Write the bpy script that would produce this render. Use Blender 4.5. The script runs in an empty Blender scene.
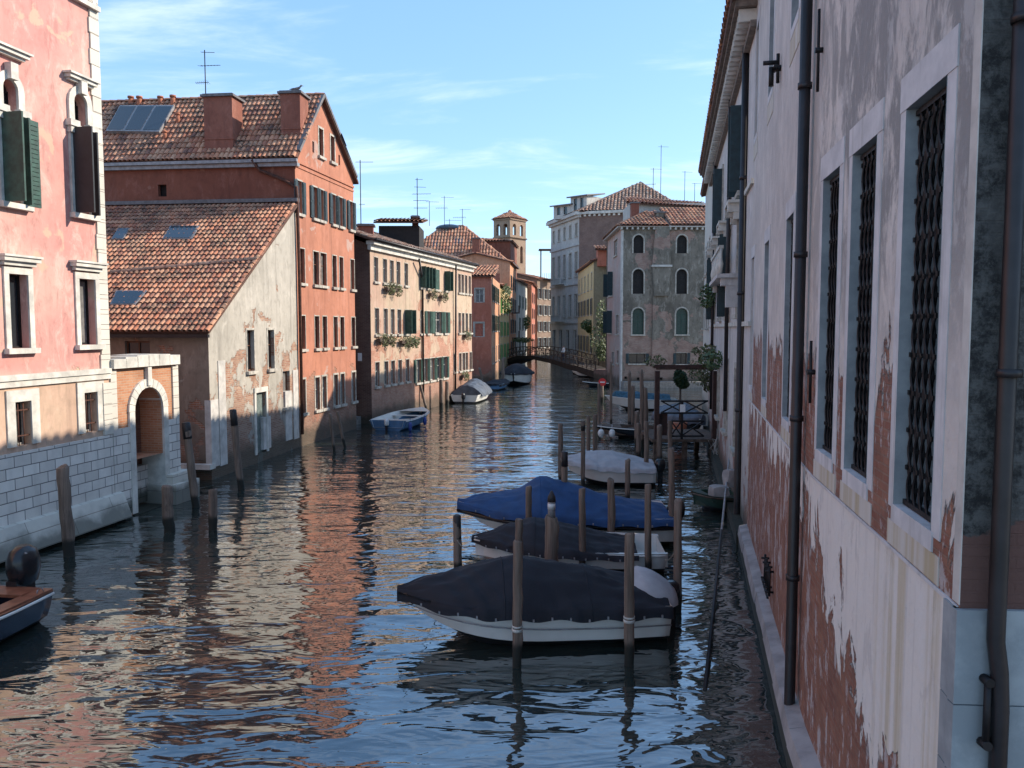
import bpy, bmesh, math, random
from mathutils import Vector, Matrix, noise
random.seed(7)
S = bpy.context.scene
COL = S.collection
# ------------------------------------------------------------------ camera geometry
FPX, CAMH, HORIZ = 800.0, 5.5, 328.0
PITCH = math.atan((384 - HORIZ) / FPX)
CP, SP = math.cos(PITCH), math.sin(PITCH)
CAM = Vector((0, 0, CAMH))
def ray(px, py):
    a = px - 512; b = 384 - py
    return Vector((a, b * SP + FPX * CP, b * CP - FPX * SP))
def G(px, py, z=0.0):
    d = ray(px, py); t = (z - CAMH) / d.z
    return Vector((d.x * t, d.y * t, z))
def AY(px, py, y):
    d = ray(px, py); t = y / d.y
    return Vector((d.x * t, y, CAMH + d.z * t))
def hitp(px, py, p, n):
    d = ray(px, py); t = (Vector(p) - CAM).dot(n) / d.dot(n)
    return CAM + d * t
# ------------------------------------------------------------------ object helpers
def tag(o, label=None, cat=None, group=None, kind=None):
    if label: o['label'] = label
    if cat: o['category'] = cat
    if group: o['group'] = group
    if kind: o['kind'] = kind
    return o
def origin_of(p):
    v = Vector((0, 0, 0))
    while p is not None:
        v += p.location; p = p.parent
    return v
def thing(name, loc, label, cat, group=None):
    o = bpy.data.objects.new(name, None); COL.objects.link(o)
    o.location = Vector(loc); o.empty_display_size = .3
    return tag(o, label, cat, group)
def auto_uv(bm):
    uv = bm.loops.layers.uv.verify()
    for f in bm.faces:
        n = f.normal
        if abs(n.z) > .93: t = Vector((1, 0, 0)); b = Vector((0, 1, 0))
        else:
            t = Vector((-n.y, n.x, 0)).normalized(); b = n.cross(t)
            if b.z < 0: b = -b
        for l in f.loops:
            c = l.vert.co; l[uv].uv = (c.dot(t), c.dot(b))
def obj(name, bm, mat, parent=None, uv=True, smooth=False, loc=None):
    """link bm (world coordinates) as one mesh object"""
    bm.normal_update()
    if uv: auto_uv(bm)
    if parent is not None: off = origin_of(parent)
    elif loc is not None: off = Vector(loc)
    else: off = Vector((0, 0, 0))
    if off.length: bmesh.ops.translate(bm, verts=bm.verts, vec=-off)
    me = bpy.data.meshes.new(name); bm.to_mesh(me); bm.free()
    if smooth:
        for p in me.polygons: p.use_smooth = True
    mats = mat if isinstance(mat, (list, tuple)) else [mat]
    for m in mats: me.materials.append(m)
    o = bpy.data.objects.new(name, me); COL.objects.link(o)
    if parent is not None: o.parent = parent
    else: o.location = off
    return o
def BM(): return bmesh.new()
def quad(bm, a, b, c, d, mi=0):
    f = bm.faces.new([bm.verts.new(Vector(p)) for p in (a, b, c, d)]); f.material_index = mi; return f
def poly(bm, pts, mi=0):
    f = bm.faces.new([bm.verts.new(Vector(p)) for p in pts]); f.material_index = mi; return f
def hexa(bm, P, mi=0):
    """P: 8 points, 0-3 bottom loop, 4-7 top loop"""
    v = [bm.verts.new(Vector(p)) for p in P]
    for idx in ((3,2,1,0),(4,5,6,7),(0,1,5,4),(1,2,6,5),(2,3,7,6),(3,0,4,7)):
        f = bm.faces.new([v[i] for i in idx]); f.material_index = mi
    return v
def box(bm, c, s, rz=0, mi=0):
    c = Vector(c); R = Matrix.Rotation(rz, 3, 'Z'); h = Vector(s) / 2
    P = []
    for z in (-h.z, h.z):
        for x, y in ((-h.x,-h.y),(h.x,-h.y),(h.x,h.y),(-h.x,h.y)):
            P.append(c + R @ Vector((x, y, z)))
    hexa(bm, P, mi)
def bar(bm, a, b, w, h=None, mi=0):
    """square bar from a to b"""
    a = Vector(a); b = Vector(b); h = h or w; d = (b - a).normalized()
    up = Vector((0,0,1)) if abs(d.z) < .95 else Vector((1,0,0))
    s = d.cross(up).normalized(); u = s.cross(d)
    P = []
    for p in (a, b):
        P += [p - s*w/2 - u*h/2, p + s*w/2 - u*h/2, p + s*w/2 + u*h/2, p - s*w/2 + u*h/2]
    hexa(bm, P, mi)
def tube(bm, pts, rad, seg=8, mi=0, cap=True):
    """tube through pts, rad a number or list"""
    pts = [Vector(p) for p in pts]; n = len(pts)
    if not isinstance(rad, (list, tuple)): rad = [rad] * n
    rings = []; ref = None
    for i, p in enumerate(pts):
        d = (pts[min(i+1, n-1)] - pts[max(i-1, 0)]).normalized()
        if ref is None: ref = Vector((0,1,0)) if abs(d.y) < .9 else Vector((1,0,0))
        s = d.cross(ref).normalized(); u = s.cross(d)
        rings.append([bm.verts.new(p + (s*math.cos(a) + u*math.sin(a))*rad[i]) for a in [2*math.pi*k/seg for k in range(seg)]])
    for i in range(n-1):
        for k in range(seg):
            f = bm.faces.new((rings[i][k], rings[i][(k+1)%seg], rings[i+1][(k+1)%seg], rings[i+1][k])); f.material_index = mi; f.smooth = True
    if cap:
        for r in (rings[0][::-1], rings[-1]):
            f = bm.faces.new(r); f.material_index = mi
def fix(bm):
    bmesh.ops.recalc_face_normals(bm, faces=bm.faces)
# ------------------------------------------------------------------ materials
def srgb(r, g, b):
    f = lambda c: (c/255/12.92) if c/255 <= .04045 else ((c/255+.055)/1.055)**2.4
    return (f(r), f(g), f(b), 1)
class NT:
    def __init__(s, name):
        s.m = bpy.data.materials.new(name); s.m.use_nodes = True
        s.t = s.m.node_tree; s.N = s.t.nodes; s.L = s.t.links
        s.b = s.N['Principled BSDF']
        s.geo = s.N.new('ShaderNodeNewGeometry').outputs['Position']
        s.uv = s.N.new('ShaderNodeUVMap').outputs[0]
    def link(s, a, b): s.L.new(a, b)
    def put(s, sock, v):
        if hasattr(v, 'is_linked'): s.L.new(v, sock)
        else: sock.default_value = v
    def math(s, op, a, b=0.0, clamp=False, c=None):
        n = s.N.new('ShaderNodeMath'); n.operation = op; n.use_clamp = clamp
        s.put(n.inputs[0], a); s.put(n.inputs[1], b)
        if c is not None: s.put(n.inputs[2], c)
        return n.outputs[0]
    def vscale(s, v, sc):
        n = s.N.new('ShaderNodeVectorMath'); n.operation = 'MULTIPLY'
        s.put(n.inputs[0], v); n.inputs[1].default_value = sc
        return n.outputs[0]
    def noise(s, v, scale, detail=4, rough=.55, dist=0, out=0):
        n = s.N.new('ShaderNodeTexNoise'); s.put(n.inputs['Vector'], v)
        n.inputs['Scale'].default_value = scale; n.inputs['Detail'].default_value = detail
        n.inputs['Roughness'].default_value = rough; n.inputs['Distortion'].default_value = dist
        return n.outputs[out]
    def ramp(s, v, stops, interp='LINEAR'):
        n = s.N.new('ShaderNodeValToRGB'); e = n.color_ramp.elements; n.color_ramp.interpolation = interp
        while len(e) < len(stops): e.new(.5)
        for i, (p, c) in enumerate(stops):
            e[i].position = p
            e[i].color = c if hasattr(c, '__len__') else (c, c, c, 1)
        s.put(n.inputs[0], v); return n.outputs[0]
    def step(s, v, lo, hi):
        n = s.N.new('ShaderNodeMapRange'); n.interpolation_type = 'SMOOTHSTEP'
        s.put(n.inputs[0], v); n.inputs[1].default_value = lo; n.inputs[2].default_value = hi
        return n.outputs[0]
    def mix(s, f, a, b, mode='MIX'):
        n = s.N.new('ShaderNodeMix'); n.data_type = 'RGBA'; n.blend_type = mode
        s.put(n.inputs[0], f); s.put(n.inputs[6], a); s.put(n.inputs[7], b)
        return n.outputs[2]
    def sep(s, v):
        n = s.N.new('ShaderNodeSeparateXYZ'); s.put(n.inputs[0], v); return n.outputs
    def bump(s, h, strength=.4, dist=.02, normal=None):
        n = s.N.new('ShaderNodeBump'); n.inputs['Strength'].default_value = strength
        n.inputs['Distance'].default_value = dist; s.put(n.inputs['Height'], h)
        if normal is not None: s.put(n.inputs['Normal'], normal)
        return n.outputs[0]
    def brick(s, v, c1, c2, mort, w=.25, h=.075, ms=.008, bias=0, off=.5):
        n = s.N.new('ShaderNodeTexBrick'); s.put(n.inputs['Vector'], v); n.offset = off
        s.put(n.inputs['Color1'], c1); s.put(n.inputs['Color2'], c2); s.put(n.inputs['Mortar'], mort)
        n.inputs['Scale'].default_value = 1; n.inputs['Mortar Size'].default_value = ms
        n.inputs['Mortar Smooth'].default_value = .2; n.inputs['Bias'].default_value = bias
        n.inputs['Brick Width'].default_value = w; n.inputs['Row Height'].default_value = h
        return n.outputs[0], n.outputs[1]
    def done(s, col, rough=.85, nrm=None, metal=0, spec=None):
        s.put(s.b.inputs['Base Color'], col); s.put(s.b.inputs['Roughness'], rough)
        s.b.inputs['Metallic'].default_value = metal
        if spec is not None: s.b.inputs['Specular IOR Level'].default_value = spec
        if nrm is not None: s.L.new(nrm, s.b.inputs['Normal'])
        return s.m
def c4(c): return tuple(c) + (1,) if len(c) == 3 else c
def sc(c, k): return tuple(x*k for x in c[:3]) + (1,)
def simple(name, col, rough=.7, metal=0, var=.25, scale=6, bump=.15, spec=None):
    n = NT(name); col = c4(col)
    f = n.noise(n.geo, scale, 5, .6)
    c = n.mix(n.step(f, .3, .7), sc(col, 1-var), sc(col, 1+var))
    return n.done(c, rough, n.bump(n.noise(n.geo, scale*8, 4), bump, .01), metal, spec)
BR1, BR2, MORT = (.30,.115,.06,1), (.40,.19,.11,1), (.42,.36,.30,1)
def plaster(name, col, col2, peel=0.0, zthr=-5., zk=.12, stain=.35, brick1=BR1, brick2=BR2, mort=MORT,
            scale=.55, streak=.35, wet=.7, patch=None, patchamt=0, mott=.6):
    """weathered render over brick. peel: share of brick laid bare; more below the height zthr"""
    n = NT(name); col, col2 = c4(col), c4(col2)
    z = n.sep(n.geo)[2]
    big = n.noise(n.geo, .35, 6, .6); fine = n.noise(n.geo, 3.2, 8, .65)
    base = n.mix(n.step(big, .35, .65), col, col2)
    base = n.mix(n.math('MULTIPLY', n.step(fine, .45, .75), .45), base, sc(col, .62))
    m1 = n.noise(n.vscale(n.geo, (1.5, 1.5, .75)), 1.3, 9, .72, .6)
    base = n.mix(n.math('MULTIPLY', n.step(m1, .50, .66), mott*.75), base, sc(tuple(min(1, x*1.25+.05) for x in col2[:3]), 1))
    m2 = n.noise(n.vscale(n.geo, (1.9, 1.9, .6)), 2.1, 9, .74, .5)
    base = n.mix(n.math('MULTIPLY', n.step(m2, .52, .64), mott*.7), base, sc(col, .62))
    if patch:
        pm = n.step(n.noise(n.geo, .8, 5, .6, .4), .60-patchamt, .64-patchamt)
        base = n.mix(n.math('MULTIPLY', pm, .85), base, c4(patch))
    st = n.noise(n.vscale(n.geo, (2.6, 2.6, .16)), 1.0, 5, .6)
    base = n.mix(n.math('MULTIPLY', n.step(st, .50, .75), streak), base, sc(col2, .45))
    # brick laid bare
    pn = n.noise(n.geo, scale, 9, .62, .3)
    h = n.math('MULTIPLY', n.math('SUBTRACT', zthr, z), zk)
    h = n.math('MINIMUM', n.math('MAXIMUM', h, 0.0), .34)
    m = n.math('ADD', n.math('ADD', pn, peel), h)
    mask = n.step(m, .66, .685)
    bc, bf = n.brick(n.uv, brick1, brick2, mort)
    bc = n.mix(n.math('MULTIPLY', n.step(n.noise(n.geo, 1.3, 6), .4, .7), .5), bc, sc(brick1, .55))
    c = n.mix(mask, base, bc)
    # wet, algae-dark foot
    wz = n.math('ADD', z, n.math('MULTIPLY', n.noise(n.geo, 1.5, 4), -.8))
    wetm = n.math('SUBTRACT', 1.0, n.step(wz, .05, .7))
    dm = n.math('SUBTRACT', 1.0, n.step(wz, .5, 3.2))
    c = n.mix(n.math('MULTIPLY', dm, .38 if wet > 0 else 0.0), c, (.12,.095,.08,1))
    c = n.mix(n.math('MULTIPLY', wetm, wet), c, (.022,.028,.016,1))
    hgt = n.math('ADD', n.math('MULTIPLY', mask, -1.0), n.math('MULTIPLY', n.math('MULTIPLY', bf, mask), -.5))
    hgt = n.math('ADD', hgt, n.math('MULTIPLY', fine, .4))
    return n.done(c, .9, n.bump(hgt, .7, .03))
def brickmat(name, b1, b2, mort, dirt=.5, w=.25, h=.075, ms=.008, wet=.7, off=.5, bumpd=.015):
    n = NT(name)
    bc, bf = n.brick(n.uv, c4(b1), c4(b2), c4(mort), w, h, ms, off=off)
    z = n.sep(n.geo)[2]
    c = n.mix(n.math('MULTIPLY', n.step(n.noise(n.geo, .9, 7, .62), .42, .7), dirt), bc, sc(b1, .45))
    st = n.noise(n.vscale(n.geo, (2.2, 2.2, .2)), 1, 5, .6)
    c = n.mix(n.math('MULTIPLY', n.step(st, .52, .78), dirt*.8), c, sc(b2, .5))
    wz = n.math('ADD', z, n.math('MULTIPLY', n.noise(n.geo, 1.5, 4), -.8))
    wetm = n.math('SUBTRACT', 1.0, n.step(wz, -.1, .3))
    c = n.mix(n.math('MULTIPLY', wetm, wet), c, (.022,.028,.016,1))
    hh = n.math('ADD', n.math('MULTIPLY', bf, -1.0), n.math('MULTIPLY', n.noise(n.geo, 9, 6), .5))
    return n.done(c, .88, n.bump(hh, .6, bumpd))
def tilemat(name, cols, lichen=.5):
    n = NT(name)
    w = n.N.new('ShaderNodeTexWhiteNoise'); w.noise_dimensions = '2D'; n.link(n.uv, w.inputs['Vector'])
    k = len(cols)
    c = n.ramp(w.outputs['Value'], [(i/k, c4(x)) for i, x in enumerate(cols)], 'CONSTANT')
    l = n.step(n.noise(n.geo, .9, 8, .7), .42, .60)
    l2 = n.step(n.noise(n.geo, 7, 5, .7), .40, .56)
    c = n.mix(n.math('MULTIPLY', n.math('MULTIPLY', l, l2), lichen), c, (.045,.042,.034,1))
    c = n.mix(n.math('MULTIPLY', n.step(n.noise(n.geo, 14, 5, .7), .55, .7), lichen*.7), c, (.42,.38,.29,1))
    return n.done(c, .9, n.bump(n.noise(n.geo, 30, 5), .5, .01))
M = {}
def setup_mats():
    M['pink'] = plaster('pink_plaster', (.56,.25,.215), (.56,.34,.28), peel=-.03, zthr=6.5, zk=.01, patch=(.50,.36,.26), patchamt=.015, mott=.75, brick1=(.45,.33,.22,1), brick2=(.55,.44,.32,1), mort=(.58,.48,.36,1), scale=.45, streak=.25)
    M['pinkpanel'] = plaster('beige_panel_plaster', (.52,.37,.26), (.50,.32,.23), peel=-.3, wet=0)
    M['stone'] = simple('istrian_stone', (.54,.51,.45), .75, var=.22, scale=2.5, bump=.3)
    M['ashlar'] = brickmat('white_ashlar', (.76,.71,.64), (.60,.55,.49), (.16,.14,.13), dirt=.35, w=.52, h=.27, ms=.012, wet=.9)
    M['quoin'] = brickmat('white_quoin_stone', (.62,.58,.50), (.55,.51,.44), (.30,.26,.22), dirt=.2, w=3, h=.42, ms=.010)
    M['gatebrick'] = brickmat('orange_brick', (.42,.17,.08), (.48,.24,.13), (.45,.33,.24), dirt=.3)
    M['shed'] = plaster('pale_peeling_plaster', (.34,.31,.26), (.43,.39,.33), peel=.02, zthr=8.0, zk=.03, streak=.7, scale=.8, brick1=(.30,.13,.075,1), brick2=(.44,.27,.18,1), mort=(.46,.40,.32,1))
    M['shedside'] = plaster('brown_damp_plaster', (.21,.15,.11), (.28,.215,.16), peel=.02, zthr=6, zk=.03, streak=.5, patch=(.36,.31,.25), patchamt=-.07)
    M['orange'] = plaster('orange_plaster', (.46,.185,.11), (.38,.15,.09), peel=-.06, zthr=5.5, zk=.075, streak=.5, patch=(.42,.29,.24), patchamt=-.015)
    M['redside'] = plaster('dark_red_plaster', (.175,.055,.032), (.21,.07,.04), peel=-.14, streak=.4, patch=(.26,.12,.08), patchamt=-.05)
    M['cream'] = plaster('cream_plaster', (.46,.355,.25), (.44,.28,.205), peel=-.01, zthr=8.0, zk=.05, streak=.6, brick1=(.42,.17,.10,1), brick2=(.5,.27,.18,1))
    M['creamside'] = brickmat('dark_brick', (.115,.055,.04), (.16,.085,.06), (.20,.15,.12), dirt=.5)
    M['red'] = plaster('brick_red_plaster', (.40,.12,.07), (.46,.16,.10), peel=-.05, zthr=4, zk=.05)
    M['farorange'] = plaster('faded_orange_plaster', (.52,.24,.13), (.55,.30,.18), peel=-.08)
    M['faryellow'] = plaster('ochre_plaster', (.62,.47,.24), (.58,.42,.21), peel=-.12, zthr=4, zk=.03)
    M['farwhite'] = plaster('chalk_white_plaster', (.60,.55,.47), (.54,.50,.44), peel=-.15)
    M['palazzo'] = plaster('grey_white_stucco', (.42,.40,.37), (.50,.48,.44), peel=-.2, streak=.5)
    M['palbrick'] = brickmat('purple_brown_brick', (.17,.10,.08), (.22,.14,.11), (.24,.19,.17), dirt=.4)
    M['grey'] = plaster('grey_mottled_plaster', mott=1.0, col=(.125,.108,.085), col2=(.23,.20,.16), peel=.105, zthr=9.5, zk=.012, streak=.6, scale=.42, brick1=(.30,.17,.13,1), brick2=(.36,.25,.20,1), mort=(.38,.33,.28,1))
    M['greypink'] = plaster('pink_grey_plaster', (.42,.27,.23), (.36,.30,.27), peel=-.03, zthr=5, zk=.04)
    M['tower'] = brickmat('tan_brick', (.30,.20,.13), (.37,.26,.18), (.32,.25,.19), dirt=.4)
    M['palace2'] = plaster('old_white_stucco', (.50,.46,.43), (.56,.52,.49), peel=-.07, zthr=4.5, zk=.08, streak=.5, brick1=(.30,.12,.08,1), brick2=(.36,.17,.12,1))
    M['tile'] = tilemat('clay_tiles', [(.50,.19,.10),(.60,.28,.16),(.38,.14,.08),(.56,.30,.18),(.24,.10,.07),(.56,.24,.13),(.42,.20,.12),(.50,.27,.16)], .85)
    M['tiled'] = tilemat('weathered_tiles', [(.30,.17,.12),(.38,.25,.18),(.20,.12,.09),(.42,.31,.24),(.33,.16,.10)], .6)
    M['roofbed'] = simple('roof_mortar_bed', (.10,.05,.035), .95)
    M['gutter'] = simple('zinc_gutter', (.26,.25,.25), .5, .3)
    M['leadflash'] = simple('lead_flashing', (.13,.12,.12), .6)
    M['pipe'] = simple('dark_downpipe', (.022,.018,.019), .45, .2, var=.3, scale=3)
    M['rustpipe'] = simple('rusty_iron', (.09,.035,.022), .8, .2, var=.4, scale=5)
    M['iron'] = simple('black_iron', (.018,.016,.017), .55, .5)
    M['ironrust'] = simple('rusted_grille_iron', (.040,.028,.025), .7, .4, var=.4, scale=10)
    M['glass'] = NT('dark_glass').done((.02,.025,.03,1), .08, spec=.7)
    M['skyglass'] = NT('skylight_glass').done((.02,.03,.04,1), .06, spec=.9)
    M['inner'] = simple('dark_interior', (.02,.018,.017), .95)
    M['green'] = simple('green_shutter_paint', (.018,.060,.045), .6, var=.35, scale=5)
    M['teal'] = simple('black_teal_shutter_paint', (.010,.028,.034), .55, var=.3)
    M['black'] = simple('black_shutter_paint', (.014,.016,.020), .55)
    M['brownsh'] = simple('brown_window_wood', (.12,.045,.02), .7)
    M['woodframe'] = simple('white_window_paint', (.42,.40,.36), .6)
    M['greydoor'] = simple('grey_green_door_paint', (.13,.16,.145), .6)
    n = NT('mooring_pole_wood')
    z = n.sep(n.geo)[2]
    g = n.noise(n.vscale(n.geo, (14, 14, .8)), 1, 6, .65)
    c = n.mix(n.step(g, .3, .7), (.085,.060,.045,1), (.21,.155,.12,1))
    zz = n.math('ADD', z, n.math('MULTIPLY', n.noise(n.geo, 2, 3), -.35))
    c = n.mix(n.math('SUBTRACT', 1.0, n.step(zz, .12, .3)), c, (.012,.012,.008,1))
    M['pole'] = n.done(c, .85, n.bump(g, .6, .02))
    M['polecap'] = simple('pole_cap_paint', (.015,.013,.013), .6)
    M['whiteband'] = simple('white_tape', (.55,.55,.53), .6)
    M['gel'] = simple('white_gelcoat', (.62,.60,.55), .35, var=.06, scale=2, bump=.03)
    M['antifoul'] = simple('black_antifouling', (.012,.012,.014), .5)
    M['navyhull'] = simple('dark_navy_hull', (.012,.018,.032), .25, var=.2, bump=.02)
    M['bluehull'] = simple('blue_hull_paint', (.05,.13,.24), .5, var=.2, scale=2)
    M['greenhull'] = simple('dark_green_hull', (.02,.05,.035), .4, var=.2)
    M['canvasnavy'] = simple('dark_navy_canvas', (.006,.007,.012), .8, var=.25, scale=3, bump=.4)
    M['canvasblack'] = simple('charcoal_canvas', (.010,.010,.015), .8, var=.25, scale=3, bump=.4)
    M['canvasblue'] = simple('royal_blue_canvas', (.008,.045,.135), .75, var=.2, scale=3, bump=.4)
    M['canvasgrey'] = simple('light_grey_canvas', (.36,.35,.36), .8, var=.12, scale=3, bump=.4)
    M['deckwood'] = simple('varnished_mahogany', (.20,.075,.04), .35, var=.3, scale=8)
    M['oldwood'] = simple('grey_brown_timber', (.085,.058,.042), .9, var=.4, scale=5, bump=.5)
    M['reddecks'] = simple('red_oxide_beam', (.05,.022,.017), .8, var=.3)
    M['motorblack'] = simple('black_motor_cowl', (.012,.012,.014), .25, var=.1, bump=.02)
    M['rubber'] = simple('black_rubber', (.015,.015,.015), .7)
    M['fenderw'] = simple('white_fender_vinyl', (.6,.6,.58), .5)
    M['bluefender'] = simple('blue_fender_vinyl', (.02,.05,.22), .4)
    M['signred'] = simple('sign_red', (.55,.03,.03), .5, var=.05)
    M['signwhite'] = simple('sign_white', (.75,.75,.74), .5, var=.05)
    M['terracotta'] = simple('terracotta', (.36,.13,.07), .85)
    M['chimney'] = plaster('chimney_red_plaster', (.21,.07,.045), (.26,.10,.065), peel=-.08, streak=.4)
    n = NT('leaf_green')
    oi = n.noise(n.geo, 5, 2)
    M['leaf'] = n.done(n.mix(n.step(oi, .35, .65), (.035,.07,.018,1), (.10,.13,.035,1)), .6)
    n = NT('dry_leaf')
    oi = n.noise(n.geo, 6, 2)
    M['leaf2'] = n.done(n.mix(n.step(oi, .35, .65), (.09,.07,.03,1), (.12,.14,.05,1)), .7)
    M['rope'] = simple('rope', (.30,.27,.22), .9)
    M['netrope'] = simple('pale_rope', (.42,.40,.36), .9)
    M['ground'] = simple('paved_ground', (.20,.18,.16), .9)
    M['mud'] = simple('canal_mud', (.03,.03,.02), .95)
def special_mats():
    # the near palace wall: pale render, grey mould above, brick bared below and between the windows
    n = NT('near_palace_plaster')
    X, Y, Z = n.sep(n.geo)
    vst = n.noise(n.vscale(n.geo, (1.5, 1.5, .72)), 1.35, 11, .68, .7)      # ragged, drawn-out vertically
    big = n.noise(n.geo, .5, 7, .62); fine = n.noise(n.geo, 4, 9, .7)
    base = n.mix(n.step(big, .38, .62), (.63,.575,.52,1), (.53,.485,.445,1))
    base = n.mix(n.math('MULTIPLY', n.step(fine, .48, .72), .35), base, (.42,.39,.38,1))
    mould = n.noise(n.vscale(n.geo, (1, 1, .45)), 2.2, 10, .72, .4)
    up = n.step(Z, 4.6, 6.6)
    near = n.math('SUBTRACT', 1.0, n.step(Y, 8.0, 11.5))
    mm = n.math('MULTIPLY', n.math('MULTIPLY', n.step(mould, .42, .54), up), n.math('ADD', n.math('MULTIPLY', near, .75), .2))
    base = n.mix(mm, base, (.25,.24,.23,1))
    # white smoother render below the string line
    low = n.math('SUBTRACT', 1.0, n.step(Z, 3.66, 3.74))
    base = n.mix(n.math('MULTIPLY', low, .7), base, (.74,.70,.64,1))
    stv = n.noise(n.vscale(n.geo, (3.2, 3.2, .05)), 1.0, 5, .6)
    ys = n.math('MULTIPLY', n.step(stv, .48, .60), .75)
    base = n.mix(n.math('MULTIPLY', ys, n.math('MULTIPLY', n.math('SUBTRACT', 1.0, n.step(Y, 6.2, 7.2)), n.math('SUBTRACT', 1.0, n.step(Z, 3.6, 4.2)))), base, (.46,.38,.24,1))
    stv2 = n.noise(n.vscale(n.geo, (6, 6, .1)), 1.0, 6, .6)
    base = n.mix(n.math('MULTIPLY', n.step(stv2, .55, .70), .40), base, (.34,.31,.30,1))
    m3 = n.noise(n.vscale(n.geo, (2.2, 2.2, .7)), 2.0, 10, .75, .6)
    base = n.mix(n.math('MULTIPLY', n.step(m3, .54, .62), .30), base, (.30,.275,.275,1))
    m4 = n.noise(n.vscale(n.geo, (1.4, 1.4, .5)), 1.6, 9, .7, .4)
    base = n.mix(n.math('MULTIPLY', n.step(m4, .54, .62), .35), base, (.70,.67,.64,1))
    zt = n.N.new('ShaderNodeFloatCurve'); n.put(zt.inputs['Value'], n.math('DIVIDE', Y, 25.0))
    cv = zt.mapping.curves[0]
    pts = [(0, .9), (5, 1.0), (6.5, 1.6), (8, 2.3), (9.5, 3.0), (11, 3.35), (15, 3.45), (25, 3.3)]
    while len(cv.points) < len(pts): cv.points.new(.5, .5)
    for i, (a, b) in enumerate(pts): cv.points[i].location = (a/25, b/5)
    zt.mapping.update()
    thr = n.math('MULTIPLY', zt.outputs[0], 5.0)
    a = n.math('ADD', n.math('SUBTRACT', thr, Z), n.math('MULTIPLY', n.math('SUBTRACT', vst, .5), 5.2))
    lowm = n.math('MULTIPLY', n.step(a, -.04, .05), n.math('SUBTRACT', 1.0, n.step(Z, 3.66, 3.68)))
    b = n.math('ADD', n.math('SUBTRACT', n.math('ADD', 4.0, n.math('MULTIPLY', n.step(Y, 4.9, 6.2), 1.2)), Z), n.math('MULTIPLY', n.math('SUBTRACT', vst, .5), 3.4))
    upm = n.math('MULTIPLY', n.math('MULTIPLY', n.step(b, -.04, .05), n.math('SUBTRACT', 1.0, n.step(Z, 6.2, 6.3))), n.step(Z, 3.70, 3.72))
    mask = n.math('MAXIMUM', lowm, upm)
    bc, bf = n.brick(n.uv, (.23,.085,.052,1), (.30,.135,.085,1), (.27,.16,.11,1), .26, .075, .009)
    bc = n.mix(n.math('MULTIPLY', n.step(fine, .4, .65), .55), bc, (.13,.05,.035,1))
    bc = n.mix(n.math('MULTIPLY', n.step(stv, .50, .6), .45), bc, (.26,.115,.065,1))
    wsh = n.step(n.noise(n.vscale(n.geo, (3, 3, 1.0)), 1.4, 11, .74), .54, .57)
    bc = n.mix(n.math('MULTIPLY', wsh, .8), bc, (.46,.42,.41,1))
    c = n.mix(mask, base, bc)
    wz = n.math('ADD', Z, n.math('MULTIPLY', fine, -.5))
    c = n.mix(n.math('SUBTRACT', 1.0, n.step(wz, -.2, .2)), c, (.03,.03,.02,1))
    hh = n.math('ADD', n.math('MULTIPLY', mask, -1.0), n.math('MULTIPLY', n.math('MULTIPLY', bf, mask), -.6))
    hh = n.math('ADD', hh, n.math('MULTIPLY', fine, .5))
    M['nearwall'] = n.done(c, .88, n.bump(hh, 1.0, .05))
    # end wall of the near palace (dark mould over slate-blue render)
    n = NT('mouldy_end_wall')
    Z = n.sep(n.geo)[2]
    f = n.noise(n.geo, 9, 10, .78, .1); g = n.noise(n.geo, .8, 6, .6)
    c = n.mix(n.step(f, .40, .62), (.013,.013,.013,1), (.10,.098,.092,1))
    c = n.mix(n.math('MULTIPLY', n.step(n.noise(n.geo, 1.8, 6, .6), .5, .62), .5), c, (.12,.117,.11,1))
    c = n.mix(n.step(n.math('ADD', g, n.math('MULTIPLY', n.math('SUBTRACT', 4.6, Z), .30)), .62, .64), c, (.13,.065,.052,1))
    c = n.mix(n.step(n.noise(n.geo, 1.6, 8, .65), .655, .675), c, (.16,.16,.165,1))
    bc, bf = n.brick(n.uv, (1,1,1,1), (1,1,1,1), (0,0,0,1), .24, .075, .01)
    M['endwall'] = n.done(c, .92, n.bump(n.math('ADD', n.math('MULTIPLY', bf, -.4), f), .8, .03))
    # sill panels with yellow drip stains
    n = NT('stained_sill_stone')
    s = n.noise(n.vscale(n.geo, (7, 7, .1)), 1, 5, .6)
    c = n.mix(n.step(s, .38, .66), (.54,.51,.46,1), (.42,.35,.23,1))
    M['sillstone'] = n.done(c, .8, n.bump(n.noise(n.geo, 20, 5), .3, .01))
    n = NT('grey_window_stone')
    c = n.mix(n.step(n.noise(n.geo, 2.5, 7, .65), .35, .65), (.60,.585,.58,1), (.48,.47,.47,1))
    c = n.mix(n.math('MULTIPLY', n.step(n.noise(n.vscale(n.geo, (8, 8, .4)), 1, 5), .55, .7), .4), c, (.30,.29,.27,1))
    M['wstone'] = n.done(c, .8, n.bump(n.noise(n.geo, 18, 6, .7), .35, .01))
    n = NT('blue_grey_reveal_stone')
    c = n.mix(n.step(n.noise(n.geo, 2.5, 7, .65), .35, .65), (.32,.34,.345,1), (.22,.24,.25,1))
    M['reveal'] = n.done(c, .85, n.bump(n.noise(n.geo, 18, 6, .7), .3, .01))
    # canal water
    n = NT('canal_water')
    p = n.geo
    def w(scale, sx, sy, det, dist, rot=0.0):
        mp = n.N.new('ShaderNodeMapping'); n.put(mp.inputs[0], p)
        mp.inputs['Scale'].default_value = (sx, sy, 1); mp.inputs['Rotation'].default_value = (0, 0, rot)
        return n.noise(mp.outputs[0], scale, det, .5, dist)
    h = n.math('ADD', n.math('MULTIPLY', w(.55, .6, 1.1, 2, .3, .2), 1.3), n.math('MULTIPLY', w(1.35, .55, 1.3, 2, .8, -.15), .62))
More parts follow.
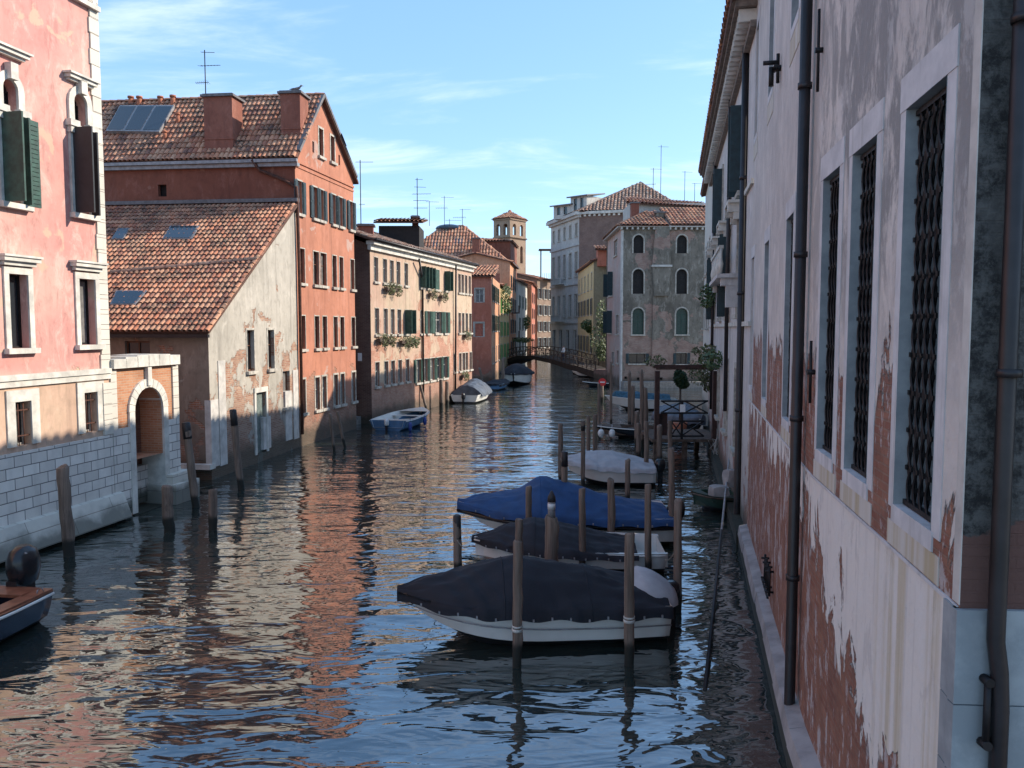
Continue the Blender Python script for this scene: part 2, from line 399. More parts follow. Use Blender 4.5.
    h = n.math('ADD', h, n.math('MULTIPLY', w(3.2, .55, 1.4, 2, .6, .1), .15))
    bmp = n.bump(h, 1.0, .085)
    n.b.inputs['IOR'].default_value = 1.33
    n.done((.022,.030,.026,1), .3, bmp, spec=0)
    # choppy surface: reflection strengthened past the flat-water curve to brighten the water
    fr = n.N.new('ShaderNodeFresnel'); fr.inputs['IOR'].default_value = 1.33; n.link(bmp, fr.inputs['Normal'])
    fac = n.math('POWER', fr.outputs[0], .50)
    gl = n.N.new('ShaderNodeBsdfGlossy'); gl.inputs['Roughness'].default_value = .03; gl.inputs['Color'].default_value = (.96,.98,1,1); n.link(bmp, gl.inputs['Normal'])
    ms = n.N.new('ShaderNodeMixShader'); n.link(fac, ms.inputs[0]); n.link(n.b.outputs[0], ms.inputs[1]); n.link(gl.outputs[0], ms.inputs[2])
    n.link(ms.outputs[0], n.N['Material Output'].inputs[0]); M['water'] = n.m
def world():
    w = bpy.data.worlds.new('World'); S.world = w; w.use_nodes = True
    t = w.node_tree; N = t.nodes; L = t.links; bg = N['Background']
    sky = N.new('ShaderNodeTexSky'); sky.sky_type = 'NISHITA'; sky.sun_disc = False
    sky.sun_elevation = SUN_EL; sky.sun_rotation = SUN_ROT
    sky.air_density = 1.0; sky.dust_density = .25; sky.ozone_density = 1.6
    tc = N.new('ShaderNodeTexCoord')
    # thin cirrus: project the view ray onto a high plane
    sp = N.new('ShaderNodeSeparateXYZ'); L.new(tc.outputs['Generated'], sp.inputs[0])
    zz = N.new('ShaderNodeMath'); zz.operation = 'ADD'; L.new(sp.outputs[2], zz.inputs[0]); zz.inputs[1].default_value = .12
    dv = N.new('ShaderNodeVectorMath'); dv.operation = 'DIVIDE'; L.new(tc.outputs['Generated'], dv.inputs[0])
    cb = N.new('ShaderNodeCombineXYZ'); [L.new(zz.outputs[0], cb.inputs[i]) for i in range(3)]
    L.new(cb.outputs[0], dv.inputs[1])
    mp = N.new('ShaderNodeMapping'); L.new(dv.outputs[0], mp.inputs[0]); mp.inputs['Scale'].default_value = (1.1, 2.6, 0)
    mp.inputs['Rotation'].default_value = (0, 0, .25); mp.inputs['Location'].default_value = CLOUD_OFF
    ns = N.new('ShaderNodeTexNoise'); L.new(mp.outputs[0], ns.inputs['Vector'])
    ns.inputs['Scale'].default_value = .9; ns.inputs['Detail'].default_value = 9; ns.inputs['Roughness'].default_value = .6; ns.inputs['Distortion'].default_value = .5
    mr = N.new('ShaderNodeMapRange'); mr.interpolation_type = 'SMOOTHSTEP'; L.new(ns.outputs[0], mr.inputs[0])
    mr.inputs[1].default_value = .47; mr.inputs[2].default_value = .75; mr.inputs[4].default_value = .5
    mx = N.new('ShaderNodeMix'); mx.data_type = 'RGBA'; L.new(mr.outputs[0], mx.inputs[0])
    flat = N.new('ShaderNodeMix'); flat.data_type = 'RGBA'; flat.inputs[0].default_value = .50
    L.new(sky.outputs[0], flat.inputs[6]); flat.inputs[7].default_value = (.95, 2.1, 3.95, 1)
    L.new(flat.outputs[2], mx.inputs[6]); mx.inputs[7].default_value = (4.6, 5.0, 5.4, 1)
    L.new(mx.outputs[2], bg.inputs[0]); bg.inputs[1].default_value = SKY_STR
    ld = bpy.data.lights.new('sun', 'SUN'); ld.energy = SUN_STR; ld.angle = math.radians(.5); ld.color = (1, .90, .76)
    lo = bpy.data.objects.new('sun', ld); COL.objects.link(lo)
    d = Vector((math.sin(SUN_AZ)*math.cos(SUN_EL), math.cos(SUN_AZ)*math.cos(SUN_EL), math.sin(SUN_EL)))  # towards the sun
    lo.rotation_euler = d.to_track_quat('Z', 'Y').to_euler(); lo.location = (20, 10, 40)
def camera():
    cd = bpy.data.cameras.new('camera'); co = bpy.data.objects.new('camera', cd); COL.objects.link(co)
    cd.sensor_width = 36; cd.lens = 36*FPX/1024; cd.clip_end = 3000; cd.clip_start = .05
    co.location = CAM; co.rotation_euler = (math.pi/2 - PITCH, 0, 0); S.camera = co
SUN_AZ = math.radians(76)      # compass from +Y towards +X
SUN_EL = math.radians(30.5)
SUN_ROT = SUN_AZ   # nishita: rotation measured from +Y towards +X
SUN_STR = 3.4; SKY_STR = .15
CLOUD_OFF = (3.1, 1.7, 0)
class Fac:
    """a vertical facade plane from P0 (near) to P1; side +1 when the outside is to the right of P0->P1"""
    def __init__(s, P0, P1, side=1):
        s.o = Vector((P0[0], P0[1], 0)); d = Vector((P1[0]-P0[0], P1[1]-P0[1], 0)); s.L = d.length
        s.t = d.normalized(); s.n = Vector((s.t.y, -s.t.x, 0)) * side; s.side = side
    def pt(s, u, z, out=0.0): return s.o + s.t*u + s.n*out + Vector((0, 0, z))
    def uz(s, px, py):
        p = hitp(px, py, s.o, s.n) - s.o
        return p.dot(s.t), p.z
    def rect(s, x0, y0, x1, y1):
        ym = (y0+y1)/2; a = s.uz(x0, ym)[0]; b = s.uz(x1, ym)[0]
        xm = (x0+x1)/2; z1 = s.uz(xm, y0)[1]; z0 = s.uz(xm, y1)[1]
        return (min(a, b), max(a, b), z0, z1)
    def box(s, bm, u0, u1, z0, z1, o0, o1, mi=0):
        P = [s.pt(u, z, o) for z in (z0, z1) for (u, o) in ((u0,o0),(u1,o0),(u1,o1),(u0,o1))]
        if s.side > 0: P = [P[i] for i in (3,2,1,0,7,6,5,4)]
        hexa(bm, P, mi)
def fquad(bm, F, pts, mi=0):
    """pts (u,z,out) in order counter-clockwise seen from outside for side=-1"""
    P = [F.pt(*p) for p in pts]
    if F.side > 0: P = P[::-1]
    return poly(bm, P, mi)
ARCN = 8
def arch_pts(u0, u1, zs, n=ARCN):
    c = (u0+u1)/2; r = (u1-u0)/2
    return [(c - r*math.cos(math.pi*k/n), zs + r*math.sin(math.pi*k/n)) for k in range(n+1)]
def wall_grid(bm, F, u0, u1, z0, z1, ops, depth=.25, cut=None):
    """rectangular wall with real openings; ops: (u0,u1,z0,z1,arched)"""
    us = sorted(set([u0, u1] + [v for o in ops for v in (o[0], o[1]) if u0 < v < u1]))
    zs = sorted(set([z0, z1] + [v for o in ops for v in (o[2], o[3]) if z0 < v < z1]))
    verts = {}
    def V(u, z):
        k = (round(u, 4), round(z, 4))
        if k not in verts: verts[k] = bm.verts.new(F.pt(u, z))
        return verts[k]
    for i in range(len(us)-1):
        for j in range(len(zs)-1):
            um, zm = (us[i]+us[i+1])/2, (zs[j]+zs[j+1])/2
            if any(o[0] < um < o[1] and o[2] < zm < o[3] for o in ops): continue
            vs = [V(us[i], zs[j]), V(us[i+1], zs[j]), V(us[i+1], zs[j+1]), V(us[i], zs[j+1])]
            bm.faces.new(vs if F.side > 0 else vs[::-1])
    if cut:
        for (p, nrm) in cut:   # remove what lies on the side the normal points to
            bmesh.ops.bisect_plane(bm, geom=bm.verts[:]+bm.edges[:]+bm.faces[:], plane_co=p, plane_no=nrm, clear_outer=True)
    for o in ops:
        a, b, c, d = o[:4]; arched = len(o) > 4 and o[4]
        if arched:
            r = (b-a)/2; zsr = d - r; A = arch_pts(a, b, zsr); h = ARCN//2
            for k in range(h):
                fquad(bm, F, [(a, d, 0), (A[k+1][0], A[k+1][1], 0), (A[k][0], A[k][1], 0)][::-1] if False else [(A[k][0], A[k][1], 0), (A[k+1][0], A[k+1][1], 0), (a, d, 0)])
            for k in range(h, ARCN):
                fquad(bm, F, [(A[k][0], A[k][1], 0), (A[k+1][0], A[k+1][1], 0), (b, d, 0)])
            loop = [(a, c)] + A + [(b, c)]
        else: loop = [(a, c), (a, d), (b, d), (b, c)]
        for k in range(len(loop)):
            p, q = loop[k], loop[(k+1) % len(loop)]
            if (Vector(p)-Vector(q)).length < 1e-5: continue
            P = [F.pt(p[0], p[1], 0), F.pt(q[0], q[1], 0), F.pt(q[0], q[1], -depth), F.pt(p[0], p[1], -depth)]
            f = poly(bm, P)
            ctr = Vector(((a+b)/2, (c+d)/2)); mid = (Vector(p)+Vector(q))/2
            inward = (F.pt(ctr.x, ctr.y) - F.pt(mid.x, mid.y))
            f.normal_update()
            if f.normal.dot(inward) < 0: f.normal_flip()
def pane_poly(F, o, depth, arched):
    a, b, c, d = o[:4]
    if arched:
        return [(a, c)] + arch_pts(a, b, d-(b-a)/2) + [(b, c)]
    return [(a, c), (a, d), (b, d), (b, c)]
TRIM = ['stone']
def window(F, o, B, depth=.22, frame=.10, fout=.03, fmat=None, glass='glass', wood='woodframe', sill=True,
           sillmat=None, shutters=None, shmat='green', arched=False, mull=True, lintel=False, label=None, shw=None, sidef=True, grille=False, boxed=False):
    """a window as a part: outer frame mesh named window; pane, shutters and sill as sub-parts"""
    fmat = fmat or TRIM[0]; sillmat = sillmat or TRIM[0]
    a, b, c, d = o[:4]; w = b-a; h = d-c
    if glass == 'glass' and not arched and random.random() < .28: glass = 'curtain'
    fb = BM()
    if frame > 0:
        if arched:
            r = w/2; zs = d-r; A = arch_pts(a, b, zs); ro = r+frame; cx = (a+b)/2
            Bp = [(cx - ro*math.cos(math.pi*k/ARCN), zs + ro*math.sin(math.pi*k/ARCN)) for k in range(ARCN+1)]
            for k in range(ARCN):
                for (P4) in ([(A[k], fout), (A[k+1], fout), (Bp[k+1], fout), (Bp[k], fout)], [(Bp[k], fout), (Bp[k+1], fout), (Bp[k+1], -.0), (Bp[k], -.0)],
                             [(A[k], -.02), (A[k+1], -.02), (A[k+1], fout), (A[k], fout)]):
                    poly(fb, [F.pt(p[0], p[1], q) for p, q in P4])
            F.box(fb, a-frame, a, c, zs, -.02, fout); F.box(fb, b, b+frame, c, zs, -.02, fout)
        else:
            if sidef:
                F.box(fb, a-frame, a-.002, c, d, -.02, fout); F.box(fb, b+.002, b+frame, c, d, -.02, fout)
            F.box(fb, a-frame, b+frame, d+.001, d+frame*1.1, -.02, fout+.004)
    # wooden casement set back in the reveal
    t = min(.06, w*.09); zi = -depth+.05
    wi = 1
    top = d - (w/2 if arched else 0)
    F.box(fb, a+.003, a+t, c, top, zi-.03, zi+.03, wi); F.box(fb, b-t, b-.003, c, top, zi-.03, zi+.03, wi)
    F.box(fb, a+t, b-t, top-t, top-.003, zi-.03, zi+.03, wi); F.box(fb, a+t, b-t, c+.003, c+t, zi-.03, zi+.03, wi)
    if mull:
        F.box(fb, (a+b)/2-t*.45, (a+b)/2+t*.45, c+t, top-t, zi-.025, zi+.03, wi)
    if mull and h > 1.2:
        zz = c + (top-c)*.62
        F.box(fb, a+t, (a+b)/2-t*.46, zz-t*.3, zz+t*.3, zi-.02, zi+.022, wi); F.box(fb, (a+b)/2+t*.46, b-t, zz-t*.3, zz+t*.3, zi-.02, zi+.022, wi)
    fix(fb)
    W = obj('window', fb, [M[fmat], M[wood]], B)
    if label: W['label'] = label
    pb = BM(); poly(pb, [F.pt(u, z, -depth+.04) for (u, z) in pane_poly(F, o, depth, arched)])
    obj('pane', pb, M[glass], W)
    if sill:
        sb = BM(); F.box(sb, a-frame-.05, b+frame+.05, c-.13, c-.002, -.05, fout+.10); fix(sb)
        obj('sill', sb, M[sillmat], W)
    if shutters:
        sw = shw or w/2
        for side in (0, 1):
            if side == 0 and shutters == 'R': continue
            if side == 1 and shutters == 'L': continue
            sb = BM(); ue = a if side == 0 else b; dr = -1 if side == 0 else 1
            if shutters == 'perp':      # standing open at right angles to the wall
                F.box(sb, ue-.025+dr*.03, ue+.025+dr*.03, c, d, .03, .03+sw)
            elif shutters == 'closed':
                u_0, u_1 = ((a, (a+b)/2-.01) if side == 0 else ((a+b)/2+.01, b))
                F.box(sb, u_0+.01, u_1-.01, c+.02, d-.02, -.06, -.02)
            else:
                u_0, u_1 = sorted((ue+dr*.02, ue+dr*(sw+.02)))
                F.box(sb, u_0, u_1, c, d, fout+.005, fout+.045)
                if h > 1 and sw > .25:
                    F.box(sb, u_0+.05, u_1-.05, c+.08, c+h*.48, fout+.047, fout+.06); F.box(sb, u_0+.05, u_1-.05, c+h*.53, d-.08, fout+.047, fout+.06)
            fix(sb); obj('shutter', sb, M[shmat], W)
    if grille:
        gb = BM(); k = max(3, int(w/.14))
        for i in range(1, k):
            u = a + w*i/k; tube(gb, [F.pt(u, c, -.06), F.pt(u, d, -.06)], .014, 5)
        for z in (c+h*.22, c+h*.8): bar(gb, F.pt(a, z, -.06), F.pt(b, z, -.06), .03)
        obj('grille', gb, M['rustpipe'], W)
    return W
def slab(bm, pts, th, n=None):
    """a thin solid under a 3-D polygon"""
    pts = [Vector(p) for p in pts]
    nn = (pts[1]-pts[0]).cross(pts[2]-pts[0]).normalized()
    if nn.z < 0: nn = -nn
    lo = [p - nn*th for p in pts]
    poly(bm, pts); poly(bm, lo[::-1])
    for i in range(len(pts)):
        j = (i+1) % len(pts); poly(bm, [pts[i], lo[i], lo[j], pts[j]])
    fix(bm)
def inpoly(x, y, P):
    c = False; n = len(P)
    for i in range(n):
        x1, y1 = P[i]; x2, y2 = P[(i+1) % n]
        if (y1 > y) != (y2 > y) and x < (x2-x1)*(y-y1)/(y2-y1)+x1: c = not c
    return c
def tile_roof(name, B, pts, mat='tile', s=.22, r=.40, holes=(), th=.10, amp=1.0):
    """pts: 3-D roof polygon, first edge = eave. Bed slab + barrel tiles as one part"""
    pts = [Vector(p) for p in pts]
    e = (pts[1]-pts[0]).normalized(); nn = e.cross(pts[2]-pts[0]).normalized()
    if nn.z < 0: nn = -nn
    up = nn.cross(e)
    if up.z < 0: up = -up
    o = pts[0]; P2 = [((p-o).dot(e), (p-o).dot(up)) for p in pts]
    bm = BM(); uvl = bm.loops.layers.uv.verify()
    slab(bm, pts, th)
    for f in bm.faces: f.material_index = 1
    xs = [p[0] for p in P2]; ys = [p[1] for p in P2]
    seg = 4; rr = s*.47
    nx = int((max(xs)-min(xs))/s)+1; ny = int((max(ys)-min(ys))/r)+1
    for i in range(nx):
        cx = min(xs)+(i+.5)*s
        for j in range(ny):
            cy = min(ys)+j*r
            if not inpoly(cx, cy+r*.5, P2): continue
            if any(h[0] < cx < h[1] and h[2] < cy+r*.5 < h[3] for h in holes): continue
            jx = random.uniform(-.012, .012); jz = random.uniform(0, .012)
            prev = None
            for k in range(seg+1):
                a = math.pi*k/seg
                x = cx+jx-math.cos(a)*rr; h = math.sin(a)*rr*.8*amp
                p0 = o+e*x+up*(cy-.03)+nn*(h+.035+jz); p1 = o+e*(cx+jx-math.cos(a)*rr*.86)+up*(cy+r)+nn*(h*.86+.008)
                cur = (bm.verts.new(p0), bm.verts.new(p1))
                if prev:
                    f = bm.faces.new((prev[0], cur[0], cur[1], prev[1])); f.smooth = True
                    for l in f.loops: l[uvl].uv = (i+.5, j+.5)
                prev = cur
            # channel tile between the ridges
            q = [o+e*(cx+s*.5-s*.3)+up*(cy-.03)+nn*.022, o+e*(cx+s*.5+s*.3)+up*(cy-.03)+nn*.022,
                 o+e*(cx+s*.5+s*.3)+up*(cy+r)+nn*.004, o+e*(cx+s*.5-s*.3)+up*(cy+r)+nn*.004]
            if inpoly(cx+s*.5, cy+r*.5, P2):
                f = poly(bm, q)
                for l in f.loops: l[uvl].uv = (i+.5+500, j+.5)
    return obj(name, bm, [M[mat], M['roofbed']], B, uv=False)
def ridge(B, a, b, rad=.13, mat='tile', name='ridge_tiles'):
    a, b = Vector(a), Vector(b); n = max(2, int((b-a).length/.42)); bm = BM(); uvl = bm.loops.layers.uv.verify()
    d = (b-a).normalized(); s = d.cross(Vector((0,0,1))).normalized(); u = s.cross(d)
    for i in range(n):
        p = a+(b-a)*(i/n)-d*.02; q = a+(b-a)*((i+1)/n)+d*.02; prev = None
        for k in range(6):
            an = math.pi*k/5
            c0 = bm.verts.new(p+s*math.cos(an)*rad+u*(math.sin(an)*rad*.8+.01)); c1 = bm.verts.new(q+s*math.cos(an)*rad*.86+u*math.sin(an)*rad*.7)
            if prev:
                f = bm.faces.new((prev[0], c0, c1, prev[1])); f.smooth = True
                for l in f.loops: l[uvl].uv = (i+.5, 77.5)
            prev = (c0, c1)
    return obj(name, bm, M[mat], B, uv=False)
def antenna(px, ybase, ytop, Y, label, kind=0, yagis=((.95, .8, 0),), base=None):
    p = AY(px, ybase, Y) if base is None else base; top = AY(px, ytop, Y).z
    A = thing('tv_antenna', p, label, 'antenna', 'television aerials on the rooftops')
    bm = BM(); tube(bm, [p, (p.x, p.y, top)], .028, 6); obj('mast', bm, M['iron'], A)
    H = top-p.z
    for (fr, ln, rz) in yagis:
        z = p.z+H*fr; d = Vector((math.cos(rz), math.sin(rz), 0)); s = Vector((-d.y, d.x, 0))
        bm = BM(); c = Vector((p.x, p.y, z))
        tube(bm, [c-d*ln*.3, c+d*ln*.9], .014, 5)
        for k in range(7):
            q = c+d*ln*(-.28+1.12*k/6); l = ln*(.30-.02*k)
            tube(bm, [q-s*l-Vector((0,0,l*.25)), q+s*l+Vector((0,0,l*.25))], .009, 4)
        obj('aerial', bm, M['iron'], A)
    return A
def leaves(name, B, blobs, mat='leaf', size=.09, n=300, seed=1, loc=None):
    """leaf-sized faces through ellipsoids (cx,cy,cz,rx,ry,rz)"""
    rnd = random.Random(seed); bm = BM()
    for (c, r) in blobs:
        for i in range(n):
            while True:
                v = Vector((rnd.uniform(-1,1), rnd.uniform(-1,1), rnd.uniform(-1,1)))
                if v.length <= 1 and rnd.random() < .25+.75*v.length: break
            p = Vector(c)+Vector((v.x*r[0], v.y*r[1], v.z*r[2]))
            a = Vector((rnd.gauss(0,1), rnd.gauss(0,1), rnd.gauss(0,1))).normalized(); b = a.orthogonal().normalized()
            k = size*rnd.uniform(.6, 1.3)
            poly(bm, [p-a*k, p+b*k*.5, p+a*k, p-b*k*.5])
    o = obj(name, bm, M[mat], B, loc=loc)
    return o
LD = Vector((-.993, .115, 0))     # the direction the left-bank side walls run, away from the canal
def side_walls(B, F, ztop, depth, mat, ld=None, near=True, far=True, back=True, z0=-.6, name='side_wall', uN=0.0, zN=None, zF=None):
    ld = ld or (-F.n)
    A0 = F.pt(uN, 0); A1 = F.pt(F.L, 0); B0 = A0+ld*depth; B1 = A1+ld*depth
    bm = BM()
    def q(a, b, za, zb):
        poly(bm, [(a.x,a.y,z0),(b.x,b.y,z0),(b.x,b.y,zb),(a.x,a.y,za)])
    if near: q(A0, B0, zN or ztop, zN or ztop)
    if far: q(A1, B1, zF or ztop, zF or ztop)
    if back: q(B0, B1, ztop, ztop)
    fix(bm)
    ctr = (A0+A1+B0+B1)/4
    for f in bm.faces:
        c = f.calc_center_median(); f.normal_update()
        if f.normal.dot(Vector((c.x-ctr.x, c.y-ctr.y, 0))) < 0: f.normal_flip()
    return obj(name, bm, mat, B)
def skylight(B, pts, lift=.10, parts=1, label=None):
    """pts: 4 points on the roof, lower-left, lower-right, upper-right, upper-left"""
    p = [Vector(q) for q in pts]; n = (p[1]-p[0]).cross(p[3]-p[0]).normalized()
    if n.z < 0: n = -n
    bm = BM(); slab(bm, [q+n*lift for q in p], lift+.05); W = obj('skylight', bm, M['gutter'], B)
    if label: W['label'] = label
    for i in range(parts):
        a, b = (i+.05)/parts, (i+.93)/parts
        L = lambda t, s: (p[0].lerp(p[1], t)).lerp(p[3].lerp(p[2], t), s)+n*(lift+.012)
        bm = BM(); poly(bm, [L(a,.05), L(b,.05), L(b,.95), L(a,.95)]); fix(bm)
        for f in bm.faces:
            if f.normal.z < 0: f.normal_flip()
        obj('pane', bm, M['skyglass'], W)
def clay_pipe(B, p, h=.9, r=.10):
    bm = BM(); tube(bm, [p, p+Vector((0,0,h))], r, 8); tube(bm, [p+Vector((0,0,h*.86)), p+Vector((0,0,h*1.02))], r*1.35, 8)
    o = obj('vent_pipe', bm, M['terracotta'], B); return o
def chimney(B, c, w, d, z0, z1, rz, mat='chimney'):
    bm = BM(); box(bm, (c.x, c.y, (z0+z1)/2), (w, d, z1-z0), rz); box(bm, (c.x, c.y, z0+(z1-z0)*.36), (w+.06, d+.06, .07), rz)
    o = obj('chimney', bm, M[mat], B)
    bm = BM(); box(bm, (c.x, c.y, z1+.055), (w+.22, d+.22, .10), rz); box(bm, (c.x, c.y, z1+.125), (w+.08, d+.08, .05), rz)
    obj('chimney_cap', bm, M['leadflash'], o)
    return o
# =========================================================== left bank
def pink_palazzo():
    q = G(70, 526, .3); t = Vector((.189, .982)); k = (2.0-q.y)/t.y
    P0 = (q.x+t.x*k, 2.0)
    F = Fac(P0, (q.x+t.x*2, q.y+t.y*2)); uR = F.uz(111, 440)[0]
    F = Fac(P0, (F.pt(uR, 0).x, F.pt(uR, 0).y))
    ZT = 16.0
    zb0, zb1 = F.uz(70, 382)[1], F.uz(70, 371.5)[1]          # white string course
    za = F.uz(60, 444)[1]                                    # top of the ashlar
    B = thing('pink_palazzo', F.pt(F.L, 0), 'pink plastered palazzo on a white stone base at the left edge', 'building')
    R = F.rect
    ops = dict(A2=R(3, 80, 18, 203), B2=R(74, 95, 87, 214), A3=R(9, 275, 28, 349), B3=R(79, 278.7, 95, 344), A4=R(15, 402, 31, 446), B4=R(84, 391.5, 97, 431.5), T=R(73,-60,90,0))
    # same windows again further left, out of the frame, at the wall's own spacing
    du = (ops['B3'][0]-ops['A3'][0])
    def sh(o, k): return (o[0]-du*k, o[1]-du*k, o[2], o[3])
    ex = [sh(ops['A3'], k) for k in (1,2,3)]+[sh(ops['A4'], k) for k in (1,2,3)]
    lv = dict(ops); allops = list(ops.values())+ex
    # level the pairs
    def lvl(a, b):
        z0 = (ops[a][2]+ops[b][2])/2; z1 = (ops[a][3]+ops[b][3])/2
        for k in (a, b): ops[k] = (ops[k][0], ops[k][1], z0*.5+ops[k][2]*.5, z1*.5+ops[k][3]*.5)
    for a, b in (('A3','B3'), ('A4','B4')): lvl(a, b)
    up = [ops['A2']+(True,), ops['B2']+(True,), ops['A3'], ops['B3'], ops['T']]+ex[:3]
    bm = BM(); wall_grid(bm, F, 0, F.L-.003, zb1, ZT, up, .3); obj('wall', bm, M['pink'], B)
    bm = BM(); wall_grid(bm, F, 0, F.L-.003, za, zb0, [ops['A4'], ops['B4']]+ex[3:], .3); obj('lower_wall', bm, M['pinkpanel'], B)
    bm = BM(); F.box(bm, 0, F.L, zb0, zb1, -.1, .07); F.box(bm, 0, F.L, zb1-.12, zb1+.02, -.09, .11); fix(bm); obj('string_course', bm, M['stone'], B)
    bm = BM(); F.box(bm, 0, F.L, .55, za, -.3, .06); fix(bm); obj('ashlar_base', bm, M['ashlar'], B)
    bm = BM()
    hexa(bm, [F.pt(u, z, o) for (u, z, o) in ((0,.12,-.3),(F.L+.25,.12,-.3),(F.L+.25,.12,.42),(0,.12,.42),(0,.95,-.3),(F.L+.25,.95,-.3),(F.L+.25,.80,.16),(0,.80,.16))]); fix(bm)
    obj('plinth', bm, M['quoin'], B)
    bm = BM(); F.box(bm, 0, F.L-.1, -1.2, .12, -.4, .10); fix(bm); obj('footing', bm, M['mud'], B)
    # quoins
    uq = F.uz(98, 60)[0]; bm = BM(); zz = zb1+.003; i = 0
    while zz < ZT:
        F.box(bm, F.L-(.30 if i % 2 else .34), F.L+.035, zz, zz+.40, -.30, .045); zz += .412; i += 1
    fix(bm); obj('quoins', bm, M['quoin'], B)
    bm = BM(); zz = za+.002
    for k in range(8):
        if zz+.3 > zb0: break
        F.box(bm, F.L-.32, F.L+.035, zz, zz+.285, -.30, .065); zz += .295
    fix(bm); obj('quoins', bm, M['quoin'], B)
    # arched second floor windows
    def arched(key, lx0, ly0, lx1, ly1, shut, lab, dark):
        o = ops[key]
        W = window(F, o, B, depth=.3, frame=.19, fout=.07, arched=True, shutters=None, mull=False, label=lab, wood='iron')
        a, b, c, d = o
        r = (b-a)/2; zs = d-(d-c)*(.26 if key == 'B2' else .25)
        for s in (-1, 1):    # impost capitals
            bm = BM()
            u = a-.10 if s < 0 else b+.10
            F.box(bm, u-.17, u+.17, zs-.10, zs+.06, .0, .17); F.box(bm, u-.12, u+.12, zs-.26, zs-.10, .0, .13); fix(bm); obj('capital', bm, M['stone'], W)
        bm = BM(); F.box(bm, (a+b)/2-.11, (a+b)/2+.11, d-.02, d+.36, .02, .20)
        fix(bm); obj('keystone', bm, M['stone'], W)
        bm = BM(); F.box(bm, a+.003, b-.003, zs-.07, zs-.002, -.25, .02); fix(bm); obj('transom', bm, M['stone'], W)
        q0 = F.uz(lx0, ly0); q1 = F.uz(lx1, ly1)
        bm = BM(); z1 = (q0[1]+q1[1])/2
        F.box(bm, a-.26, b+.26, z1-.09, z1, .0, .20); F.box(bm, a-.31, b+.31, z1, z1+.05, .0, .26); F.box(bm, a-.20, b+.20, z1-.15, z1-.09, 0, .12); fix(bm)
        obj('lintel', bm, M['stone'], W)
        for s in shut:
            bm = BM(); zt = zs-.12
            if s == 'L': F.box(bm, a-.10, a-.05, c, zt, .02, .62)
            if s == 'R':
                F.box(bm, b+.06, b+.46, c-.02, zt, .13, .18)
                for k in range(int((zt-c)/.11)): F.box(bm, b+.10, b+.42, c+.06+k*.11, c+.12+k*.11, .18, .195)
            if s == 'I': F.box(bm, b+.02, b+.07, c, zt, .02, .30)
            fix(bm); obj('shutter', bm, M[dark], W)
    arched('A2', 0, 47, 33, 62, ('L','R','I'), 'arched window with green shutters at the frame edge', 'green')
    arched('B2', 66, 74, 98, 87, ('L','I'), 'arched window with black shutters near the corner', 'black')
    for key, l0, l1 in (('A3', (2,258), (38,258)), ('B3', (72,264), (104,264))):
        o = ops[key]; W = window(F, o, B, depth=.28, frame=.15, fout=.05, mull=False, wood='iron')
        z1 = F.uz((l0[0]+l1[0])/2, l0[1])[1]; bm = BM()
        F.box(bm, o[0]-.27, o[1]+.27, z1-.10, z1, 0, .20); F.box(bm, o[0]-.20, o[1]+.20, z1-.20, z1-.10, 0, .12); F.box(bm, o[0]-.30, o[1]+.30, z1, z1+.05, 0, .24); fix(bm); obj('lintel', bm, M['stone'], W)
    for o in ex[:3]: window(F, o, B, depth=.28, frame=.15, fout=.05)
    for o in (ops['A4'], ops['B4']): window(F, o, B, depth=.28, frame=.26, fout=.04, grille=True, sill=False, mull=False, glass='inner')
    for o in ex[3:]: window(F, o, B, depth=.28, frame=.26, fout=.04, sill=False)
    window(F, ops['T'], B, depth=.28, frame=.12, fout=.05)
    side_walls(B, F, ZT, 13, M['pink'])
    e0 = F.pt(-.3, ZT, .5); e1 = F.pt(F.L+.4, ZT, .5); r0 = F.pt(-.3, ZT+2.6, -6.5); r1 = F.pt(F.L-5, ZT+2.6, -6.5); b0 = F.pt(-.3, ZT, -13.4); b1 = F.pt(F.L+.4, ZT, -13.4)
    tile_roof('roof', B, [e0, e1, r1, r0], s=.5, r=.8); tile_roof('roof', B, [e1, b1, r1], s=.5, r=.8); tile_roof('roof', B, [b1, b0, r0, r1], s=.5, r=.8)
    return F
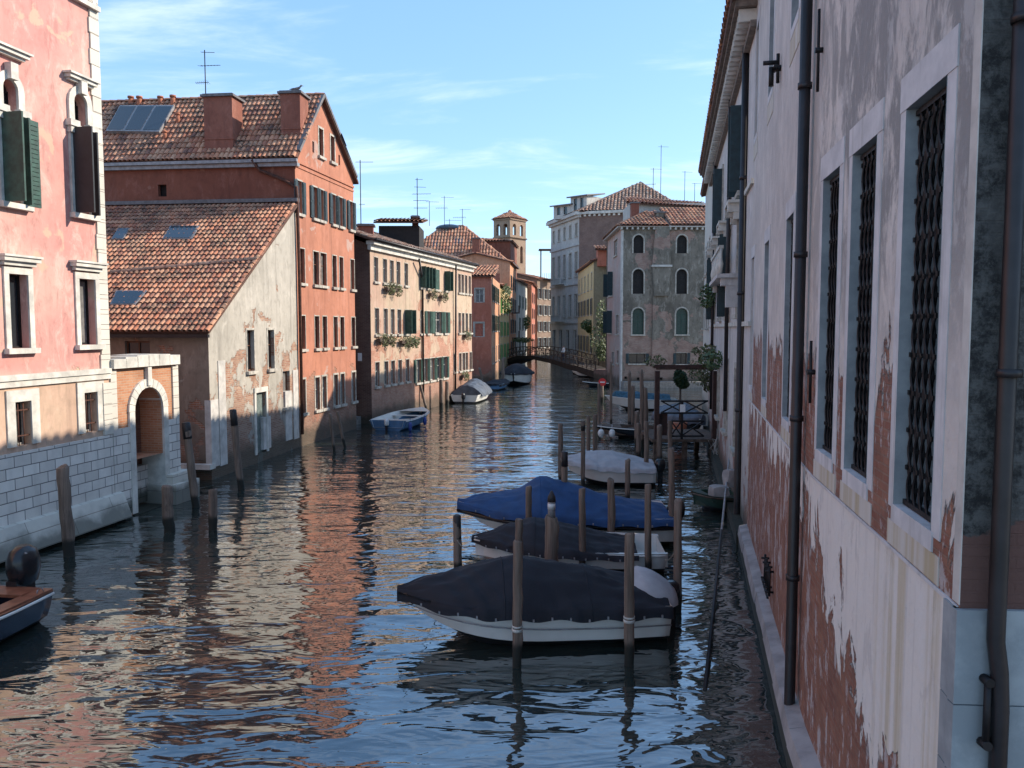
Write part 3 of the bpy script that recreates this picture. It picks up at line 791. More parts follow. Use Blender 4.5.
def garden_gate(FP):
    P0 = FP.pt(FP.L+.04, 0); P1 = FP.pt(FP.L+6, 0); F = Fac((P0.x, P0.y), (P1.x, P1.y)); u1 = F.uz(177.5, 440)[0]
    F = Fac((P0.x, P0.y), (F.pt(u1, 0).x, F.pt(u1, 0).y)); L = F.L
    zt = F.uz(150, 366)[1]; a, d = F.uz(134, 440)[0], F.uz(147, 387)[1]; b = F.uz(162.5, 440)[0]
    if b-a > L-.9: b = L-.6
    zm = F.uz(145, 424)[1]; c = .35
    B = thing('garden_gateway', F.pt(L/2, 0), 'brick gateway with a white arched water door and stone coping, right beside the pink palazzo', 'gateway')
    bm = BM(); wall_grid(bm, F, 0, L, zm, zt, [(a, b, zm-1, d, True)], .75); obj('wall', bm, M['gatebrick'], B)
    for (p, q) in ((0, a-.18), (b+.18, L+.06)):
        bm = BM(); F.box(bm, p, q, .1, zm, -.75, .05); fix(bm); obj('pier', bm, M['ashlar'], B)
    r = (b-a)/2; cx = (a+b)/2; zs = d-r; bm = BM(); n = 12
    for k in range(n):
        t0, t1 = math.pi*k/n+.008, math.pi*(k+1)/n-.008
        P = []
        for o_ in (-.74, .07):
            for (rr, tt) in ((r, t0), (r, t1), (r+.26, t1), (r+.26, t0)):
                P.append(F.pt(cx-rr*math.cos(tt), zs+rr*math.sin(tt), o_))
        hexa(bm, [P[0],P[1],P[2],P[3],P[4],P[5],P[6],P[7]])
    F.box(bm, a-.24, a-.002, c-.3, zs, -.74, .07); F.box(bm, b+.002, b+.24, c-.3, zs, -.74, .07); F.box(bm, cx-.09, cx+.09, d+.05, zt, 0, .12)
    fix(bm); obj('arch', bm, M['stone'], B)
    bm = BM(); zz = zm
    while zz < zt-.1:
        F.box(bm, -.02, .22, zz, min(zz+.33, zt), -.3, .05); F.box(bm, L-.22, L+.07, zz, min(zz+.33, zt), -.75, .05); zz += .34
    fix(bm); obj('quoins', bm, M['quoin'], B)
    bm = BM(); N = 6
    for i in range(N):
        F.box(bm, L*i/N+.006-.02, L*(i+1)/N-.006+.03, zt+.003, zt+.24+.12*math.sin(math.pi*(i+.5)/N*.9), -.8, .16)
    fix(bm); obj('coping', bm, M['stone'], B)
    bm = BM(); quad(bm, F.pt(a-.3, .3, -.75), F.pt(b+.3, .3, -.75), F.pt(b+.3, d+.3, -.75), F.pt(a-.3, d+.3, -.75)); fix(bm)
    for f in bm.faces:
        if f.normal.dot(F.n) < 0: f.normal_flip()
    obj('blocking_wall', bm, M['redbrickdark'], B)
    bm = BM(); F.box(bm, a-.02, b+.02, .1, 1.25, -.74, -.55); fix(bm); obj('stone_infill', bm, M['ashlar'], B)
    bm = BM(); F.box(bm, b-.05, L+.45, .0, .62, -.8, .45); F.box(bm, b+.05, L+.35, .62, .92, -.8, .28); fix(bm); obj('step', bm, M['quoin'], B)
    bm = BM(); F.box(bm, a-.2, L+.3, -1.2, .02, -.8, .1); fix(bm); obj('footing', bm, M['mud'], B)
    return F
def shed_house():
    p0 = G(212, 480, 0); p1 = G(300, 447, 0)
    F = Fac(p0, p1); L = F.L
    ze = F.uz(212, 330)[1]; zt = F.uz(295, 205)[1]
    B = thing('gabled_shed_house', F.pt(0, 0), 'low house with a big sloping tiled roof and a peeling pale canal wall', 'house')
    R = F.rect
    o1, o2, door, gap, nic = R(247,330,254,371), R(267.8,330,274,368.8), R(256,392,266,462), R(283,371,290,407), R(219.5,408,222.7,422)
    door = (door[0], door[1], .35, door[3])
    z1 = (o1[2]+o2[2])/2; z2 = (o1[3]+o2[3])/2; o1 = (o1[0], o1[1], z1, z2); o2 = (o2[0], o2[1], z1, z2)
    bm = BM(); a = F.pt(0, ze); b = F.pt(L, zt); d = (b-a); nrm = F.n.cross(d).normalized()
    if nrm.z < 0: nrm = -nrm
    wall_grid(bm, F, 0, L, -.6, zt, [o1, o2, door, gap, nic], .25, cut=[(a, nrm)]); obj('wall', bm, M['shed'], B)
    for o in (o1, o2): window(F, o, B, depth=.22, frame=.08, fout=.02, glass='glass', wood='brownsh')
    window(F, gap, B, depth=.22, frame=0, sill=True, wood='brownsh', mull=False); window(F, nic, B, depth=.22, frame=0, sill=False, mull=False, glass='inner')
    bm = BM(); F.box(bm, door[0]+.02, door[1]-.02, door[2], door[3]-.02, -.2, -.12)
    for k in range(1, 4):
        z = door[2]+(door[3]-door[2])*k/4; F.box(bm, door[0]+.1, door[1]-.1, z-.3, z+.25, -.12, -.105)
    fix(bm); D = obj('door', bm, M['greydoor'], B)
    bm = BM(); F.box(bm, door[0]-.16, door[0]-.002, .35, door[3], -.1, .05); F.box(bm, door[1]+.002, door[1]+.16, .35, door[3], -.1, .05); F.box(bm, door[0]-.16, door[1]+.16, door[3]+.002, door[3]+.2, -.1, .06); fix(bm)
    obj('door_frame', bm, M['stone'], D)
    for q in ((-.02,.55,.45,2.9,.035), (.62,1.15,.40,4.3,.03), (L-1.6,L-.9,.5,2.7,.03), (L-.7,L-.1,.45,3.6,.028), (4.3,5.0,.45,1.8,.025)):
        bm = BM(); F.box(bm, q[0], q[1], q[2], q[3], -.2, q[4]); fix(bm); obj('stone_facing', bm, M['farwhite2'], B)
    # camera-facing wall
    FS = Fac(F.pt(0, 0), F.pt(0, 0)+LD*10, side=-1)
    opw = FS.rect(125, 341, 150, 358)
    bm = BM(); wall_grid(bm, FS, 0, 10, -.6, ze, [opw], .25); obj('side_wall', bm, M['shedside'], B)
    window(FS, opw, B, depth=.2, frame=0, sill=False, wood='brownsh', glass='glass')
    bm = BM(); FS.box(bm, -.1, 6, .42, .60, -.1, .30); fix(bm); obj('ledge', bm, M['stone'], B)
    bm = BM(); quad(bm, F.pt(0,-.6,0)+LD*10, F.pt(L,-.6,0)+LD*10, F.pt(L,zt,0)+LD*10, F.pt(0,ze,0)+LD*10); obj('back_wall', bm, M['shedside'], B)
    # roof
    e0 = a+LD*10.3-F.t*.25+Vector((0,0,.02)); e1 = a-F.t*.25+F.n*.18+Vector((0,0,.02))
    sl = (b-a); e_off = sl.normalized()*-.3
    e0 = a+LD*10.3+e_off+Vector((0,0,.12)); e1 = a+F.n*.15+e_off+Vector((0,0,.12)); t1 = b+F.n*.15+Vector((0,0,.12)); t0 = b+LD*10.3+Vector((0,0,.12))
    # planar: make the upper corner consistent
    nn = (e1-e0).cross(t1-e0).normalized(); t0 = t0 - nn*((t0-e0).dot(nn)/nn.z)*Vector((0,0,1)).z if False else t0
    tile_roof('roof', B, [e0, e1, t1, t0], s=.21, r=.36)
    bm = BM(); bar(bm, e0-Vector((0,0,.16)), e1-Vector((0,0,.16)), .14, .12); obj('gutter', bm, M['pipe'], B)
    bm = BM(); bar(bm, t0+Vector((0,-.05,.10)), t1+Vector((0,-.05,.10)), .30, .16); obj('flashing', bm, M['leadflash'], B)
    P, N_ = e1, (t1-e1).cross(LD).normalized()
    H = lambda x, y: hitp(x, y, P, N_)
    ridge(B, H(112, 273.5), H(257, 260), .17, 'tiled', name='roof_seam')
    skylight(B, [H(112,241), H(124,241), H(130.5,230), H(119,230)]); skylight(B, [H(163,240.5), H(193,240.5), H(200,227.5), H(171,227.5)], label='large skylight on upper slope')
    skylight(B, [H(111,306.5), H(136,306.5), H(148,292.5), H(117,292.5)], label='blue skylight near the eave')
    return F
def orange_house(FS_):
    p0 = FS_.pt(FS_.L+.02, 0); p1 = G(356.5, 428.5, 0); F = Fac(p0, p1); L = F.L
    uK, zK = F.uz(320, 98); zL = F.uz(294, 154)[1]; zR = F.uz(355, 181)[1]
    B = thing('orange_gabled_house', F.pt(0, 0), 'tall orange-red house with a gable to the canal, green shutters and two square chimneys', 'house')
    R = F.rect
    rows = []
    att = [R(318.8,129,323,156.6), R(330.6,136.6,334.4,162)]; holes = [R(312.3,141.5,314.2,152.5), R(338.5,155,340,165)]
    rb = [R(*q) for q in ((298,181,301,214), (312.8,187.5,317,219), (319.5,189,323.5,221), (331.8,195,335.5,224), (338.5,198,342.5,226), (349.5,202,352.5,229))]
    rc = [R(*q) for q in ((299.7,249,304.6,283), (313.3,252,318.8,285), (320.5,253,326.3,286.5), (332.8,255.6,336,286.5), (339.6,257.8,342.9,288), (351,259.4,353.8,289))]
    rd = [R(*q) for q in ((301.3,316.6,304.7,348.7), (315,316.6,319,348.7), (323,316.6,326.7,348.7), (334,316.6,337.3,346.4), (340.5,316.6,344,346.4), (352,317,354.8,346))]
    re_ = [R(*q) for q in ((301.3,380.8,305,414), (315.6,377,319.3,410), (322.7,376.8,326,408), (334,374.5,337.6,406), (341,373,344,403.7), (352,371.6,355.2,400))]
    def level(r):
        z0 = sum(o[2] for o in r)/len(r); z1 = sum(o[3] for o in r)/len(r)
        out = []
        for o in r:
            c = (o[0]+o[1])/2; w = max(.5, o[1]-o[0]); out.append((c-w/2, c+w/2, z0, z1))
        return out
    rb, rc, rd, re_ = map(level, (rb, rc, rd, re_))
    bm = BM(); K = F.pt(uK, zK); A = F.pt(0, zL); C = F.pt(L, zR)
    n1 = F.n.cross(K-A).normalized(); n1 = n1 if n1.z > 0 else -n1
    n2 = F.n.cross(C-K).normalized(); n2 = n2 if n2.z > 0 else -n2
    wall_grid(bm, F, 0, L, -.6, zK, att+holes+rb+rc+rd+re_, .22, cut=[(A, n1), (C, n2)]); obj('wall', bm, M['orange'], B)
    for o in att: window(F, o, B, depth=.2, frame=.09, fout=.02, wood='brownsh')
    for o in holes: window(F, o, B, depth=.2, frame=0, sill=False, mull=False, glass='inner')
    for i, o in enumerate(rb): window(F, o, B, depth=.2, frame=.06, fout=.02, shutters='LR', shw=(o[1]-o[0])*.62, shmat='teal')
    for o in rc: window(F, o, B, depth=.2, frame=.045, fout=.02, wood='brownsh', glass='glass')
    for o in rd: window(F, o, B, depth=.2, frame=.045, fout=.015, wood='brownsh')
    for o in re_: window(F, o, B, depth=.2, frame=.08, fout=.02)
    bm = BM(); zz = F.uz(300, 162)[1]; F.box(bm, 0, L, zz-.10, zz, -.05, .06); F.box(bm, 0, L, zz-.30, zz-.22, -.05, .04); fix(bm); obj('string_course', bm, M['orange'], B)
    # roof: ridge runs away from the canal
    dn = Vector((0,0,.10)); ov = F.n*.22; D = 21
    LDo = LD
    e1 = A+ov+(A-K).normalized()*.35+dn; k1 = K+ov+dn; e0 = A+LDo*D+(A-K).normalized()*.35+dn; k0 = K+LDo*D+dn
    # parallelogram with eave e0-e1
    tile_roof('roof', B, [e0, e1, k1, k0], s=.23, r=.40)
    f1 = C+ov+(C-K).normalized()*.35+dn; f0 = C+LDo*D+(C-K).normalized()*.35+dn
    tile_roof('roof', B, [f1, f0, k0, k1], s=.4, r=.8)
    ridge(B, k0+Vector((0,0,.03)), k1+Vector((0,0,.03)), .15)
    bm = BM(); bar(bm, A+ov*.75+dn*1.5, K+ov*.75+dn*1.5, .20, .14); bar(bm, K+ov*.75+dn*1.5, C+ov*.75+dn*1.5, .20, .14); obj('verge', bm, M['leadflash'], B)
    # wall facing the viewer
    FS = Fac(F.pt(0, 0), F.pt(0, 0)+LDo*D, side=-1)
    hole = FS.rect(158, 184.5, 166.5, 196.5)
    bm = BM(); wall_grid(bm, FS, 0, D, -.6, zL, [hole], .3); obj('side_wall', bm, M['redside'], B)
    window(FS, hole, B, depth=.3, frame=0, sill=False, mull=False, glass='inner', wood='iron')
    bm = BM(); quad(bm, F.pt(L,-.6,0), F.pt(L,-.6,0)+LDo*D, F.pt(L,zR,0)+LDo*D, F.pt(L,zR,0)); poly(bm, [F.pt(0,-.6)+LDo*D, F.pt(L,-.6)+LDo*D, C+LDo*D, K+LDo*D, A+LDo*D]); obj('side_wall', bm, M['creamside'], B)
    g = e1+Vector((0,0,-.14)); g0 = e0+Vector((0,0,-.14))
    bm = BM(); bar(bm, g0, g, .16, .14); bar(bm, g0+Vector((0,.2,-.16)), g+Vector((0,.2,-.16)), .3, .16); obj('gutter', bm, M['gutter'], B)
    bm = BM(); w0 = FS.pt(.9, zL-.5, .12); tube(bm, [FS.pt(1.9, zL-.25, .3), FS.pt(1.6, zL-.7, .12), FS.pt(.5, zL-1.15, .10), FS.pt(-.1, zL-1.5, .10), FS.pt(-.12, zL-2.2, .10), F.pt(-.02, 8, .13), F.pt(-.02, .6, .13)], .075, 8); obj('downpipe', bm, M['rustpipe'], B)
    P = e1; N_ = (k1-e1).cross(LDo).normalized()
    H = lambda x, y: hitp(x, y, P, N_)
    rz = math.atan2(LDo.y, LDo.x)
    for (x0, x1, yb, yt) in ((203, 237, 151, 96.5), (280.5, 303.5, 137, 93.5)):
        c = H((x0+x1)/2, yb); w = (x1-x0)/FPX*c.y*.86; c2 = c+Vector((0, .55, 0)); zt = AY((x0+x1)/2, yt, c.y).z
        chimney(B, c2, w, 1.05, c.z-.5, zt, rz)
    for x, yb, yt in ((131,104,95.5), (139.5,105,95.5), (160.5,104,95.5), (173,105,94.5)):
        c = H(x, yb); clay_pipe(B, c-Vector((0,0,.15)), AY(x, yt, c.y).z-c.z+.1, .12)
    for x, yb, yt in ((237.5,124,108), (178,124,112), (165,140,130)):
        c = H(x, yb); clay_pipe(B, c-Vector((0,0,.15)), AY(x, yt, c.y).z-c.z+.1, .09)
    skylight(B, [H(108,134.5), H(161,135.5), H(176,109), H(122,109)], lift=.22, parts=3, label='wide three-pane skylight')
    # gull on the small chimney, aerial behind the large one
    c = H(291.7, 137); zt = AY(291.7, 92, c.y).z
    gull(Vector((c.x+.1, c.y+.5, zt+.16)))
    c = H(206, 118); antenna(206, 96, 50, c.y+3, 'tall aerial with three bars beside the larger square chimney', yagis=((.96,.55,.1), (.72,.9,-.1), (.42,.6,3.0)), base=AY(206, 106, c.y+3))
    return F
def gull(p):
    bm = BM()
    tube(bm, [p+Vector((-.20,0,.10)), p+Vector((-.10,0,.10)), p+Vector((.05,0,.13)), p+Vector((.16,0,.17)), p+Vector((.22,0,.24))], [.012,.055,.075,.06,.035], 8)
    bmesh.ops.create_uvsphere(bm, u_segments=8, v_segments=6, radius=.048, matrix=Matrix.Translation(p+Vector((.25,0,.27))))
    tube(bm, [p+Vector((.28,0,.27)), p+Vector((.36,0,.25))], [.02,.006], 6)
    for s in (-.03, .03): tube(bm, [p+Vector((.03,s,.09)), p+Vector((.04,s,-.04))], .008, 5)
    for s in (-1, 1): tube(bm, [p+Vector((.1,s*.06,.15)), p+Vector((-.12,s*.05,.12)), p+Vector((-.30,s*.01,.10))], [.03,.035,.008], 6)
    o = obj('gull', bm, M['leadflash'], loc=p); tag(o, 'dark gull perched on the smaller square chimney of the orange house', 'bird')
def cream_house():
    F = Fac(G(372, 424, 0), G(472, 397, 0)); L = F.L
    ze = (F.uz(374, 244)[1]*1+F.uz(472, 269)[1])/2; zA = F.uz(374, 244)[1]; zB = F.uz(472, 269)[1]
    B = thing('cream_apartment_house', F.pt(0, 0), 'long three-storey house of peeling cream plaster with flower boxes and green shutters', 'building')
    R = F.rect
    def level(r, mw=.55):
        n = len(r); us = [(o[0]+o[1])/2 for o in r]
        k0 = sum(us)/n; z0 = sum(o[2] for o in r)/n; z1 = sum(o[3] for o in r)/n
        return [((o[0]+o[1])/2-max(mw, o[1]-o[0])/2, (o[0]+o[1])/2+max(mw, o[1]-o[0])/2, z0, z1) for o in r]
    r1 = level([R(*q) for q in ((374.7,255,377.3,279.7),(383.9,257.5,386,281),(390.6,259,393,282),(397,260.8,399.7,284),(405,263,407.3,285),(420.3,266.6,423,288),(427,268.3,429.7,288.8),(434.6,271,439.4,290),(444.8,273,447.7,292.3),(458.9,275,460,293),(462,275.5,463.3,294),(465.4,276,466.7,294),(469,276.7,470.4,294.6))])
    r2 = level([R(*q) for q in ((375.4,307,378.5,334),(384,308,387.5,334.6),(391.3,308.8,394,334.6),(398,309,400.6,334.6),(405,310,409,334.6),(420.6,311,423,334.6),(427,312,429.6,334.6),(434.8,313,441,334.6),(444,314,447.3,334.6),(458.8,313,460.4,331.7),(462.3,313,464,331.5),(466,313,467.5,331),(469.6,313,471,331))])
    r3 = level([R(*q) for q in ((375.8,361.7,379,386),(384.8,361,387.7,384.8),(391.5,361,394.4,384),(398.5,360,401.5,382.5),(406,359.8,409,381.5))]) + \
         level([R(*q) for q in ((417,359,420,381),(423,358.5,427,380.6),(430,358,434,380),(437,358,440.6,380),(443,357,446.5,379.5))], .9) + level([R(*q) for q in ((454,355,456,372.7),(459.4,354,461,371.7),(462.5,353,465,370.5),(465.8,352,467.5,369.6),(469.6,351,471.7,367.5))])
    bm = BM(); wall_grid(bm, F, 0, L, -.6, ze, r1+r2+r3, .22); obj('wall', bm, M['cream'], B)
    for i, o in enumerate(r1):
        window(F, o, B, depth=.2, frame=.04, fout=.015, shutters='closed' if i in (7,) else ('perp' if i in (5,6,8) else None), shmat='green', shw=.4)
    for i, o in enumerate(r2):
        window(F, o, B, depth=.2, frame=.04, fout=.015, shutters='LR' if i in (6,7,8) else ('perp' if i in (4,) else None), shmat='green', shw=(o[1]-o[0])*.7)
    for i, o in enumerate(r3):
        window(F, o, B, depth=.2, frame=.05, fout=.02, shutters='LR' if 5 <= i <= 9 else None, shmat='green', shw=.35)
    LDc = Vector((-.985, .17, 0))
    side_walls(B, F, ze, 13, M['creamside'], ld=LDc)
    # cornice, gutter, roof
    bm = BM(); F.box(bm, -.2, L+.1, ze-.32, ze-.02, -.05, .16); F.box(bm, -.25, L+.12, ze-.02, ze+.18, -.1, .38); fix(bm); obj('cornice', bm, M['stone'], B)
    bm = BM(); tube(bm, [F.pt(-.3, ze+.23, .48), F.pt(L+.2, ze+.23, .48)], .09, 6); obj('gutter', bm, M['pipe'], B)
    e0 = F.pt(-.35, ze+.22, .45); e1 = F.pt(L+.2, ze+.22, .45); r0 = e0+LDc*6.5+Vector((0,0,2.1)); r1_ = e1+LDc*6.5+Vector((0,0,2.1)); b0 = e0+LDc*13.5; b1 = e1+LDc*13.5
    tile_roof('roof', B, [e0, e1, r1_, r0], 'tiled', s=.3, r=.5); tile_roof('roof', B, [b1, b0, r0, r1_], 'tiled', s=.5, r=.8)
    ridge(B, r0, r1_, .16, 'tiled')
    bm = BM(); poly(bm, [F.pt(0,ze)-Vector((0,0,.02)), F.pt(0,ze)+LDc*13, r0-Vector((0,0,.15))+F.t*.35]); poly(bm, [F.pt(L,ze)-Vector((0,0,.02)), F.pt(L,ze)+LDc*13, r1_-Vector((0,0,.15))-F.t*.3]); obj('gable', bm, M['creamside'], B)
    for px in (421.5, 453.8):
        u = F.uz(px, 330)[0]; bm = BM(); tube(bm, [F.pt(u-1.2, ze-.3, .35), F.pt(u, ze-1.6, .1), F.pt(u, .9, .1)] if px < 430 else [F.pt(u, ze-.1, .2), F.pt(u, .9, .1)], .07, 6); obj('downpipe', bm, M['pipe'], B)
    # flat-topped dormer and roof chimneys
    D = thing
    c = AY(399, 236, 56); bm = BM(); w = 40/800*56
    box(bm, (c.x, c.y+1.5, c.z-.4), (w, 3, 2.2)); fix(bm); d = obj('roof_loggia', bm, M['inner'], B)
    z = AY(399, 221, 56).z
    tile_roof('loggia_roof', d, [(c.x-w/2-.3, c.y-.4, z-.1), (c.x+w/2+.3, c.y-.4, z-.1), (c.x+w/2+.3, c.y+3, z+.5), (c.x-w/2-.3, c.y+3, z+.5)], 'tile', s=.28, r=.5)
    c = AY(366, 226, 50); chimney(B, c+Vector((0,0,-.5)), .9, .7, c.z-1.5, c.z-.05, .1)
    c = AY(415.5, 240, 58); chimney(B, c, .45, .5, c.z-1.6, AY(415, 218, 58).z, .1)
    # flower boxes on brackets
    k = 0
    def fbox(px, py, w, lab, seed, mat='leaf2', row='x', n=110):
        u, z = F.uz(px, py); p = F.pt(u, z, .22)
        T = thing('flower_box', p, lab, 'flower box', 'flower boxes hung on the cream house')
        bm = BM(); box(bm, (0,0,0), (w, .22, .20), math.atan2(F.t.y, F.t.x)); bmesh.ops.translate(bm, verts=bm.verts, vec=p); obj('planter', bm, M['oldwood'], T)
        leaves('flowers', T, [(p+Vector((0,0,.12)), (w*.5,w*.5,.30)), (p+F.n*.14+F.t*w*.08+Vector((0,0,-.08)), (w*.28,w*.3,.34))], mat, .07, n, seed)
    fbox(385.5, 289, .9, 'flower box under the second window of the top row, cream house', 1); fbox(392.5, 290, .9, 'flower box under the third window of the top row, cream house', 2)
    fbox(429, 294.5, .8, 'small flower box between downpipes, below the top row of the cream house', 3); fbox(440, 297, .9, 'flower box below the closed green shutters, top row of the cream house', 4)
    fbox(378.5, 340, 1.0, 'dry flower box under the leftmost middle-row window, cream house', 5); fbox(386.5, 341, .85, 'bushy flower box under the shuttered window beside the leftmost, cream house', 6)
    fbox(401, 342, 1.1, 'brownish flower box at the middle of the middle window row, cream house', 7); fbox(409.5, 342, 1.1, 'largest, fullest flower box, left of the downpipe on the cream house', 8, 'leaf', 'x', 200)
    fbox(464, 336, .9, 'green flower box near the far end of the cream house', 9, 'leaf'); fbox(461.5, 376, .9, 'yellow-green flower box low at the far end of the cream house', 10, 'leaf')
    # lightweight sign on side wall
    FS = Fac(F.pt(0,0), F.pt(0,0)+LDc*10, side=-1)
    u0, u1, z0, z1 = FS.rect(358, 353, 362, 361); bm = BM(); FS.box(bm, u0, u1, z0, z1, .01, .04); o = obj('wall_sign', bm, M['signwhite'], loc=FS.pt(u0, z0, .03)); tag(o, 'small white plate on the dark side wall of the cream house', 'sign')
    return F
def far_left(FC):
    # dark-red hall with hipped roof and skylights behind the cream house
    def block(name, label, corners, ztop, wallmat, roofh=2.0, roofmat='tiled', over=.4, s=.4, r=.7, cat='building', inset=None, z0=-.6, cornice=None, roof=True):
        P = [Vector((c[0], c[1], 0)) for c in corners]
        B = thing(name, P[0], label, cat)
        bm = BM(); n = len(P)
        for i in range(n):
            a, b = P[i], P[(i+1)%n]; poly(bm, [(a.x,a.y,z0),(b.x,b.y,z0),(b.x,b.y,ztop),(a.x,a.y,ztop)])
        fix(bm); ctr = sum(P, Vector())/n
        for f in bm.faces:
            f.normal_update(); c = f.calc_center_median()
            if f.normal.dot(Vector((c.x-ctr.x, c.y-ctr.y, 0))) < 0: f.normal_flip()
        obj('wall', bm, M[wallmat], B)
        if roof:
            Q = [ctr+(p-ctr)*(1+over/(p-ctr).length) for p in P]; Q = [Vector((q.x, q.y, ztop)) for q in Q]
            # hip: 4 corners, ridge along the longer side
            if (P[1]-P[0]).length > (P[2]-P[1]).length: i0 = 0
            else: i0 = 1
            a, b, c, d = [Q[(i0+k)%4] for k in range(4)]
            w = (c-b).length/2; m0 = (a+d)/2; m1 = (b+c)/2; ax = (m1-m0).normalized(); ll = (m1-m0).length
            ins = min(w, ll*.48) if inset is None else inset
            r0 = m0+ax*ins+Vector((0,0,roofh)); r1 = m1-ax*ins+Vector((0,0,roofh))
            for pts in ([a,b,r1,r0], [c,d,r0,r1]): tile_roof('roof', B, pts, roofmat, s, r)
            if ins > .05:
                for pts in ([b,c,r1], [d,a,r0]): tile_roof('roof', B, pts, roofmat, s, r)
            ridge(B, r0, r1, .16, roofmat)
            for (p, q) in ((a,r0),(d,r0),(b,r1),(c,r1)): ridge(B, p, q, .15, roofmat)
        if cornice:
            bm = BM()
            for i in range(n):
                a, b = P[i], P[(i+1)%n]; bar(bm, (a.x,a.y,ztop-.18), (b.x,b.y,ztop-.18), .5, .28)
            obj('cornice', bm, M[cornice], B)
        return B
    z = AY(480, 264, 106).z
    c1 = AY(509.0, 300, 106)
    B = block('hip_roofed_hall', 'dark red building with a broad hipped tile roof behind the cream house', [(c1.x, 106), (c1.x+.6, 119), (c1.x-16, 120), (c1.x-15.5, 106.5)], z, 'redside', roofh=AY(440,226,113).z-z, roofmat='tile', s=.42, r=.8, cornice='leadflash')
    # skylights on its front slope
    zr = AY(440,226,113).z
    P_ = Vector((c1.x, 105.7, z)); N_ = (Vector((-15.5,.5,0))).cross(Vector((0, 6.9, zr-z))).normalized()
    H = lambda x, y: hitp(x, y, P_, N_)
    skylight(B, [H(431,247), H(438,247), H(438,241), H(431,241)]); skylight(B, [H(453,244), H(463,244), H(463,238.5), H(454,238.5)])
    c = H(476, 252); chimney(B, c, 1.0, .8, c.z-.6, AY(476, 239, c.y).z, 0)
    c = AY(449, 228.5, 113); bm = BM(); bmesh.ops.create_uvsphere(bm, u_segments=16, v_segments=8, radius=1, matrix=Matrix.Translation((c.x, c.y, c.z))@Matrix.Diagonal((1.9,1.2,.6,1)))
    dm = obj('glass_dome', bm, M['skyglass'], B)
    for (p, q) in ((457, 292),):
        pass
    # blind arch and pipes on its wall
    c2 = AY(510.5, 240, 121)
    block('upper_tiled_house', 'dark red upper house with a flat tile roof just left of the belfry', [(c2.x, 121), (c2.x+1, 131), (c2.x-10, 132), (c2.x-9, 122)], AY(505, 241, 121).z, 'redside', roofh=.9, roofmat='tile', s=.45, r=.8)
    # belfry
    T0 = AY(510, 380, 150); wl = 16/800*150
    B = thing('brick_belfry', (T0.x, 150, 0), 'square tan brick belfry with arched openings and a low tiled pyramid roof', 'tower')
    ang = math.radians(52); a = Vector((T0.x, 150, 0)); dr = Vector((math.cos(ang)*1, math.sin(ang), 0)); dl = Vector((-math.cos(math.pi/2-ang), math.sin(math.pi/2-ang), 0))
    s1 = 4.9; s2 = 3.9
    FR = Fac(a, a+dr*s1, 1); FL = Fac(a+dl*s2, a, 1)
    zt = AY(510, 217.5, 150).z
    def bel(F, w):
        ops = []
        for k in (.28, .72):
            ops.append((w*k-.48, w*k+.48, zt-3.1, zt-1.0, True))
        ops2 = [(w*k-.40, w*k+.40, zt-8.2, zt-5.0, True) for k in (.3, .72)]
        return ops, ops2
    for F, w in ((FR, s1), (FL, s2)):
        o1, o2 = bel(F, w); bm = BM(); wall_grid(bm, F, 0, w, -.5, zt, o1+o2, .5); obj('wall', bm, M['tower'], B)
        for o in o2:
            bm = BM(); poly(bm, [F.pt(u, z_, -.45) for (u, z_) in pane_poly(F, o, 0, True)]); obj('opening', bm, M['redbrickdark'], B)
        bm = BM(); F.box(bm, -.1, w+.1, zt-3.7, zt-3.4, 0, .18); F.box(bm, -.1, w+.1, zt-.3, zt-.05, 0, .2); fix(bm); obj('string_course', bm, M['tower'], B)
    bk = Fac(a+dr*s1, a+dr*s1+dl*s2, 1); bl = Fac(a+dr*s1+dl*s2, a+dl*s2, 1)
    for F, w in ((bk, s2), (bl, s1)):
        bm = BM(); o1, _ = bel(F, w); wall_grid(bm, F, 0, w, -.5, zt, o1, .5); obj('wall', bm, M['tower'], B)
    cc = a+dr*s1/2+dl*s2/2; ap = Vector((cc.x, cc.y, zt+1.5)); cs = [a, a+dr*s1, a+dr*s1+dl*s2, a+dl*s2]
    cs = [Vector((p.x, p.y, zt))+(p-cc).normalized()*.5 for p in cs]
    for i in range(4): tile_roof('roof', B, [cs[i], cs[(i+1)%4], ap], 'tile', .4, .7)
    bm = BM(); bmesh.ops.create_uvsphere(bm, u_segments=8, v_segments=6, radius=.35, matrix=Matrix.Translation(ap)); obj('finial', bm, M['terracotta'], B)
    bm = BM(); poly(bm, [(p.x, p.y, zt-3.6) for p in cs]); obj('bell_floor', bm, M['inner'], B)
    # small red house
    n0 = AY(474, 385, 76); n1 = G(491.5, 384.5, 0); F = Fac((n1.x, n1.y), (n1.x+2.6, n1.y+15)); F = Fac((n1.x, n1.y), (AY(500, 375, n1.y+14).x, n1.y+14))
    zt = AY(484, 276, n1.y).z
    B = thing('brick_red_house', F.pt(0, 0), 'small brick-red house with a blind window on its side wall, after the cream house', 'house')
    ops = [(u, u+.8, z_, z_+1.6) for u in (1.5, 4.5, 7.5, 10.5) for z_ in (2.0, 5.2, 8.2)]
    bm = BM(); wall_grid(bm, F, 0, F.L, -.6, zt, ops, .2); obj('wall', bm, M['farorange'], B)
    for o in ops: window(F, o, B, depth=.2, frame=.08, fout=.02, shutters='LR' if o[2] > 5 else None, shw=.4)
    FS = Fac(F.pt(0,0), F.pt(0,0)+Vector((-.99,.1,0))*9, side=-1)
    w1 = FS.rect(475.5, 289, 483.5, 302.5); w2 = FS.rect(474.5, 323, 483.5, 337)
    bm = BM(); wall_grid(bm, FS, 0, 9, -.6, zt, [w1, w2], .15); obj('side_wall', bm, M['red'], B)
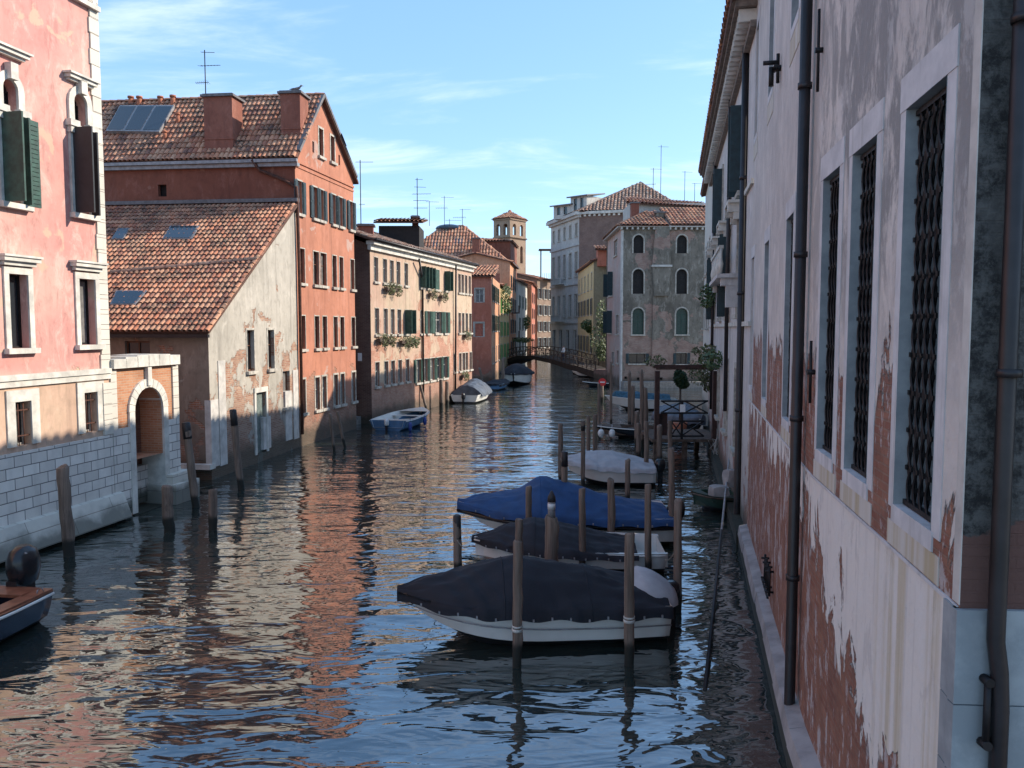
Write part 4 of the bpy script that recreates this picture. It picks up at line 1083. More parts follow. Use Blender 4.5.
    window(FS, w1, B, depth=.15, frame=.12, fout=.03, sill=False); W = window(FS, w2, B, depth=.12, frame=.12, fout=.03, sill=False, glass='redpanel', mull=False, label='blind window plastered red')
    tile_roof('roof', B, [F.pt(0,zt,.4)+Vector((-9.4,.9,0)), F.pt(0,zt,.4)-F.t*.4, F.pt(0,zt+1.4,.4)+F.t*5, F.pt(0,zt+1.4,.4)+F.t*5+Vector((-9.4,.9,0))], 'tile', .34, .6)
    quad_b = BM(); poly(quad_b, [F.pt(F.L,-.6), F.pt(F.L,zt+1.2), F.pt(F.L,zt+1.2)+Vector((-9,.9,0)), F.pt(F.L,-.6)+Vector((-9,.9,0))]); obj('side_wall', quad_b, M['red'], B)
    # row further along the left bank
    def row(name, label, x0px, Y0, x1px, Y1, ytop, mat, sh='green', floors=3, nwin=3, cat='house', depth=9, sidemat=None, rh=1.2, balcony=False):
        a = AY(x0px, 360, Y0); b = AY(x1px, 360, Y1); F = Fac((a.x, Y0), (b.x, Y1)); zt = AY(x0px, ytop, Y0).z
        B = thing(name, F.pt(0, 0), label, cat)
        ops = []
        for i in range(nwin):
            for j in range(floors):
                u = F.L*(i+.5)/nwin; z_ = 1.9+(zt-2.4)*j/floors; ops.append((u-.5, u+.5, z_, z_+min(1.8, (zt-2.4)/floors*.62)))
        bm = BM(); wall_grid(bm, F, 0, F.L, -.6, zt, ops, .2); obj('wall', bm, M[mat], B)
        for o in ops: window(F, o, B, depth=.2, frame=.1, fout=.03, shutters='LR', shmat=sh, shw=.45)
        ld = -F.n
        side_walls(B, F, zt, depth, M[sidemat or mat], ld=ld)
        e0, e1 = F.pt(-.3, zt, .4), F.pt(F.L+.3, zt, .4)
        tile_roof('roof', B, [e0, e1, e1+ld*(depth/2+.4)+Vector((0,0,rh)), e0+ld*(depth/2+.4)+Vector((0,0,rh))], 'tile', .4, .7)
        tile_roof('roof', B, [e1+ld*(depth+.8), e0+ld*(depth+.8), e0+ld*(depth/2+.4)+Vector((0,0,rh)), e1+ld*(depth/2+.4)+Vector((0,0,rh))], 'tile', .4, .7)
        bm = BM(); poly(bm, [F.pt(0,zt), F.pt(0,zt)+ld*depth, F.pt(0,zt+rh)+ld*depth/2]); poly(bm, [F.pt(F.L,zt), F.pt(F.L,zt)+ld*depth, F.pt(F.L,zt+rh)+ld*depth/2]); obj('gable', bm, M[sidemat or mat], B)
        return F, B
    F1, _ = row('yellow_house', 'pale yellow canal house with bright green shutters, left of the orange-red far house', 499.5, 92, 509, 104, 285, 'faryellow', 'brightgreen', depth=4, rh=.5)
    F2, B2 = row('orange_row_house', 'tall narrow orange-red house with balconies, left of the bridge', 510, 104.2, 516, 116, 262, 'farorange', 'black', 4, 3)
    F3, B3 = row('white_row_house', 'low whitish house just beyond the orange-red row house at the bridge', 518, 117, 527, 132, 281, 'farwhite', 'green', 3, 3)
    F4, B4 = row('pink_row_house', 'narrow pink and brown house at the far end of the canal', 531.5, 133, 536, 150, 283, 'red', 'black', 4, 3, sidemat='farorange')
    F5, B5 = row('brown_row_house', 'brown house closing the end of the canal beside the white palazzo', 537, 146, 552, 152, 279, 'brownwall', 'black', 4, 3)
    # balconies on the orange row house
    for z_ in (4.2, 7.6):
        u = 5.0; bm = BM(); F2.box(bm, u-1.2, u+1.2, z_-.12, z_, 0, .9)
        F2.box(bm, u-1.2, u+1.2, z_+.85, z_+.92, .84, .9)
        for k in range(9): F2.box(bm, u-1.15+k*.28, u-1.11+k*.28, z_, z_+.85, .85, .89)
        fix(bm); o = obj('balcony', bm, M['reddecks'], B2)
    p = F1.pt(3, 0, .3)
    def greenery(name, p, blobs, lab, cat='plant', mat='leaf', size=.16, n=260, seed=3):
        o = leaves(name, None, blobs, mat, size, n, seed, loc=p); tag(o, lab, cat)
    q = F1.pt(2.0, AY(505,292,94).z, .5); greenery('climbing_plant', q, [(q, (.7,1.2,1.0)), (q+Vector((.2,.5,-1.6)), (.6,.8,1.0))], 'leafy plant hanging on the pale yellow house', seed=4)
    q = AY(523, 340, 108); greenery('balcony_plants', q, [(q, (1.4,.8,.35))], 'row of bright green plants above the left foot of the bridge', seed=6, mat='leaf')
    q = AY(527, 322, 118); greenery('hanging_plant', q, [(q, (.5,.5,1.1))], 'dark green plant hanging beside the white row house', seed=8)
    bm = BM(); a = AY(513.5,262,101); b = AY(519.5,268,101.5); slab(bm, [a, b, b+Vector((.1,1.0,-.1)), a+Vector((.1,1.0,-.1))], .04); o = obj('awning', bm, M['signwhite'], loc=a); tag(o, 'small slanting white awning high on the orange-red row house', 'awning')
    # roof terrace and antennas
    b0 = AY(541, 282, 148); T = thing('roof_terrace', b0, 'timber roof terrace frame standing against the sky beside the white palazzo', 'roof terrace')
    w = 2.6; zt = AY(545, 249, 148).z
    for i, (dx, dy) in enumerate(((0,0),(w,0),(0,2),(w,2))):
        bm = BM(); bar(bm, b0+Vector((dx,dy,-.8)), (b0.x+dx, b0.y+dy, zt), .16); obj('post', bm, M['oldwood'], T)
    bm = BM(); slab(bm, [(b0.x-.4,b0.y-.4,zt),(b0.x+w+.6,b0.y-.4,zt),(b0.x+w+.6,b0.y+2.4,zt),(b0.x-.4,b0.y+2.4,zt)], .16); obj('canopy', bm, M['oldwood'], T)
    bm = BM(); slab(bm, [(b0.x-.3,b0.y-.3,b0.z+.6),(b0.x+w+.3,b0.y-.3,b0.z+.6),(b0.x+w+.3,b0.y+2.3,b0.z+.6),(b0.x-.3,b0.y+2.3,b0.z+.6)], .14)
    for k in range(9): bar(bm, (b0.x+k*w/8, b0.y-.2, b0.z+.6), (b0.x+k*w/8, b0.y-.2, b0.z+1.6), .06)
    obj('railing', bm, M['oldwood'], T)
    antenna(361, 228, 160, 51, 'tall thin aerial rising left, beside the gable of the orange house', yagis=((.97,.9,0.0), (.35,.3,0)))
    antenna(417.5, 236, 178, 58, 'mast with a stack of four aerials above the cream house roof', yagis=((.97,.45,0), (.82,.7,.2), (.68,1.1,-.1), (.55,.9,.1), (.4,.8,0)), base=AY(417.5,228,58))
    antenna(429.5, 226, 201, 88, 'short aerial just right of the stacked mast', yagis=((.97,1.2,0.2),))
    antenna(444.5, 226, 196, 92, 'aerial standing over the glass roof dome', yagis=((.95,1.2,0), (.6,1.1,3.1)))
    antenna(449.5, 226, 219, 92, 'tiny low aerial right beside the glass roof dome', yagis=((.8,1.5,0),))
    antenna(462.5, 230, 209, 90, 'aerial at the right end of the hipped roof', yagis=((.97,1.0,0), (.6,1.2,3.0)))
def iron_lattice(F, o, depth, B):
    """sinuous wrought-iron bars with collars"""
    a, b, c, d = o; bm = BM(); n = 6; w = (b-a)/n; hh = .30; m = int((d-c)/hh)
    for i in range(n+1):
        for ph in (0, 1):
            if (i == 0 and ph == 0) or (i == n and ph == 1): continue
            pts = []
            K = m*6
            for k in range(K+1):
                z = c+(d-c)*k/K; sgn = 1 if ph else -1
                s = abs(math.sin(math.pi*(z-c)/hh*1.0))
                pts.append(F.pt(min(max(a+w*i+sgn*s*w*.5, a+.01), b-.01), z, -depth+.02*ph))
            tube(bm, pts, .012, 5, cap=False)
    for k in range(1, m+1):
        z = c+hh*k
        if z > d-.02: break
        for i in range(n+1):
            u = min(max(a+w*i, a+.03), b-.03)
            F.box(bm, u-.018, u+.018, z-.018, z+.018, -depth-.015, -depth+.025)
        for i in range(n):
            if k < m+1:
                u = a+w*(i+.5); F.box(bm, u-.016, u+.016, z-hh/2-.016, z-hh/2+.016, -depth-.015, -depth+.025)
    F.box(bm, a, b, c, c+.04, -depth-.02, -depth+.03); F.box(bm, a, b, d-.04, d, -depth-.02, -depth+.03)
    fix(bm); return obj('grille', bm, M['iron'], B)
def near_palace():
    A = Vector((2.851, 4.98)); C = Vector((3.64, 9.6)); D = Vector((5.93, 19.9))
    FA = Fac(A, C, -1); FB = Fac(C, D, -1); ZT = 14.0
    B = thing('near_palace', (A.x, A.y, 0), 'huge pale stuccoed palace filling the right side, with lattice-barred windows', 'building')
    zb = 3.72
    W = {}
    W['1'] = FA.rect(910, 88, 947, 528); W['2'] = FA.rect(855.5, 146, 877, 474)
    o = W['1']; o = (FA.uz(901, 300)[0], FA.uz(940.5, 300)[0], FA.uz(938, 537)[1], FA.uz(928, 92)[1])
    u0, u1 = sorted(o[:2]); W['1'] = (u0, u1, o[2], o[3])
    o = (FA.uz(849.5, 300)[0], FA.uz(873, 300)[0]); u0, u1 = sorted(o); W['2'] = (u0, u1, W['1'][2], W['1'][3])
    r3 = FB.rect(821, 180, 834, 452); fb = []
    wd = W['1'][1]-W['1'][0]
    # regular windows on the further stretch
    for (xa, xb) in ((817.5, 834), (784, 792.5), (763.5, 768), (750.5, 753.5)):
        c = (FB.uz(xa, 320)[0]+FB.uz(xb, 320)[0])/2; fb.append((c-wd*.5, c+wd*.5, W['1'][2], W['1'][3]))
    up = FB.rect(790, -60, 799, 18); c = fb[1]; up = (c[0], c[1], FB.uz(795, 22)[1], FB.uz(795, 22)[1]+2.6)
    up2 = [(o[0], o[1], up[2], up[3]) for o in fb[2:]]
    print('near windows', W, fb, up)
    c = FA.uz(828, 320)[0]; fb = fb[1:]; W['3'] = (c-wd*.46, min(c+wd*.46, FA.L-.12), W['1'][2], W['1'][3]); print('W3', W['3'], FA.L)
    upA = [(W['2'][0], W['2'][1], up[2], up[3])]
    bm = BM(); wall_grid(bm, FA, 0, FA.L, .3, ZT, [W['1'], W['2'], W['3']]+upA, .02); wall_grid(bm, FB, 0, FB.L, .3, ZT, fb+[up]+up2, .02)
    obj('wall', bm, M['nearwall'], B)
    def frame(F, o, label=None, lat=True):
        a, b, c, d = o; dep = .15; fw = .17; bm = BM()
        F.box(bm, a-fw, a-.0, c-.02, d, -dep+.12, .007, 0); F.box(bm, b, b+fw*.8, c-.02, d, -.1, .007, 0); F.box(bm, a-fw-.01, b+fw*.8+.01, d, d+.27, -.3, .012, 0)
        fix(bm); Wn = obj('window', bm, M['wstone'], B)
        if label: Wn['label'] = label
        bm = BM()   # deep reveals
        for (p, q) in (((a+.004,c),(a+.004,d)), ((a,d-.004),(b,d-.004)), ((b-.004,d),(b-.004,c)), ((b,c+.004),(a,c+.004))):
            f = poly(bm, [F.pt(p[0],p[1],.01), F.pt(q[0],q[1],.01), F.pt(q[0],q[1],-dep-.2), F.pt(p[0],p[1],-dep-.2)])
        obj('reveal', bm, M['reveal'], Wn)
        bm = BM(); F.box(bm, a-fw*.2, b+fw*.2, c-.13, c+.012, -.3, .014); fix(bm); obj('sill', bm, M['wstone'], Wn)
        bm = BM(); F.box(bm, a-fw, b+fw*.8, zb+.02 if c < 6 else c-.5, c-.132, -.1, .009); fix(bm); obj('sill_panel', bm, M['sillstone'], Wn)
        if True:
            bm = BM(); quad(bm, F.pt(a,c,-dep-.2), F.pt(b,c,-dep-.2), F.pt(b,d,-dep-.2), F.pt(a,d,-dep-.2)); obj('pane', bm, M['inner'], Wn)
            iron_lattice(F, (a+.01, b-.01, c+.02, d-.02), dep-.06, Wn) if lat else None
        if not lat:
            bm = BM(); F.box(bm, a+.01, b-.01, c, d, -.14, -.10); fix(bm); obj('shutter', bm, M['reveal'], Wn)
    frame(FA, W['1'], 'nearest window with iron lattice'); frame(FA, W['2'], 'second window with iron lattice')
    frame(FA, W['3'], 'third window with iron lattice')
    for o in fb+[up]+up2: frame(FB, o, lat=(o is fb[0]))
    frame(FA, upA[0], lat=False)
    # string course, foundation
    bm = BM(); FA.box(bm, .02, FA.L, zb-.02, zb+.008, -.1, .012); FB.box(bm, 0, FB.L, zb-.02, zb+.008, -.1, .012); fix(bm); obj('string_course', bm, M['wstone'], B)
    for F in (FA, FB):
        bm = BM(); n = max(1, int(F.L/1.7))
        for i in range(n):
            a, b = F.L*i/n+.004, F.L*(i+1)/n-.004; j = random.uniform(-.015, .015)
            P = [F.pt(u, z, o) for (u, z, o) in ((a,.30,-.3),(b,.30,-.3),(b,.30,.21+j),(a,.30,.21+j),(a,.64,-.3),(b,.64,-.3),(b,.52,.18+j),(a,.52,.18+j))]
            hexa(bm, P)
        fix(bm); bmesh.ops.subdivide_edges(bm, edges=bm.edges, cuts=3, use_grid_fill=True)
        for v in bm.verts: v.co += Vector((noise.noise(v.co*2.5), noise.noise(v.co*2.5+Vector((9,0,0))), noise.noise(v.co*2.5+Vector((0,9,0)))))*.012
        obj('foundation_ledge', bm, M['ledge'], B)
        bm = BM(); F.box(bm, 0, F.L, -1.2, .31, -.3, .20); fix(bm); obj('footing', bm, M['mud'], B)
    # corner strip and ashlar
    bm = BM(); FA.box(bm, .002, .12, zb+.02, ZT, -.001, .006); fix(bm); obj('corner_strip', bm, M['farwhite2'], B)
    FE = Fac(A, A+Vector((6, -.35)), side=1)
    bm = BM(); wall_grid(bm, FE, 0, 6, .3, ZT, [], .1); obj('end_wall', bm, M['endwall'], B)
    z = zb
    hs = [.62, .45, 1.2, .9, .5]; bm = BM(); FA2 = FA
    for h in hs:
        P = []
        z0 = z-h+.008; z1 = z
        FE.box(bm, -.035, .55, z0, z1, -.05, .035); FA.box(bm, .0, .20, z0, z1, -.05, .030)
        z -= h
    fix(bm); obj('corner_stones', bm, M['reveal'], B)
    # roof over the back
    dp = 12; n_ = -FB.n
    bm = BM(); P = [FA.pt(0,ZT,.6), FA.pt(FA.L,ZT,.6), FB.pt(FB.L+.3,ZT,.6), FB.pt(FB.L+.3,ZT,.6)+n_*dp, FA.pt(0,ZT,.6)+n_*dp]; slab(bm, P, .35); obj('eaves', bm, M['stone'], B)
    bm = BM(); a = FB.pt(FB.L,0); b = a+n_*dp; c = FE.pt(6,0); poly(bm, [(a.x,a.y,-.5),(b.x,b.y,-.5),(b.x,b.y,ZT),(a.x,a.y,ZT)]); poly(bm, [(b.x,b.y,-.5),(c.x,c.y,-.5),(c.x,c.y,ZT),(b.x,b.y,ZT)]); obj('back_wall', bm, M['palace2'], B)
    # downpipes
    def dpipe(F, px, yb, r, ztop, mat='pipe', out=.12, shoe=True, label=None):
        u, z = F.uz(px, yb); bm = BM(); pts = [F.pt(u, ztop, out), F.pt(u, z+.25, out)]
        if shoe: pts += [F.pt(u, z+.10, out+.02), F.pt(u-.02, z-.05, out+.16)]
        tube(bm, pts, r, 10)
        zz = z+.6
        while zz < ztop: tube(bm, [F.pt(u, zz, out), F.pt(u, zz+.07, out)], r*1.22, 10); F.box(bm, u-.015, u+.015, zz+.01, zz+.05, 0, out); zz += 2.1
        for f in bm.faces: pass
        o = obj('downpipe', bm, M[mat], B)
        if label: o['label'] = label
    dpipe(FB, 801, 738, .075, ZT, label='thick dark downpipe between second and third window') if False else None
    # the big pipe stands just this side of the bend
    u, z = FA.uz(799, 738)
    # solve its plan position from its foot line on wall B or A
    F = FB if FB.uz(806, 400)[0] > 0 else FA
    u = F.uz(806, 400)[0]; zf = F.uz(798.5, 740)[1]
    bm = BM(); tube(bm, [F.pt(u, ZT, .11), F.pt(u, zf+.0, .11), F.pt(u, zf-.2, .14), F.pt(u, zf-.32, .26)], .072, 10)
    for zz in (2.2, 4.3, 6.4, 8.5, 10.6): tube(bm, [F.pt(u, zz, .11), F.pt(u, zz+.07, .11)], .09, 10)
    fix(bm); o = obj('downpipe', bm, M['pipe'], B); o['label'] = 'thick dark downpipe before the third window'
    u = FB.uz(746, 300)[0]; zf = FB.uz(741.5, 534)[1]
    bm = BM(); tube(bm, [FB.pt(u, ZT, .13), FB.pt(u, zf+.3, .13), FB.pt(u, zf+.1, .2)], .095, 10)
    for zz in (3.2, 6.4, 9.5): tube(bm, [FB.pt(u, zz, .13), FB.pt(u, zz+.09, .13)], .115, 10)
    fix(bm); o = obj('downpipe', bm, M['pipe'], B); o['label'] = 'dark downpipe at the far end of the wall'
    p = hitp(1009, 400, FE.pt(0,0,.12), FE.n); ue = (p-FE.o).dot(FE.t)
    bm = BM(); tube(bm, [FE.pt(ue, ZT, .09), FE.pt(ue, 3.55, .09), FE.pt(ue+.03, 3.35, .09), FE.pt(ue+.05, 3.1, .08), FE.pt(ue+.05, .6, .08)], .052, 12)
    for zz in (5.2, 7.3, 9.4): tube(bm, [FE.pt(ue, zz, .11), FE.pt(ue, zz+.05, .11)], .072, 12)
    fix(bm); o = obj('downpipe', bm, M['pipe'], B); o['label'] = 'smooth brown downpipe round the corner'
    # iron anchors
    def anchor(F, px, py, h, lab, horiz=0, r=.018):
        u, z = F.uz(px, py); bm = BM(); tube(bm, [F.pt(u, z-h/2, .05), F.pt(u+.02, z+h/2, .05)], r, 7); tube(bm, [F.pt(u, z, -.02), F.pt(u, z, .09)], r*1.8, 7)
        if horiz:
            tube(bm, [F.pt(u, z+.1, .05), F.pt(u, z+.1, .30)], r*1.3, 7); tube(bm, [F.pt(u-.15, z, .10), F.pt(u+.15, z, .10)], r*1.2, 7); tube(bm, [F.pt(u, z+.02, .16), F.pt(u, z-.3, .16)], r*1.5, 7)
        fix(bm); o = obj('wall_anchor', bm, M['iron'], B); o['label'] = lab
    anchor(FA, 823, 50, .95, 'thin iron tie bar high by the downpipe'); anchor(FA if FA.uz(817, 365)[0] < FA.L else FB, 815, 372, .75, 'iron tie bar beside the third window')
    anchor(FB, 781, 68, .5, 'iron bracket high on the wall', 1, .03)
    u, z = FB.uz(769, 568)
    for k in range(4):
        bm = BM(); uu = u-k*.28; tube(bm, [FB.pt(uu, z-.25, .07), FB.pt(uu, z+.25, .07)], .022, 6); tube(bm, [FB.pt(uu, z-.18, 0), FB.pt(uu, z-.18, .14)], .02, 6); tube(bm, [FB.pt(uu, z+.18, 0), FB.pt(uu, z+.18, .14)], .02, 6)
        bar(bm, FB.pt(uu, z-.2, .12), FB.pt(uu-.26, z-.2, .12), .03); fix(bm); o = obj('iron_cleat', bm, M['iron'], B)
    p = hitp(986, 712, FE.pt(0,0,.08), FE.n); ue = (p-FE.o).dot(FE.t); z0 = hitp(986, 742, FE.pt(0,0,.08), FE.n).z; z1 = hitp(987, 681, FE.pt(0,0,.08), FE.n).z
    bm = BM(); tube(bm, [FE.pt(ue, z0, .09), FE.pt(ue, z1, .09)], .022, 10); tube(bm, [FE.pt(ue, z0-.02, .0), FE.pt(ue, z0-.01, .12)], .03, 10); tube(bm, [FE.pt(ue, z1, .0), FE.pt(ue, z1, .12)], .03, 10); fix(bm)
    o = obj('wall_anchor', bm, M['iron'], B); o['label'] = 'upright black iron bar on the corner stones'
    return FA, FB, FE
def second_palace(FB):
    P0 = FB.pt(FB.L+.04, 0); P1 = Vector((10.35, 42.0, 0)); F = Fac((P0.x, P0.y), (P1.x, P1.y), -1); L = F.L; ZT = 13.3
    B = thing('corbelled_palace', F.pt(0, 0), 'second pale palace along the right bank with open shutters and a stone balcony', 'building')
    cols = [F.uz(p, 200)[0] for p in (741, 730.5, 722.5, 716.5, 712, 708.8)]
    ops = []
    for i, u in enumerate(cols):
        for (z0, z1) in ((9.4, 11.8), (5.9, 8.7), (1.9, 4.3)):
            if 0 < u-.5 and u+.5 < L: ops.append((u-.5, u+.5, z0, z1))
    bm = BM(); wall_grid(bm, F, 0, L, -.4, ZT, ops, .25); obj('wall', bm, M['palace2'], B)
    for o in ops:
        top = o[2] > 9; mid = 5 < o[2] < 9
        window(F, o, B, depth=.25, frame=.14, fout=.06, shutters='perp' if (top and ops.index(o)//3 % 2 == 0) or (mid and ops.index(o)//3 % 2 == 1) else None, shmat='teal', shw=.34, sill=True)
        if mid:
            bm = BM()
            for s in (-1, 1):
                u = o[0]-.1 if s < 0 else o[1]+.1
                F.box(bm, u-.1, u+.1, o[3]+.1, o[3]+.35, .04, .42); F.box(bm, u-.08, u+.08, o[3]-.1, o[3]+.1, .04, .25)
            F.box(bm, o[0]-.3, o[1]+.3, o[3]+.35, o[3]+.43, .0, .42); fix(bm); obj('lintel', bm, M['stone'], B)
    # eaves with corbels
    bm = BM(); k = 0; u = .15
    while u < L: F.box(bm, u, u+.16, ZT-.32, ZT-.02, .0, .42); u += .42
    fix(bm); obj('eaves_corbels', bm, M['stone'], B)
    bm = BM(); F.box(bm, 0, L+.2, ZT, ZT+.10, -.3, .52); F.box(bm, 0, L+.2, ZT+.10, ZT+.2, -.3, .60); F.box(bm, 0, L, ZT-.5, ZT-.34, 0, .16); fix(bm); obj('cornice', bm, M['oldwood2'], B)
    for z in (5.55, 9.05):
        bm = BM(); F.box(bm, 0, L, z, z+.12, 0, .07); fix(bm); obj('string_course', bm, M['stone'], B)
    # stone balcony
    u0, u1 = F.uz(738, 290)[0], F.uz(727, 290)[0]; zb = F.uz(733, 281)[1]
    bm = BM(); F.box(bm, u0, u0+.35, zb-.9, zb-.25, 0, .35); F.box(bm, u0-.02, u0+.45, zb-.25, zb-.02, 0, .5); F.box(bm, u1-.35, u1, zb-.9, zb-.25, 0, .35); F.box(bm, u1-.4, u1, zb-.25, zb-.02, 0, .5)
    F.box(bm, u0-.1, u1+.1, zb-.02, zb+.10, 0, .62); fix(bm); Wb = obj('balcony', bm, M['palace2'], B)
    bm = BM(); F.box(bm, u0-.05, u1+.05, zb+.85, zb+.95, .44, .58); n = 9
    for k in range(n+1):
        u = u0+(u1-u0)*k/n; tube(bm, [F.pt(u, zb+.12, .51), F.pt(u, zb+.4, .51), F.pt(u, zb+.6, .51), F.pt(u, zb+.85, .51)], [.04,.075,.04,.05], 8)
    fix(bm); obj('balustrade', bm, M['stone'], Wb)
    for px in (734.5, 719):
        u = F.uz(px, 100)[0]; bm = BM(); tube(bm, [F.pt(u, ZT-.1, .12), F.pt(u, F.uz(px, 420)[1], .12)], .07, 8); obj('downpipe', bm, M['pipe'], B)
    n_ = -F.n; dp = 12
    bm = BM(); a = F.pt(L, 0); b = a+n_*dp; poly(bm, [(a.x,a.y,-.5),(b.x,b.y,-.5),(b.x,b.y,ZT),(a.x,a.y,ZT)]); obj('end_wall', bm, M['palace2'], B)
    e0, e1 = F.pt(-.1, ZT+.2, .64), F.pt(L+.2, ZT+.2, .64)
    tile_roof('roof', B, [e0, e1, e1+n_*7+Vector((0,0,2.2)), e0+n_*7+Vector((0,0,2.2))], 'tile', .4, .7)
    bm = BM(); F.box(bm, 0, L, -1.2, .35, -.3, .25); fix(bm); obj('footing', bm, M['mud'], B)
    hidden_house(F)
    # plants on the wall
    i = 0
    for (px, py, r, lab, mt) in ((716, 352, (.7,.8,.35), 'straggling plant on the string course above the jetty beam', 'leaf2'), (722, 360, (.55,.7,.4), 'green plant on a wall ledge left of the second palace downpipe', 'leaf'), (706, 371, (.9,.9,.8), 'bushy yellow-green shrub growing beyond the jetty frame', 'leaf2'), (716, 296, (.4,.6,.6), 'dark creeper hanging below the stone balcony', 'leaf')):
        u, z = F.uz(px, py) if px > 708.5 else (L-.5, AY(706, 371, 41).z); p = F.pt(u, z, .35)
        o = leaves('wall_plant', None, [(p, r)], mt, .10, 220, 20+i, loc=p); tag(o, lab, 'plant'); i += 1
    return F
def grey_house():
    a = AY(621, 386, 74.6); F = Fac((a.x, 74.6), (20.5, 75.0), side=1)     # front towards the viewer
    Lf = F.L; B = thing('grey_arched_house', (a.x, 74.6, 0), 'tall mottled grey and brick house with white-edged arched windows facing the viewer', 'house')
    zt = F.uz(660, 227)[1]; R = F.rect
    A = [R(633.5,235,643.5,253.5), R(676.9,235,686.9,253), R(632.8,269,643.6,293.8), R(676.4,269,687,293.8), R(632.4,308,643.8,334.4), R(676,308,687.6,334.4)]
    for i in (0, 2, 4):
        z0 = (A[i][2]+A[i+1][2])/2; z1 = (A[i][3]+A[i+1][3])/2
        for k in (i, i+1): A[k] = (A[k][0], A[k][1], z0, z1)
    lo = [R(629,353.5,645.5,363.5), R(676.3,353,686.8,364)]
    hol = [R(624.4,376.5,627,379), R(637,377.5,639.5,380), R(660,377.5,662.5,380)]
    bm = BM(); wall_grid(bm, F, 0, Lf, -.6, zt, [o+(True,) for o in A]+lo+hol, .28); obj('wall', bm, M['grey'], B)
    for i, o in enumerate(A):
        window(F, o, B, depth=.26, frame=.13, fout=.04, arched=True, wood='green' if i > 3 else 'iron', glass='greenpane' if i > 3 else 'inner', sill=i > 3, mull=i > 3)
    for o in lo: window(F, o, B, depth=.26, frame=.04, fout=.02, wood='iron', shutters='LR', shmat='teal', shw=.28)
    for o in hol: window(F, o, B, depth=.26, frame=0, sill=False, mull=False, glass='inner', wood='iron')
    # projecting flue, narrowing upwards, and eaves
    cu = F.uz(660.5, 300)[0]; bm = BM()
    zA, zB, zC = F.uz(660, 366)[1], F.uz(660, 296)[1], zt+.05
    def seg(z0, z1, w0, w1, o):
        P = [F.pt(cu+s*w/2, z, oo) for (z, w) in ((z0, w0), (z1, w1)) for (s, oo) in ((-1,-.05),(1,-.05),(1,o),(-1,o))]
        hexa(bm, P)
    seg(F.uz(660,266)[1], zC, 1.75, 1.25, .42); seg(zB, F.uz(660,266)[1]-.002, 1.3, 1.75, .42); seg(zA, zB-.002, 1.5, 1.5, .18)
    fix(bm); obj('flue', bm, M['grey'], B)
    bm = BM(); F.box(bm, cu-.95, cu+.95, F.uz(660,266)[1]-.1, F.uz(660,266)[1]+.08, 0, .5); k = -.2
    while k < Lf: F.box(bm, k, k+.16, zt-.26, zt-.03, 0, .36); k += .5
    F.box(bm, -.35, Lf, zt-.03, zt+.1, -.1, .45); fix(bm); obj('eaves_corbels', bm, M['farwhite2'], B)
    # canal side
    b = AY(606.5, 386, 86); FC = Fac((b.x, 86), (a.x, 74.6), side=1)
    wl = [FC.rect(614,240,617.3,255.6), FC.rect(608.2,273,612.8,296), FC.rect(608,311,612,333), FC.rect(616,315,618.6,334), FC.rect(612,352,614,364), FC.rect(617,354,619,363)]
    wl = [(o[0], o[1], o[2], max(o[3], o[2]+1.2)) for o in wl]; bm = BM(); wall_grid(bm, FC, 0, FC.L, -.6, zt, wl, .25); obj('side_wall', bm, M['greypink'], B)
    for i, o in enumerate(wl): window(FC, o, B, depth=.22, frame=.09, fout=.02, shutters='perp' if i in (1,2) else None, shmat='teal', shw=.5)
    bm = BM(); FC.box(bm, FC.L-.9, FC.L+.02, -.5, zt-.3, -.1, .03); fix(bm); obj('corner_strip', bm, M['farwhite2'], B)
    bm = BM(); FC.box(bm, -.3, FC.L+.3, zt-.05, zt+.1, -.1, .45); fix(bm); obj('eaves', bm, M['farwhite2'], B)
    # roofs: hip on the left, higher block on the right
    c1 = F.pt(-.5, zt+.1, .5); c2 = F.pt(Lf, zt+.1, .5); top = F.uz(658, 213.5)
    ap = Vector((F.pt(cu-.6, 0).x, 79.5, zt+2.1)); bk = FC.pt(-.3, zt+.1, .5)
    tile_roof('roof', B, [c1, F.pt(F.uz(668,226)[0], zt+.1, .5), F.pt(F.uz(668,226)[0], zt+2.1, -4.9), ap], 'tile', .36, .6)
    tile_roof('roof', B, [bk, c1, ap, Vector((ap.x, 86, zt+2.1))], 'tile', .36, .6)
    uR = F.uz(669.5, 226)[0]
    tile_roof('roof', B, [F.pt(uR, zt+.15, .5), F.pt(Lf, zt+.15, .5), F.pt(Lf, zt+2.4, -4.5), F.pt(uR, zt+2.4, -4.5)], 'tile', .36, .6)
    # attic pavilion
    z0 = zt+1; w0, w1 = F.uz(632, 210)[0], F.uz(702, 210)[0]; zc = AY(660, 208, 80).z
    P = F.pt(w0, 0, -6); x0 = AY(630, 205, 81).x; x1 = AY(704, 205, 81).x; za = AY(640, 203, 81).z
    bm = BM(); box(bm, ((x0+x1)/2, 83.5, (za+zt)/2), (x1-x0, 5, za-zt)); fix(bm); obj('attic', bm, M['palazzo'], B)
    tile_roof('roof', B, [(x0-.4, 80.5, za), (x1+.3, 80.5, za-.5), (x1+.3, 83.6, za+.5), (x0-.4, 83.6, za+1.0)], 'tile', .36, .6)
    c = AY(660, 226, 77.5); chimney(B, Vector((c.x, c.y, 0)), .85, .8, c.z-.5, AY(660, 213.5, 77.5).z, 0, 'grey')
    c = AY(634.5, 222, 78.5); chimney(B, Vector((c.x, c.y, 0)), .75, .8, c.z-1.0, AY(634.5, 204, 78.5).z, 0)
    bm = BM(); F.box(bm, Lf-12+.0, Lf-.0, -.6, .5, 0, 1.6) if False else F.box(bm, 0, Lf, -.8, .55, 0, 1.5); fix(bm); q = obj('quay', bm, M['ground']); tag(q, kind='structure')
